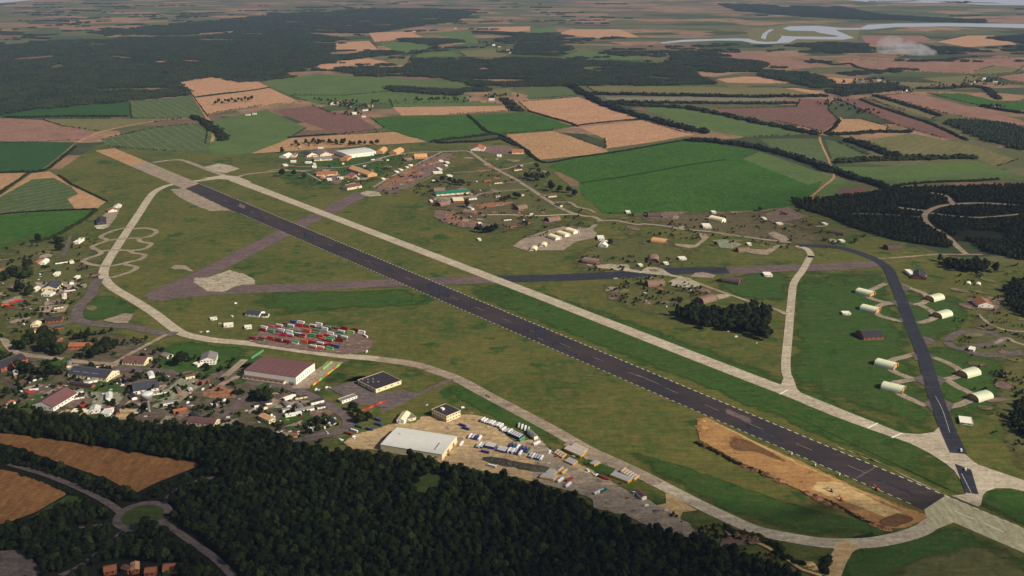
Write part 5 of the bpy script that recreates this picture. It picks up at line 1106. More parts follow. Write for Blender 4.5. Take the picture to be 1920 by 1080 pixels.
B_('track_cottage', 'white two-part cottage on grass above the container yard', 'cottage', 'A2', (880, 450), (985, 462), (990, 430), 4.5, 'white_wall', 'slate_roof', wins=(3, 1))
B_('track_cottage', 'little white shed with dark roof beside the two-part cottage', 'shed', 'A2', (1000, 462), (1050, 462), (1050, 445), 3.2, 'white_wall', 'dark_roof', wins=(1, 1))
B_('track_store', 'small white store left of the container yard', 'store', 'A5', (70, 205), (165, 195), (175, 165), 3.2, 'white_wall', 'white_paint', 'flat', wins=(2, 1))
B_('track_store', 'white oblong store beside the path above the perimeter track', 'store', 'Z7', (1680, 298), (1750, 292), (1760, 272), 3.2, 'white_wall', 'white_paint', 'flat', wins=(2, 1))
B_('track_store', 'low white shelter on grass by the path', 'shelter', 'Z7', (1580, 245), (1630, 238), (1640, 225), 2.6, 'white_wall', 'pale_roof', 'flat', wins=(2, 1))
# hall group at the far side
e = B_('white_hall', 'huge white-walled hall among rubble beside tan buildings', 'hall', 'B2', (1115, 315), (1515, 265), (1500, 195), 12, 'white_wall', 'pale_roof', wins=(4, 0), doors=2, rise=2)
for q, h, lb, rm in (([(1515, 250), (1610, 252), (1640, 200)], 8, 'tan block joined to the end of the huge white hall', 'tan_wall'), ([(1690, 262), (1800, 268), (1790, 210)], 8, 'tan block standing beyond the white hall end', 'tan_wall'),
                     ([(1010, 345), (1120, 348), (1100, 300)], 7, 'tan gabled store at the foot of the huge white hall', 'tile_roof'),
                     ([(1050, 720), (1130, 740), (1180, 690)], 6, 'tan shed beside the yellow-fronted shed by the old runway', 'tan_wall'), ([(1120, 752), (1320, 715), (1300, 680)], 6, 'long shed with yellow front beside the diagonal old runway', 'maroon_roof'),
                     ([(1060, 585), (1190, 590), (1200, 550)], 4.5, 'low brown shed below the long tan range', 'maroon_roof'), ([(690, 555), (970, 550), (960, 520)], 4, 'long pink-roofed range in the rubble beside three trees', 'tile_roof'),
                     ([(740, 592), (800, 592), (800, 570)], 3.4, 'small tan shed before the pink-roofed range', 'tan_wall'), ([(660, 350), (910, 335), (900, 312)], 4, 'long cream wall-like range before grey roofs', 'grey_roof'),
                     ([(560, 300), (700, 280), (690, 235)], 5, 'grey-roofed works amid the rubble', 'slate_roof'), ([(740, 290), (900, 275), (890, 220)], 5, 'wide grey works with skylights amid the rubble', 'grey_roof')):
    B_('works_shed', lb, 'shed', 'B2', q[0], q[1], q[2], h, 'tan_wall' if 'tan' in lb else 'cream_wall', rm, wins=(3, 0))
a, c = GZ('B2', [(1130, 470), (1460, 570)])
B_('tan_range', 'long tan range running down to the grass', 'range', 'B2', (1130, 480), (1400, 575), (1500, 545), 7, 'tan_wall', 'tan_wall', wins=(6, 1), doors=2)
B_('white_house', 'small white house under the tan stubble with round tree behind', 'house', 'B2', (175, 305), (275, 310), (280, 270), 5, 'white_wall', 'white_paint', wins=(3, 1))
B_('white_house', 'second small white house beside the rubble works', 'house', 'B2', (325, 295), (400, 295), (400, 265), 4, 'white_wall', 'tile_roof', wins=(2, 1))
for q, lb in (([(240, 425), (300, 420), (300, 400)], 'low white hut at the track end beside the lawn'), ([(330, 370), (405, 368), (405, 350)], 'cream hut on the lawn before the rubble works'), ([(630, 448), (690, 446), (690, 425)], 'white hut at the track fork'),
              ([(530, 385), (610, 385), (610, 368)], 'white shed at the pink track'), ([(840, 625), (905, 622), (905, 602)], 'white shed on the grey rubble by the taxi grass'), ([(980, 605), (1070, 602), (1070, 585)], 'white shed right before the brown shed'), ([(1265, 545), (1320, 545), (1320, 525)], 'white hut at the foot of the tan range')):
    B_('small_hut', lb, 'hut', 'B2', q[0], q[1], q[2], 3, 'white_wall', 'white_paint', 'flat', wins=(1, 0))
B_('tan_store', 'tan store with brown lean-to beside the far track', 'store', 'B8', (480, 268), (630, 262), (625, 235), 5, 'tan_wall', 'tan_wall', wins=(3, 1))
B_('green_shed', 'long shed with bright teal roof between shelters', 'shed', 'B8', (735, 700), (1110, 672), (1100, 645), 4.5, 'cream_wall', 'green_roof', wins=(6, 0))
B_('track_hut', 'white hut pair at the end of the far base track', 'hut', 'B8', (1130, 175), (1280, 178), (1290, 140), 5, 'white_wall', 'tile_roof', wins=(3, 1))
B_('track_hut', 'pale hut beside the brown rubble near the dark hedge', 'hut', 'B8', (1610, 212), (1750, 210), (1740, 185), 4, 'cream_wall', 'tile_roof', wins=(2, 1))
B_('track_hut', 'low white hut alone on grass beyond the base track', 'hut', 'B8', (1435, 245), (1490, 245), (1490, 228), 3, 'white_wall', 'white_paint', 'flat', wins=(1, 1))
for q, lb in (([(105, 510), (140, 505), (140, 495)], 'first'), ([(265, 430), (300, 425), (300, 412)], 'second'), ([(315, 405), (345, 400), (345, 388)], 'third'), ([(425, 355), (460, 345), (460, 335)], 'fourth'), ([(385, 375), (410, 370), (410, 362)], 'fifth')):
    B_('bomb_store_hut', 'small white hut along the rust-coloured storage road, ' + lb + ' from the pale hardstanding', 'hut', 'B8', q[0], q[1], q[2], 3, 'white_wall', 'white_paint', 'flat', wins=(1, 0), group='huts along the storage road')
for q, lb in (([(700, 445), (805, 440), (800, 425)], 'white shed at the foot of the rubble ground'), ([(765, 405), (800, 402), (795, 380)], 'small white shed above the white shed in the rubble'), ([(835, 358), (865, 355), (865, 345)], 'tiny white hut on the rubble edge'), ([(845, 325), (885, 322), (885, 310)], 'tiny white hut beside the brown mound'),
              ([(770, 308), (815, 305), (812, 292)], 'tiny white hut above the rubble'), ([(690, 540), (735, 538), (735, 525)], 'white hut beside the dark tree row'), ([(870, 480), (920, 475), (915, 460)], 'white hut above the dark tree row')):
    B_('small_hut', lb, 'hut', 'B8', q[0], q[1], q[2], 3, 'white_wall', 'white_paint', 'flat', wins=(1, 0))
B_('pillbox', 'low block with pale roof and rust walls beside the large bushy tree', 'block', 'B1', (610, 545), (750, 540), (740, 490), 4, 'brick_wall', 'cream_wall', 'flat', wins=(2, 0))
for z, q, h, lb in (('B1', [(930, 830), (970, 828), (968, 808)], 3, 'tiny white hut on grass before the rust rubble'), ('B1', [(925, 1025), (962, 1022), (960, 1005)], 3, 'tiny white hut alone on the airfield grass'), ('B1', [(320, 540), (350, 538), (348, 520)], 3, 'tiny pale hut beside the brown shelter'),
                    ('Y7', [(890, 545), (950, 545), (950, 515)], 4, 'white hut just behind the round dark tree'), ('Y7', [(890, 605), (970, 612), (965, 575)], 4, 'white round-cornered hut in front of the round dark tree'), ('Y7', [(1150, 298), (1190, 298), (1190, 280)], 3, 'tiny white hut on the green field edge'),
                    ('B3', [(295, 608), (330, 606), (330, 592)], 3, 'tiny white hut by the pale hardstanding'), ('B3', [(535, 592), (575, 590), (575, 575)], 3, 'small white hut above the dark taxiway'), ('B3', [(680, 548), (745, 545), (740, 525)], 3.2, 'white oblong hut on open grass above the dark taxiway'),
                    ('B3', [(1485, 705), (1560, 705), (1555, 675)], 3.2, 'white flat shelter on bright grass below the old runway'), ('B3', [(1325, 408), (1360, 408), (1358, 392)], 3, 'tiny white hut above the pale hardstanding'), ('B3', [(985, 105), (1025, 105), (1025, 90)], 3, 'white hut behind the big white arch shelter'),
                    ('B3', [(1605, 215), (1660, 212), (1655, 198)], 3, 'yellow-fronted hut in the rubble by the wood'), ('B3', [(1475, 165), (1505, 163), (1505, 148)], 3, 'small hut with pale roof in the rubble'), ('B3', [(905, 245), (980, 245), (975, 215)], 4, 'pale flat block before the big white arch shelter'),
                    ('B5', [(420, 500), (455, 498), (452, 485)], 3, 'white hut below the dark mound by the wood'), ('B5', [(285, 360), (315, 358), (312, 345)], 3, 'tiny white hut at the foot of the wood'),
                    ('Y4', [(475, 375), (525, 375), (522, 360)], 2.6, 'narrow white slab hut on bright green grass'), ('Y4', [(1215, 1065), (1295, 1075), (1290, 1035)], 2.6, 'low white pad-like hut near the taxiway junction'),
                    ('Y4', [(900, 130), (935, 130), (930, 100)], 4.5, 'white box beside the dark sheds near the dark taxiway'), ('Y4', [(975, 140), (1000, 140), (1000, 118)], 4, 'small white box beside the dark sheds'),
                    ('Y4', [(1330, 328), (1425, 330), (1420, 295)], 5, 'white building with red roof beside the rough yard'), ('Y4', [(1265, 605), (1300, 612), (1295, 590)], 3.4, 'small white hut at the fuel loop')):
    B_('small_hut', lb, 'hut', z, q[0], q[1], q[2], h, 'cream_wall' if 'yellow' in lb else 'white_wall', 'tile_roof' if 'red roof' in lb else 'white_paint', 'gable' if 'red' in lb else 'flat', wins=(2, 0))
B_('dark_shed', 'long dark shed with open red ends near the dark taxiway', 'shed', 'Y4', (905, 145), (1000, 155), (1000, 118), 3.6, 'brick_wall', 'dark_roof', wins=(2, 0))
B_('dark_house', 'dark purple-roofed house with low wall on bright green grass', 'house', 'Y4', (605, 535), (730, 530), (725, 485), 5, 'brick_wall', 'dark_roof', wins=(4, 1), roof='gable')
# orange-roofed houses at the bottom
for q, lb, rm in (([(660, 1085), (740, 1070), (720, 1035)], 'brick house with orange roof at the wood corner', 'tile_roof'), ([(765, 1060), (810, 1075), (850, 1050)], 'house with brown roof between two orange roofs', 'maroon_roof'), ([(830, 1075), (885, 1065), (870, 1020)], 'house with bright orange gable in the wood', 'tan_wall'),
                  ([(915, 1090), (985, 1085), (975, 1050)], 'brick house with red roof in the wood', 'tile_roof'), ([(1030, 1070), (1130, 1065), (1120, 1025)], 'house with tan walls and orange roof at the wood edge', 'tile_roof')):
    B_('brick_house', lb, 'house', 'Y5', q[0], q[1], q[2], 5, 'tan_wall' if 'tan' in lb else 'brick_wall', rm, wins=(2, 2), chimney=True)
# distant farms
FARMS = [('T2', [(30, 580), (120, 625), (60, 645), (115, 660), (30, 600), (150, 600)], 'farm building with pale roof among dark trees', 'farm buildings beside the brown ploughed field'), ('T2', [(930, 285), (945, 300), (1045, 297), (1085, 300), (1150, 302), (880, 265), (850, 258)], 'white house in the distant village before a dark wood', 'houses of the distant village'),
         ('T2', [(830, 565), (895, 555)], 'white barn at the tip of the dark belt', 'barns above the green crops'), ('T3', [(1095, 457), (1000, 462), (1205, 520), (905, 537), (1250, 515)], 'farmhouse with pale front along the wooded lane', 'farmhouses along the wooded lane'),
         ('T3', [(1640, 465), (1690, 448), (1745, 465), (1670, 455), (1600, 475), (1550, 495)], 'farmhouse with pale walls in the hedged hamlet', 'houses of the hedged hamlet'), ('T3', [(1765, 612), (1740, 612)], 'farmhouse on the edge of the bright green crop', 'farmhouse by the bright crop'),
         ('T2', [(635, 163), (400, 180)], 'far white barn beyond the green fields', 'far barns'), ('T1', [(1890, 585), (1850, 590), (1380, 650), (1420, 645)], 'pale barn beside the brown ploughed field edge', 'barns beside the ploughed field')]
for z, q, lb, gr in FARMS:
    for (x, y) in q:
        p = G(px(z, [(x, y)])[0]); e = root('farm_house', p, rnd.uniform(-.6, .6), lb, 'house', gr)
        L, W, h = rnd.uniform(14, 24), rnd.uniform(8, 11), rnd.uniform(4.5, 6.5)
        part('wall', wall_mesh(L, W, h, 2.6, 'white_wall', 'x'), e); r = part('roof', gable_roof(L, W, h + .03, 2.6, .4, rnd.choice(('tile_roof', 'pale_roof', 'grey_roof')), 'x'), e)
        part('chimney', box_mesh(1, 1, 2.2, 'brick_wall'), r, (L * .25, W / 2, h + 2)); part('window', box_mesh(2, .1, 1.4, 'glass'), e, (L * .3, -.08, 2)); part('door', box_mesh(1.4, .14, 2.2, 'dark_steel'), e, (L * .6, -.1, 0))

# ------------------------------------------------------------------ aircraft shelters
def arch_profile(W, H, n=12):
    out = []
    for i in range(n + 1):
        a = math.pi * i / n
        c, s = math.cos(a), math.sin(a)
        out.append((math.copysign(abs(c) ** .8, c) * W / 2, abs(s) ** .8 * H))
    return out
def shelter_set(shell, end, door, L=34, W=23, H=9.5):
    P = arch_profile(W, H); n = len(P); V = []; F = []; segs = 9
    for k in range(segs + 1):                            # shell in bands, every band edge a shallow rib
        for dx, g_ in ((-.25, 1.0), (.25, 1.0)) if 0 < k < segs else ((0, 1.0),):
            x = L * k / segs + dx
            for (y, z) in P: V.append((x, y * g_, z * g_))
        if 0 < k < segs:
            for (y, z) in P: V.append((L * k / segs, y * 1.02, z * 1.025))
    rows = []
    i = 0; order = []
    for k in range(segs + 1):
        if 0 < k < segs: order += [(i, 0), (i + 2, 0), (i + 1, 0)]; i += 3
        else: order += [(i, 0)]; i += 1
    seq = [o[0] for o in order]
    for a_, b_ in zip(seq, seq[1:]):
        for j in range(n - 1): F.append((a_ * n + j, b_ * n + j, b_ * n + j + 1, a_ * n + j + 1))
    sh = mesh('shell', V, F, shell)
    def endcap(x, sc, m, nm, flip):
        V2 = [(x, y * sc, z * sc) for (y, z) in P]; f = tuple(range(n)) if flip else tuple(reversed(range(n)))
        return mesh(nm, V2, [f], m)
    fr = endcap(L - 1.6, .985, end, 'front_wall', True); rr = endcap(1.2, .985, end, 'rear_wall', False)
    hood_V = [(x, y * s, z * s) for (x, s) in ((L - .2, 1.0), (L + .5, 1.05), (L + .5, .93), (L - .2, .93)) for (y, z) in P]
    hood_F = [(a_ * n + j, ((a_ + 1) % 4) * n + j, ((a_ + 1) % 4) * n + j + 1, a_ * n + j + 1) for a_ in range(4) for j in range(n - 1)]
    hd = mesh('hood', hood_V, hood_F, end)
    dm = mesh('door', [(x, y, z) for x in (0, .5) for (y, z) in ((.06, 0), (W * .33, 0), (W * .33, H * .5), (W * .22, H * .74), (.06, H * .8))],
              [(5, 6, 7, 8, 9), (4, 3, 2, 1, 0), (0, 1, 6, 5), (1, 2, 7, 6), (2, 3, 8, 7), (3, 4, 9, 8), (4, 0, 5, 9)], door)
    ex = box_mesh(2.4, 6, 3.2, end, -2.4, -3, 0)
    return dict(shell=sh, front=fr, rear=rr, hood=hd, door=dm, ex=ex, L=L)
SH = {'green': shelter_set('shelter_green', 'shelter_end', 'tan_wall'), 'brown': shelter_set('shelter_brown', 'shelter_rust', 'shelter_dark'), 'dark': shelter_set('shelter_dark', 'shelter_rust', 'shelter_dark'),
      'cream': shelter_set('cream_wall', 'white_wall', 'white_wall', 30, 18, 8), 'tan': shelter_set('tan_wall', 'shelter_rust', 'shelter_dark')}
def shelter(kind, z, rear, front, label, group=None, sc=1.0):
    a, b2 = GZ(z, [rear, front]); s = SH[kind]; d = (b2 - a); ang = math.atan2(d.y, d.x); mid = (a + b2) / 2
    p = mid - d.normalized() * s['L'] * sc / 2
    e = root('aircraft_shelter', p, ang, label, 'aircraft shelter', group); e.scale = (sc, sc, sc)
    part('shell', s['shell'], e); part('front_wall', s['front'], e); part('hood', s['hood'], e)
    for q in (1, -1):
        o = part('door', s['door'], e, (s['L'] - 1.55, 0, 0)); o.scale = (1, q, 1)
    r = part('rear_wall', s['rear'], e); part('blast_vent', s['ex'], r)
    return e
for i, (r_, f_) in enumerate((((560, 228), (668, 256)), ((590, 333), (700, 360)), ((682, 680), (812, 715)), ((724, 830), (858, 862)))):
    shelter('green', 'Y4', r_, f_, 'pale green arched shelter on bright grass, ' + ('first', 'second', 'third', 'fourth')[i] + ' from the old runway', 'pale green shelters on the bright grass side', .88)
for i, (r_, f_) in enumerate((((1100, 262), (1010, 285)), ((1152, 365), (1056, 392)), ((1325, 735), (1215, 765)), ((1400, 885), (1285, 915)))):
    shelter('green', 'Y4', r_, f_, 'pale green arched shelter beyond the dark taxiway, ' + ('first', 'second', 'third', 'fourth')[i] + ' from the old runway', 'pale green shelters on the rough grass side', .88)
for kind, z, r_, f_, lb, sc in (
        ('brown', 'Y7', (710, 730), (950, 775), 'weathered brown arched shelter behind the pale hardstanding', 1.0), ('brown', 'Y7', (1400, 690), (1400, 775), 'grey-brown shelter facing the fan-shaped pale hardstanding', 1.0),
        ('brown', 'Y7', (1290, 960), (1540, 945), 'brown shelter with debris beside the pale taxi apron', 1.0), ('tan', 'B3', (380, 365), (600, 395), 'tan shelter with rusty doors at the end of a pale spur', 1.0),
        ('dark', 'B4', (1120, 150), (1420, 200), 'dark brown shelter on bright grass below the old runway', 1.0), ('brown', 'B4', (850, 420), (1110, 350), 'brown shelter behind the pine grove', 1.0),
        ('brown', 'B1', (560, 545), (380, 590), 'brown shelter facing the airfield grass beside the bushy tree', .95), ('brown', 'B1', (1560, 590), (1350, 640), 'brown shelter above the bright pale spur', .9),
        ('brown', 'Y7', (560, 345), (380, 375), 'brown shelter beyond the cream hangars', .95), ('dark', 'B5', (930, 545), (760, 555), 'maroon-fronted shelter on grass before the wood', .95),
        ('cream', 'B3', (1100, 185), (980, 160), 'big white arched shelter beside the far base track', 1.15), ('brown', 'B1', (300, 395), (560, 385), 'low brown shelter behind the teal-roofed shed', .9),
        ('brown', 'B1', (960, 690), (690, 665), 'low brown shelter between two rust banks', .9), ('dark', 'B3', (330, 130), (540, 130), 'dark maroon shelter in the rubble below the green field', .9),
        ('brown', 'B8', (320, 290), (470, 270), 'brown shelter joined to the tan store', .8), ('brown', 'B3', (1230, 460), (1330, 455), 'small rust shelter beside the long pale hardstanding', .8),
        ('dark', 'B8', (120, 670), (350, 660), 'dark brown shelter at the foot of the rubble ground', .9), ('dark', 'B5', (330, 420), (460, 440), 'dark earth-toned shelter with pale huts near the wood', .85)):
    shelter(kind, z, r_, f_, lb, None, sc)
for i, (r_, f_) in enumerate((((430, 510), (545, 550)), ((510, 482), (630, 520)), ((590, 455), (705, 490)))):
    shelter('cream', 'Y7', r_, f_, 'cream arched hangar on the pink apron, ' + ('first', 'second', 'third')[i] + ' in its row from the white domed pair', 'cream hangars on the pink apron')
for i, (r_, f_) in enumerate((((310, 610), (285, 655)), ((400, 575), (375, 617)))):
    shelter('cream', 'Y7', r_, f_, 'white domed shelter at the pink apron edge, ' + ('nearer', 'farther')[i] + ' the parallel taxiway', 'white domed shelters on the apron', .75)
for i, (r_, f_) in enumerate((((1270, 165), (1262, 190)), ((1332, 170), (1325, 195)))):
    shelter('cream', 'Y4', r_, f_, 'small white dome shelter in the brown yard, ' + ('nearer', 'farther')[i] + ' the pine grove', 'small white domes in the brown yard', .5)

# ------------------------------------------------------------------ vehicles and containers
def bus_set(body, roof, double=False):
    L, W, H = (10.5, 2.6, 4.2) if double else (11.5, 2.6, 3.1)
    nz = .35
    def ring(z, ix, iy): return [(ix, iy, z), (L - ix * .6, iy, z), (L - ix * .6, W - iy, z), (ix, W - iy, z)]
    lv = [ring(nz, .1, .05), ring(1.35, 0, 0), ring(H - .45, .12, .06)]
    V = [v for r in lv for v in r]; F = [(4 * k + j, 4 * k + (j + 1) % 4, 4 * k + 4 + (j + 1) % 4, 4 * k + 4 + j) for k in range(2) for j in range(4)] + [(3, 2, 1, 0)]
    bd = mesh('body', V, F, body)
    lv = [ring(H - .45, .1, .04), ring(H - .1, .2, .16), ring(H, .7, .55)]
    V = [v for r in lv for v in r]; F = [(4 * k + j, 4 * k + (j + 1) % 4, 4 * k + 4 + (j + 1) % 4, 4 * k + 4 + j) for k in range(2) for j in range(4)] + [(8, 9, 10, 11)]
    rf_ = mesh('roof', V, F, roof)
    wn = [box_mesh(1.3, W + .04, .55, 'glass', 0, -.02, .2)]
    ws = box_mesh(.12, W - .5, 1.1, 'glass')
    n = 12; V = [(math.cos(k * 2 * math.pi / n) * .5, y, math.sin(k * 2 * math.pi / n) * .5 + .5) for y in (0, .3) for k in range(n)]
    F = [(k, (k + 1) % n, n + (k + 1) % n, n + k) for k in range(n)] + [tuple(reversed(range(n))), tuple(range(n, 2 * n))]
    wl = mesh('wheel', V, F, 'tyre')
    return dict(body=bd, roof=rf_, win=wn[0], ws=ws, wheel=wl, L=L, W=W, H=H, double=double)
BUS = {k: bus_set(*a) for k, a in {'yellow': ('bus_yellow', 'bus_grey_roof'), 'white_dd': ('bus_white', 'bus_white', True), 'blue_dd': ('bus_blue', 'bus_silver', True), 'silver': ('bus_blue', 'bus_silver'), 'blue': ('bus_blue', 'bus_blue'),
       'teal': ('bus_teal', 'bus_teal'), 'white': ('bus_white', 'bus_white'), 'red': ('bus_red', 'bus_red'), 'green_dd': ('box_green', 'box_green', True), 'orange': ('bus_yellow', 'bus_silver')}.items()}
def bus(kind, p, ang, label, group=None):
    s = BUS[kind]; d = Vector((math.cos(ang), math.sin(ang), 0)); n = Vector((-d.y, d.x, 0))
    q = p - d * s['L'] / 2 - n * s['W'] / 2
    e = root('bus', q, ang, label, 'bus', group)
    part('body', s['body'], e); part('roof', s['roof'], e)
    for k in range(6):
        part('window', s['win'], e, (.7 + k * 1.75, 0, 1.5))
        if s['double']: part('window', s['win'], e, (.7 + k * 1.6, 0, 2.75))
    part('windscreen', s['ws'], e, (s['L'] - .14, .25, 1.35))
    for x in (2.2, s['L'] - 2.6):
        for y in (-.04, s['W'] - .26): part('wheel', s['wheel'], e, (x, y, 0))
    return e
def bus_row(kinds, z, a, b2, n, heading, label, group):
    """n buses side by side with centres from a to b2; heading = pixel step along a bus"""
    A, B = GZ(z, [a, b2]); h = G(px(z, [(a[0] + heading[0], a[1] + heading[1])])[0]) - A
    for i in range(n):
        p = A.lerp(B, i / max(1, n - 1)); k = kinds[i % len(kinds)]
        bus(k, p, math.atan2(h.y, h.x) + rnd.uniform(-.02, .02), label, group)
bus_row(['yellow'], 'A8', (520, 190), (760, 300), 9, (-90, 70), 'yellow bus with grey roof in the upper block beside the perimeter track', 'yellow buses of the upper block')
bus_row(['yellow'], 'A8', (360, 245), (470, 310), 4, (-60, 50), 'yellow bus in the short row behind the upper block', 'yellow buses of the short row')
bus_row(['yellow'], 'A8', (530, 370), (640, 420), 5, (-70, 50), 'yellow bus in the lower group at the edge of the gravel', 'yellow buses of the lower group')
bus_row(['yellow'], 'A8', (930, 420), (985, 440), 3, (140, -70), 'yellow bus in the trio parked on grass beside white vans', 'yellow buses parked on grass')
bus_row(['yellow'], 'A8', (1240, 590), (1500, 690), 11, (110, -80), 'yellow bus with grey roof in the wide block at the grass corner', 'yellow buses of the wide block')
bus_row(['orange'], 'A8', (1400, 540), (1600, 650), 6, (110, -80), 'yellow bus with pale roof nosed against the wide block', 'pale-roofed buses of the wide block')
bus_row(['yellow'], 'A8', (140, 625), (330, 660), 7, (90, -75), 'yellow bus in the block beside the dark wood', 'yellow buses beside the wood')
bus_row(['orange'], 'A8', (420, 530), (480, 560), 2, (90, -65), 'yellow bus with pale roof just beyond the block beside the wood', 'pale-roofed buses beside the wood')
bus_row(['white_dd', 'white_dd', 'silver'], 'A7', (380, 170), (660, 260), 8, (-80, 60), 'white double-deck bus in the long row along the grass', 'white buses of the long row')
bus_row(['white_dd', 'silver'], 'A7', (700, 310), (800, 345), 3, (-80, 55), 'white bus in the middle of the long row', 'middle buses of the long row')
bus_row(['blue_dd'], 'A7', (830, 370), (960, 430), 5, (-80, 60), 'blue double-deck bus with silver roof in the long row', 'blue buses of the long row')
bus_row(['green_dd'], 'A7', (985, 470), (1000, 478), 1, (-90, 55), 'green double-deck bus closing the long row', None)
bus_row(['silver', 'white_dd'], 'A7', (300, 565), (370, 570), 3, (60, -80), 'silver-roofed bus at the head of the lower row', 'first buses of the lower row')
bus_row(['blue_dd'], 'A7', (440, 565), (560, 590), 5, (65, -80), 'blue bus with silver roof in the lower row', 'blue buses of the lower row')
bus_row(['silver'], 'A7', (630, 615), (730, 640), 4, (60, -80), 'grey-roofed bus in the middle of the lower row', 'grey-roofed buses of the lower row')
bus_row(['white_dd', 'blue_dd'], 'A7', (790, 650), (890, 670), 4, (60, -80), 'white double-deck bus in the lower row', 'white buses of the lower row')
bus_row(['white'], 'A7', (960, 685), (960, 685), 1, (60, -80), 'wide white coach standing near the end of the lower row', None)
bus_row(['blue'], 'A7', (410, 665), (410, 665), 1, (110, 25), 'blue bus with pale roof lying across the lower row', None)
bus_row(['white'], 'A7', (520, 885), (520, 885), 1, (110, 28), 'white and dark coach on the rubble bank beside the wood', None)
bus_row(['blue'], 'A7', (60, 250), (110, 300), 2, (110, 35), 'dark blue bus in front of the two-storey office', 'blue buses before the office')
bus_row(['white'], 'A7', (40, 540), (40, 540), 1, (60, -75), 'white coach beside the end wall of the works hall', None)
bus_row(['orange', 'white', 'white', 'orange'], 'A7', (940, 250), (1090, 310), 4, (20, -100), 'pale long coach parked on the verge of the perimeter track', 'pale coaches on the verge')
bus_row(['white'], 'A7', (1215, 530), (1215, 530), 1, (90, -40), 'white coach alone at the yard end of the verge', None)
bus_row(['blue', 'blue'], 'A6', (1760, 760), (1770, 830), 2, (100, 35), 'dark blue bus next to the dark tree clump', 'blue buses by the tree clump')
bus_row(['teal'], 'A6', (1490, 860), (1490, 860), 1, (110, 35), 'teal bus parked beside the base road end', None)
bus_row(['blue'], 'A6', (1640, 900), (1640, 900), 1, (120, 40), 'dark blue bus in the yard corner', None)
bus_row(['white'], 'A6', (1420, 920), (1420, 920), 1, (110, 35), 'white bus between teal and purple buses', None)
bus_row(['red'], 'A6', (1340, 960), (1340, 960), 1, (110, 30), 'purple-red bus beside the yard entrance', None)
bus_row(['white'], 'A8', (420, 690), (420, 690), 1, (70, -50), 'white coach beside the yellow block at the wood', None)
bus_row(['red'], 'A8', (560, 680), (560, 680), 1, (100, -50), 'dark red coach beside white caravan', None)
bus_row(['white'], 'A8', (540, 765), (540, 765), 1, (60, -45), 'cream caravan-like coach at the wood edge', None)
bus_row(['red', 'red'], 'A8', (1070, 640), (1110, 650), 2, (80, 40), 'dark red bus behind the wide yellow block', 'dark red buses by the wide block')
bus_row(['white', 'white', 'teal'], 'A8', (1000, 880), (1090, 855), 3, (80, -40), 'white trailer with greenish roof on the gravel', 'white trailers on the gravel')
bus_row(['yellow'], 'A8', (620, 150), (800, 235), 7, (-90, 70), 'yellow bus in the rank backed onto the perimeter track', 'yellow buses backed onto the track')
bus_row(['silver', 'white', 'silver'], 'A7', (1120, 720), (1290, 760), 5, (60, -80), 'long pale trailer past the end of the lower row', 'pale trailers past the lower row')
bus_row(['blue', 'teal', 'white', 'blue'], 'A7', (820, 560), (1080, 640), 6, (60, -80), 'bus in the loose rank between the long row and lower row', 'buses of the loose middle rank')
bus_row(['white', 'silver', 'blue'], 'A7', (180, 420), (330, 450), 4, (60, -80), 'bus standing alone in the open part of the tan yard', 'buses in the open tan yard')
bus_row(['yellow'], 'A8', (230, 560), (330, 590), 4, (90, -75), 'yellow bus in the second rank beside the dark wood', 'yellow buses of the second rank beside the wood')
# cars and vans
def car_set(paint, van=False):
    L, W = (5.2, 2.0) if van else (4.3, 1.8)
    prof = [(0, .3), (L, .3), (L, .85), (L * .93, 1.05), (L * .8, 2.1 if van else 1.05), (0, 2.15 if van else 1.0)] if van else [(0, .3), (L, .3), (L, .7), (L * .72, .95), (L * .1, .95), (0, .8)]
    n = len(prof); V = [(x, y, z) for y in (0, W) for (x, z) in prof]
    F = [tuple(range(n)), tuple(reversed(range(n, 2 * n)))] + [(k, n + k, n + (k + 1) % n, (k + 1) % n) for k in range(n)]
    bd = mesh('body', V, F, paint)
    cab = None
    if not van:
        V = [(L * .12, .12, .95), (L * .72, .12, .95), (L * .58, .28, 1.42), (L * .2, .28, 1.42), (L * .12, W - .12, .95), (L * .72, W - .12, .95), (L * .58, W - .28, 1.42), (L * .2, W - .28, 1.42)]
        cab = mesh('cabin', V, [(0, 1, 2, 3), (5, 4, 7, 6), (1, 5, 6, 2), (4, 0, 3, 7)], 'glass')
        top = mesh('roof', [(L * .2, .28, 1.43), (L * .58, .28, 1.43), (L * .58, W - .28, 1.43), (L * .2, W - .28, 1.43)], [(0, 1, 2, 3)], paint)
    else: cab = box_mesh(.1, W - .3, .7, 'glass', L * .88, .15, 1.2); top = box_mesh(L * .78, W - .1, .08, paint, .02, .05, 2.16)
    return dict(body=bd, cab=cab, top=top, L=L, W=W)
CAR = {k: car_set('car_' + k) for k in ('white', 'red', 'dark', 'blue', 'silver')}; CAR['van'] = car_set('car_white', True)
def car(kind, z, q, head, label, group=None):
    a, b2 = GZ(z, [q, (q[0] + head[0], q[1] + head[1])]); d = b2 - a; s = CAR[kind]
    e = root('van' if kind == 'van' else 'car', a, math.atan2(d.y, d.x), label, 'van' if kind == 'van' else 'car', group)
    part('body', s['body'], e); part('cabin', s['cab'], e); part('roof', s['top'], e)
    for x in (.9, s['L'] - .9):
        for y in (-.05, s['W'] - .2):
            o = part('wheel', BUS['yellow']['wheel'], e, (x, y, 0)); o.scale = (.66, .66, .66)
car('red', 'Y1', (1100, 98), (20, 12), 'red car with dark shadow driving on the perimeter track'); car('dark', 'Y1', (1080, 90), (20, 12), 'dark car close behind the red car on the track')
car('van', 'Y3', (1484, 375), (-4, -14), 'white van on the dark taxiway patch beside the runway end'); car('van', 'Y3', (1440, 232), (3, 10), 'white van on the dark taxiway above the junction')
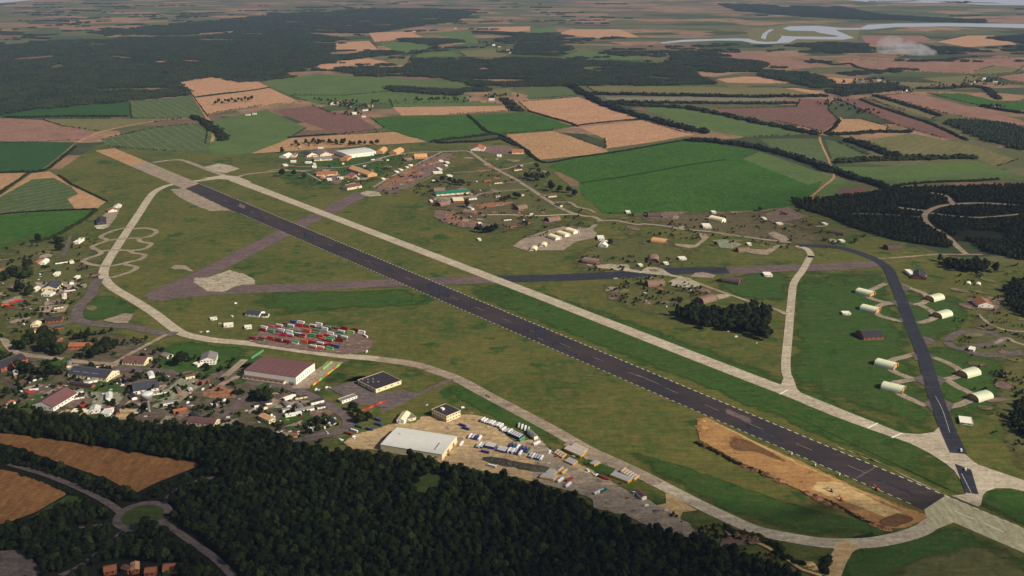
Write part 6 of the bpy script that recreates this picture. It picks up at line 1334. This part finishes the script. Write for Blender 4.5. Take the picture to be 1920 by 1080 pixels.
CARS = [('A8', [(255, 225), (750, 515), (820, 525), (900, 575), (970, 620), (1570, 920)], ('van', 'white'), 'white van parked among the yellow buses', 'white vans among the yellow buses'),
        ('A6', [(870, 310), (900, 330), (980, 310), (1010, 300), (1080, 295), (880, 375)], ('van', 'white', 'dark'), 'white vehicle at the junction below the coloured crate row', 'vehicles at the junction'),
        ('A6', [(1020, 770), (1105, 740), (1165, 742), (380, 910), (300, 960), (330, 950), (600, 950), (1010, 885), (985, 925), (1020, 945)], ('white', 'van', 'silver'), 'pale car on the bank by the bending base road', 'cars by the bending base road'),
        ('A6', [(1245, 1050), (1405, 1020), (270, 750), (340, 790), (390, 800), (130, 680), (225, 685)], ('van', 'white', 'silver'), 'white vehicle close to the wood edge and yard entrance', 'vehicles at the wood edge'),
        ('A3', [(1200, 620), (1230, 610), (1260, 625), (1290, 640), (1180, 640), (1240, 650)], ('white', 'silver', 'car_'.rstrip('car_') or 'white', 'blue'), 'pale car in the tight car park before the workshop', 'cars before the workshop'),
        ('A4', [(720, 675), (740, 715), (790, 715), (700, 715), (940, 700), (990, 700), (1070, 690), (1120, 680), (1095, 655), (735, 630)], ('van', 'white', 'blue', 'silver'), 'car or van in the yard behind the brown-roofed building', 'vehicles behind the brown-roofed building'),
        ('A4', [(870, 540), (930, 495), (960, 520), (1250, 640), (1140, 830), (1130, 930), (1290, 890)], ('van', 'white', 'red', 'silver'), 'car beside the red garden and base road', 'cars beside the red garden'),
        ('A4', [(215, 790), (270, 825), (120, 700), (50, 750), (600, 700), (590, 860), (610, 415), (440, 495)], ('van', 'white', 'silver', 'dark'), 'vehicle at the rim of the grey-green pad', 'vehicles by the grey-green pad'),
        ('A3', [(310, 640), (230, 730), (690, 668), (950, 680), (70, 895), (1030, 765), (1110, 720)], ('white', 'van'), 'white vehicle on the dull ground by the maroon hall', 'vehicles by the maroon hall'),
        ('Y1', [(640, 165), (900, 185), (940, 200), (985, 220), (10, 430), (85, 410), (815, 540), (820, 570), (1385, 550)], ('white', 'van', 'dark', 'silver'), 'car parked in the tan works yard', 'cars in the works yard'),
        ('A1', [(460, 455), (440, 505), (210, 740), (90, 800), (320, 895), (545, 740), (20, 550), (80, 850), (420, 755)], ('van', 'white', 'red', 'blue', 'dark'), 'vehicle among the huts on the left grass', 'vehicles among the left huts'),
        ('Z7', [(1660, 265), (1730, 215), (1500, 335), (1550, 335), (1095, 465), (1760, 122)], ('white', 'van'), 'white vehicle along the path near the perimeter track', 'vehicles along the path'),
        ('B4', [(790, 265), (660, 420), (440, 405), (1250, 730), (1335, 790), (1550, 855), (545, 465), (310, 390), (280, 305), (470, 280)], ('van', 'white'), 'white dumped vehicle on rough grass around the pine grove', 'white vehicles around the pine grove')]
for z, q, kinds, lb, gr in CARS:
    for i, a in enumerate(q): car(kinds[i % len(kinds)] if kinds[i % len(kinds)] in CAR else 'white', z, a, (rnd.uniform(-20, 20), rnd.uniform(-8, 8)), lb, gr)
# shipping containers
def box_set(m, L=12.2, W=2.44, H=2.7):
    V = []; F = []; n = 30
    for k in range(n + 1):
        off = .07 if k % 2 else 0
        x = L * k / n
        V += [(x, off, .1), (x, off, H), (x, W - off, H), (x, W - off, .1)]
    for k in range(n):
        a = 4 * k
        F += [(a, a + 4, a + 5, a + 1), (a + 1, a + 5, a + 6, a + 2), (a + 2, a + 6, a + 7, a + 3)]
    F += [(0, 1, 2, 3), (4 * n + 3, 4 * n + 2, 4 * n + 1, 4 * n)]
    return dict(body=mesh('body', V, F, m), door=box_mesh(.08, W / 2 - .08, H - .3, m), rail=box_mesh(L + .06, .16, .16, 'dark_steel'), L=L, W=W, H=H)
CB = {k: box_set('box_' + k) for k in ('red', 'maroon', 'orange', 'green', 'white', 'blue', 'lime', 'yellow')}
def container(k, z, q, head, label, group=None, stack=0, sc=(1, 1, 1)):
    a, b2 = GZ(z, [q, (q[0] + head[0], q[1] + head[1])]); d = (b2 - a).normalized(); s = CB[k]; n = Vector((-d.y, d.x, 0))
    e = root('shipping_container', a - d * s['L'] * sc[0] / 2 - n * s['W'] * sc[1] / 2, math.atan2(d.y, d.x), label, 'container', group)
    e.location.z += stack * 2.72; e.scale = sc
    part('body', s['body'], e)
    for y in (.05, s['W'] / 2 + .03): part('door', s['door'], e, (s['L'] + .005, y, .2))
    for y in (0, s['W'] - .16): part('bottom_rail', s['rail'], e, (-.03, y, 0))
A5ROWS = [  # colour, x, y (zoom A5), stacked
    [('green', 630, 165), ('blue', 740, 125), ('white', 840, 130), ('green', 700, 185), ('red', 820, 175), ('red', 920, 180), ('maroon', 1000, 180), ('white', 1090, 160), ('white', 1200, 190), ('green', 1310, 225), ('maroon', 1440, 215), ('red', 1540, 225), ('maroon', 1600, 240), ('lime', 1530, 270), ('green', 1400, 265), ('white', 1680, 270)],
    [('white', 330, 200), ('orange', 430, 170), ('orange', 540, 180), ('green', 430, 255), ('maroon', 310, 235), ('white', 570, 245), ('white', 680, 265), ('white', 800, 275), ('orange', 930, 250), ('green', 1070, 225), ('green', 1060, 265), ('white', 1170, 225), ('maroon', 1210, 205), ('white', 1250, 290)],
    [('orange', 530, 285), ('red', 600, 300), ('red', 690, 310), ('maroon', 770, 300), ('orange', 860, 320), ('green', 1000, 315), ('red', 1100, 330), ('red', 1200, 320), ('orange', 1140, 350), ('orange', 1260, 355), ('green', 1400, 330), ('green', 1440, 345), ('maroon', 1290, 330), ('maroon', 1380, 380), ('red', 1230, 380)],
    [('maroon', 170, 350), ('green', 295, 365), ('red', 420, 355), ('maroon', 530, 380), ('maroon', 640, 400), ('white', 765, 410), ('orange', 890, 400), ('red', 960, 400), ('green', 1010, 420), ('maroon', 1110, 430), ('maroon', 1180, 450), ('red', 1260, 450), ('orange', 1010, 470), ('orange', 1110, 480), ('lime', 1240, 495), ('blue', 1330, 470)]]
ROWN = ('row farthest from the perimeter track', 'second row', 'third row', 'row beside the perimeter track')
for ri, row in enumerate(A5ROWS):
    for i, (k, x, y) in enumerate(row):
        lb = k.replace('lime', 'lime green') + ' shipping container in the ' + ROWN[ri] + ' of the container yard'
        st = rnd.random() < .75
        container(k, 'A5', (x, y), (100, 18 + rnd.uniform(-6, 6)), lb, k + ' containers of the ' + ROWN[ri])
        if rnd.random() < .7:
            k3 = rnd.choice((k, 'blue', 'maroon', 'green', 'white')); container(k3, 'A5', (x + 10, y - 19), (100, 18), k3 + ' shipping container pressed behind another in the ' + ROWN[ri], k3 + ' rear containers of the ' + ROWN[ri])
        if st:
            k2 = rnd.choice((k, k, 'green', 'white', 'maroon')); lb2 = k2.replace('lime', 'lime green') + ' shipping container stacked on top in the ' + ROWN[ri]
            container(k2, 'A5', (x + 6, y - 1), (100, 18), lb2, k2 + ' top containers of the ' + ROWN[ri], 1)
container('white', 'A5', (1740, 310), (60, 40), 'white container alone on the gravel end of the container yard'); container('white', 'A5', (1755, 520), (30, -60), 'white container at the track end of the yard', None, 0, (.5, 1, 1))
for i in range(9):
    k = ('yellow', 'orange', 'lime', 'green', 'orange', 'yellow', 'lime', 'orange', 'lime')[i]; t_ = i / 8
    container(k, 'A6', (850 + 330 * t_, 235 - 250 * t_), (60, -50), k.replace('lime', 'lime green') + ' crate in the coloured line beside the hangar, number ' + ('one', 'two', 'three', 'four', 'five', 'six', 'seven', 'eight', 'nine')[i] + ' from the junction', 'coloured crates beside the hangar', 0, (.95, .9, .8))
for i in range(3): container('lime', 'A6', (985 + 45 * i, 15 - 35 * i), (60, -50), 'lime green crate in the short second line next to the hangar', 'lime crates next to the hangar', 0, (.8, .9, .8))
for i in range(4): container('green', 'H1', (360 + 60 * i, 340 - 42 * i), (60, -45), 'green crate in the row behind the hangar corner', 'green crates behind the hangar', 0, (.75, 1, .8))
for i in range(8): container('red' if i % 3 else 'orange', 'A6', (1530 + 45 * i, 625 - 18 * i), (60, -26), 'red crate in the long line below the store car park', 'red crates below the store', 0, (.55, .8, .6))
for z, k, q, lb in (('A1', 'red', (210, 755), 'red container in the jumble by the left huts'), ('A1', 'blue', (260, 780), 'blue container beside red containers by the left huts'), ('A1', 'red', (150, 770), 'second red container in the jumble by the left huts'), ('A1', 'orange', (60, 800), 'orange container at the end of the jumble'), ('A1', 'maroon', (120, 825), 'maroon container at the front of the jumble'),
                    ('A3', 'red', (310, 735), 'red trailer on the dull ground by the maroon hall'), ('A3', 'white', (345, 715), 'white trailer behind the red trailer'), ('A3', 'red', (860, 880), 'red container at the grey pad corner'), ('B2', 'white', (1470, 335), 'white container on the lawn before the huge hall')):
    container(k, z, q, (30, -4), lb)
# crowded clutter of the base: small sheds and parked vehicles wherever there is room
FOOT = [(o.location.x, o.location.y) for o in C.objects if o.parent is None and o.get('category')]
def room(p, r): return all((p.x - a) ** 2 + (p.y - b2) ** 2 > r * r for a, b2 in FOOT) and not near_road(p, 4, ROADS)
crowd = [([(20, 690), (200, 690), (420, 720), (520, 790), (400, 790), (200, 790), (20, 770)], 24, 40, 'between the halls near the wood', 'near the wood'),
         ([(480, 740), (640, 760), (640, 815), (560, 815), (470, 790)], 10, 16, 'on the bank inside the bending base road', 'inside the bending road'),
         ([(20, 490), (160, 490), (150, 620), (20, 630)], 8, 14, 'on the left grass beside the dark base road', 'on the left grass'),
         ([(560, 275), (760, 275), (720, 345), (580, 345)], 16, 14, 'round the rubble works beyond the taxiway', 'round the rubble works'),
         ([(790, 340), (980, 310), (1080, 400), (960, 430), (820, 410)], 14, 16, 'on the scrubby ground between brown shelters', 'between brown shelters'),
         ([(1000, 800), (1060, 840), (1210, 930), (1270, 975), (1180, 950), (1080, 920), (1010, 880)], 2, 16, 'on the gravel among the yellow buses', 'on the bus gravel')]
for P, nh, nv, where, gr in crowd:
    xs = [q[0] for q in P]; ys = [q[1] for q in P]; done = 0; tries = 0
    while done < nh + nv and tries < 900:
        tries += 1; q = (rnd.uniform(min(xs), max(xs)), rnd.uniform(min(ys), max(ys)))
        if not inpoly(q, P): continue
        p = G(q)
        if not room(p, 15 if done < nh else 6): continue
        FOOT.append((p.x, p.y))
        if done < nh:
            L, W, h = rnd.uniform(9, 26), rnd.uniform(5, 9), rnd.uniform(2.6, 4.2); rm = rnd.choice(('tile_roof', 'maroon_roof', 'grey_roof', 'grey_roof', 'dark_roof', 'dark_roof', 'pale_roof')); wm = rnd.choice(('cream_wall', 'white_wall', 'brick_wall'))
            lb = {'tile_roof': 'red-tiled', 'maroon_roof': 'maroon-roofed', 'grey_roof': 'grey-roofed', 'pale_roof': 'pale-roofed', 'white_paint': 'white-roofed', 'dark_roof': 'black-roofed'}[rm] + ' small ' + {'cream_wall': 'cream', 'white_wall': 'white', 'brick_wall': 'brick'}[wm] + ' shed ' + where
            e = root('small_shed', p, rnd.choice((.45, .45 + math.pi / 2)) + rnd.uniform(-.1, .1), lb, 'shed', lb.split(' shed ')[0] + ' sheds ' + gr)
            part('wall', wall_mesh(L, W, h, W * .18, wm, 'x'), e); part('roof', gable_roof(L, W, h + .03, W * .18, .3, rm, 'x'), e); part('window', box_mesh(1.6, .1, 1.1, 'glass'), e, (L * .25, -.08, 1.2)); part('door', box_mesh(1.2, .14, 2.1, 'dark_steel'), e, (L * .65, -.1, 0))
        else:
            k = rnd.choice(('white', 'van', 'white', 'silver', 'red', 'dark', 'blue')); nm = {'van': 'white van', 'dark': 'black car'}.get(k, k + ' car')
            x0, y0 = q; car(k, 'M', q, (rnd.choice((6, -6)), rnd.uniform(-2, 2)), nm + ' parked ' + where, nm + 's ' + gr)
        done += 1
# ------------------------------------------------------------------ water tower, heaps, diggers
p = G(px('A4', [(322, 765)])[0])
e = root('water_tower', p, 0, 'grey water tower with a tapering bowl on a slender stem', 'water tower')
def lathe(prof, m, n=20):
    V = [(math.cos(2 * math.pi * k / n) * r, math.sin(2 * math.pi * k / n) * r, z) for (r, z) in prof for k in range(n)]
    F = [(j * n + k, j * n + (k + 1) % n, (j + 1) * n + (k + 1) % n, (j + 1) * n + k) for j in range(len(prof) - 1) for k in range(n)] + [tuple(range((len(prof) - 1) * n, len(prof) * n))]
    return mesh('lathe', V, F, m, True)
part('stem', lathe([(2.6, 0), (1.8, 3), (1.6, 14), (2.2, 17)], 'grey_roof'), e); bw = part('bowl', lathe([(2.2, 17), (5.5, 19.5), (8.0, 24), (8.2, 27)], 'steel_grey'), e); part('lid', lathe([(8.3, 27), (8.3, 27.6), (4, 28.6), (.4, 29)], 'pale_roof'), bw)
part('door', box_mesh(1.2, .3, 2.2, 'dark_steel'), e, (-.6, -2.55, 0))
def heap(z, q, r, h, m, label, group=None, stretch=1.0, ang=0.0):
    p = G(px(z, [q])[0]); rs = random.Random(int(p.x * 3 + p.y)); V = [(0, 0, h)]; F = []; n = 14
    for k, (rr, hh) in enumerate(((.3, .82), (.62, .42), (.85, .14), (1, -.05))):
        for i in range(n):
            a = 2 * math.pi * i / n; j = rs.uniform(.8, 1.2); V.append((math.cos(a) * r * rr * j * stretch, math.sin(a) * r * rr * j, h * hh * rs.uniform(.8, 1.2)))
    for i in range(n): F.append((0, 1 + i, 1 + (i + 1) % n))
    for k in range(3):
        for i in range(n): a = 1 + k * n; F.append((a + i, a + n + i, a + n + (i + 1) % n, a + (i + 1) % n))
    o = obj('spoil_heap', mesh('spoil_heap', V, F, m)); o.location = (p.x, p.y, gz(p.x, p.y)); o.rotation_euler = (0, 0, ang)
    tag(o, label, 'heap', group)
for i, (x, y) in enumerate(((560, 215), (560, 310), (620, 580), (850, 690), (1000, 760), (1150, 850), (1300, 900), (1480, 970))):
    heap('B6', (x, y), rnd.uniform(4, 6.5), rnd.uniform(1.8, 3), 'spoil_earth' if i > 1 else 'sand', 'grassy heap of dug earth on the outer edge of the runway earthworks' if i > 1 else 'yellow sand heap at the blunt end of the runway earthworks', 'earth heaps on the outer edge' if i > 1 else 'sand heaps at the blunt end', 1.6, -.4)
for i, (x, y) in enumerate(((150, 400), (230, 440), (420, 525), (480, 560), (540, 590), (600, 615), (660, 635), (740, 670), (800, 700), (870, 735), (930, 760))):
    heap('Y3', (x, y), rnd.uniform(4, 6), rnd.uniform(1.8, 3), 'rust_earth', 'reddish heap of dug earth along the pale sand floor', 'reddish heaps along the sand floor', 1.6, -.5)
for i, (x, y) in enumerate(((700, 450), (780, 470), (860, 490), (640, 480), (1290, 690), (1340, 720))): heap('B7', (x, y), rnd.uniform(4, 7), rnd.uniform(1.5, 3), 'spoil_earth' if i < 4 else 'pale_sand', 'brown heap of rubble beside the perimeter track bend' if i < 4 else 'pale heap of rubble beside the tan link road', 'rubble heaps by the track bend' if i < 4 else 'pale heaps by the link road', 1.4)
for i, (x, y) in enumerate(((520, 770), (640, 800), (760, 830), (900, 850), (1030, 880), (1150, 900), (1260, 910))): heap('A7', (x, y), rnd.uniform(7, 10), rnd.uniform(3, 4.5), 'scrub_bank', 'dark overgrown rubble bank between the lower bus row and the wood', 'dark rubble bank below the lower bus row', 1.9, -.25)
for z, q in (('B8', (250, 480)), ('B8', (340, 440)), ('B8', (480, 370)), ('B8', (560, 350)), ('B8', (640, 330)), ('B8', (720, 310)), ('B8', (400, 520)), ('B8', (300, 570)), ('B8', (520, 440)), ('B8', (900, 250))):
    heap(z, q, rnd.uniform(9, 14), rnd.uniform(2, 3.5), rnd.choice(('rubble', 'rust_earth', 'spoil_earth')), 'earth mound between the bomb store bays on the rubble ground', 'mounds on the rubble ground', 1.5, .7)
def digger(z, q, label, paint):
    p = G(px(z, [q])[0]); e = root('excavator', p, rnd.uniform(0, 3), label, 'excavator')
    for y in (-1.5, .9): part('track', box_mesh(4, .6, .9, 'tyre', -2, y, 0), e)
    part('body', box_mesh(3.4, 2.6, 1.3, paint, -2.2, -1.3, 1.0), e); part('cab', box_mesh(1.4, 1.1, 1.5, 'glass', -.2, .1, 2.3), e)
    b_ = part('boom', box_mesh(5.5, .5, .6, paint), e, (.8, -.3, 1.8)); b_.rotation_euler = (0, -.6, 0)
    s_ = part('stick', box_mesh(3.4, .4, .5, paint), e, (5.2, -.25, 4.9)); s_.rotation_euler = (0, 1.1, 0); part('bucket', box_mesh(1.2, 1.2, 1.0, 'dark_steel', 3.2, -.4, -.3), s_)
digger('Y3', (880, 500), 'orange excavator on the runway edge above the sand floor', 'box_orange'); digger('Y3', (575, 515), 'grey excavator at the head of the sand floor', 'steel_grey'); digger('Y3', (640, 575), 'rust-coloured excavator beside the reddish heaps', 'box_orange')
for i, (x, y) in enumerate(((305, 265), (465, 340), (628, 405))):
    p = G(px('Y3', [(x, y)])[0]); e = root('marker_board', p, .9, 'white marker board beside the runway earthworks', 'marker board', 'marker boards along the earthworks')
    part('board', box_mesh(2.4, .2, 2.6, 'white_paint', -1.2, 0, 1.2), e)
    for k in (-1, .8): part('leg', box_mesh(.2, .18, 1.3, 'dark_steel', k, .01, 0), e)
# ------------------------------------------------------------------ smoke and haze
def volume_mat(name, color, dens, aniso=0.0, noisy=None):
    m = bpy.data.materials.new(name); m.use_nodes = True; t = m.node_tree; t.nodes.remove(t.nodes['Principled BSDF'])
    v = t.nodes.new('ShaderNodeVolumePrincipled'); v.inputs['Color'].default_value = color; v.inputs['Density'].default_value = dens; v.inputs['Anisotropy'].default_value = aniso
    if noisy:
        tc = node(t, 'ShaderNodeTexCoord').outputs['Object']; nz = noise(t, tc, noisy, 3, .6, .4, .75)
        mu = node(t, 'ShaderNodeMath', operation='MULTIPLY'); mu.inputs[1].default_value = dens; t.links.new(nz, mu.inputs[0]); t.links.new(mu.outputs[0], v.inputs['Density'])
    t.links.new(v.outputs[0], t.nodes['Material Output'].inputs['Volume']); MATS[name] = m
volume_mat('haze_air', (.52, .66, 1.0, 1), 1.9e-5, .0)
V = [(x, y, z) for z in (-1.0, 640.0) for y in (-15500, 60500) for x in (-45500, 45500)]
hz = obj('haze', mesh('haze', V, [(0, 2, 3, 1), (4, 5, 7, 6), (0, 1, 5, 4), (1, 3, 7, 5), (3, 2, 6, 7), (2, 0, 4, 6)], 'haze_air')); hz['kind'] = 'stuff'; hz['label'] = 'thin blue haze over the whole landscape'; hz['category'] = 'haze'
volume_mat('smoke_air', (.95, .96, 1.0, 1), .012, 0, 60)
V = []; F = []; p = G(px('T3', [(1240, 318)])[0]); rs = random.Random(3)
prof = [(0, 0, 70, 40), (40, 10, 120, 55), (-20, 60, 130, 70), (-90, 110, 110, 60), (-120, 150, 50, 30)]
n = 14
for k, (dx, z, rx, ry) in enumerate(((40, 2, 150, 90), (20, 25, 170, 110), (-30, 60, 150, 100), (-70, 95, 90, 60), (-90, 120, 20, 15))):
    for i in range(n):
        a = 2 * math.pi * i / n; j = rs.uniform(.85, 1.15); V.append((dx + math.cos(a) * rx * j, math.sin(a) * ry * j, z + rs.uniform(-3, 3) + (3 if k == 0 else 0)))
F.append(tuple(reversed(range(n))))
for k in range(4):
    for i in range(n): F.append((k * n + i, k * n + (i + 1) % n, (k + 1) * n + (i + 1) % n, (k + 1) * n + i))
F.append(tuple(range(4 * n, 5 * n)))
sm = obj('smoke', mesh('smoke', V, F, 'smoke_air')); sm.location = (p.x, p.y, 6); sm['kind'] = 'stuff'; sm['label'] = 'white smoke drifting low over the pink far fields'; sm['category'] = 'smoke'

# unseen clouds added above the haze for the shade they cast
volume_mat('cloud_air', (1, 1, 1, 1), .0024, .3)
def added_cloud(q, rx, ry, rz, alt, label, ang=0.0, seed=1):
    g_ = G(q); p = g_ + sv * (alt / sv.z)
    bm = bmesh.new(); bmesh.ops.create_icosphere(bm, subdivisions=4, radius=1)
    for v in bm.verts:
        d = v.co.normalized(); k = 1 + .38 * mnoise.noise(d * 1.6 + Vector((seed * 7, 0, 0))) + .16 * mnoise.noise(d * 4.2 + Vector((0, seed * 5, 0)))
        v.co = Vector((d.x * rx * k, d.y * ry * k, d.z * rz * k * (1 if d.z > 0 else .45)))
    me = bpy.data.meshes.new('cloud'); bm.to_mesh(me); bm.free(); me.materials.append(MATS['cloud_air'])
    o = obj('cloud', me); o.location = p; o.rotation_euler = (0, 0, ang); o['kind'] = 'stuff'; o['label'] = label; o['category'] = 'cloud'
    return o
added_cloud((470, 1085), 820, 330, 150, 1150, 'broad fair-weather cloud shading the near wood', -.22, 1)
added_cloud((1840, 395), 620, 420, 80, 1250, 'fair-weather cloud shading the wood with the road loop', .1, 2)
added_cloud((1850, 1130), 500, 190, 140, 1150, 'small fair-weather cloud shading the grass beyond the runway end', -.2, 5)
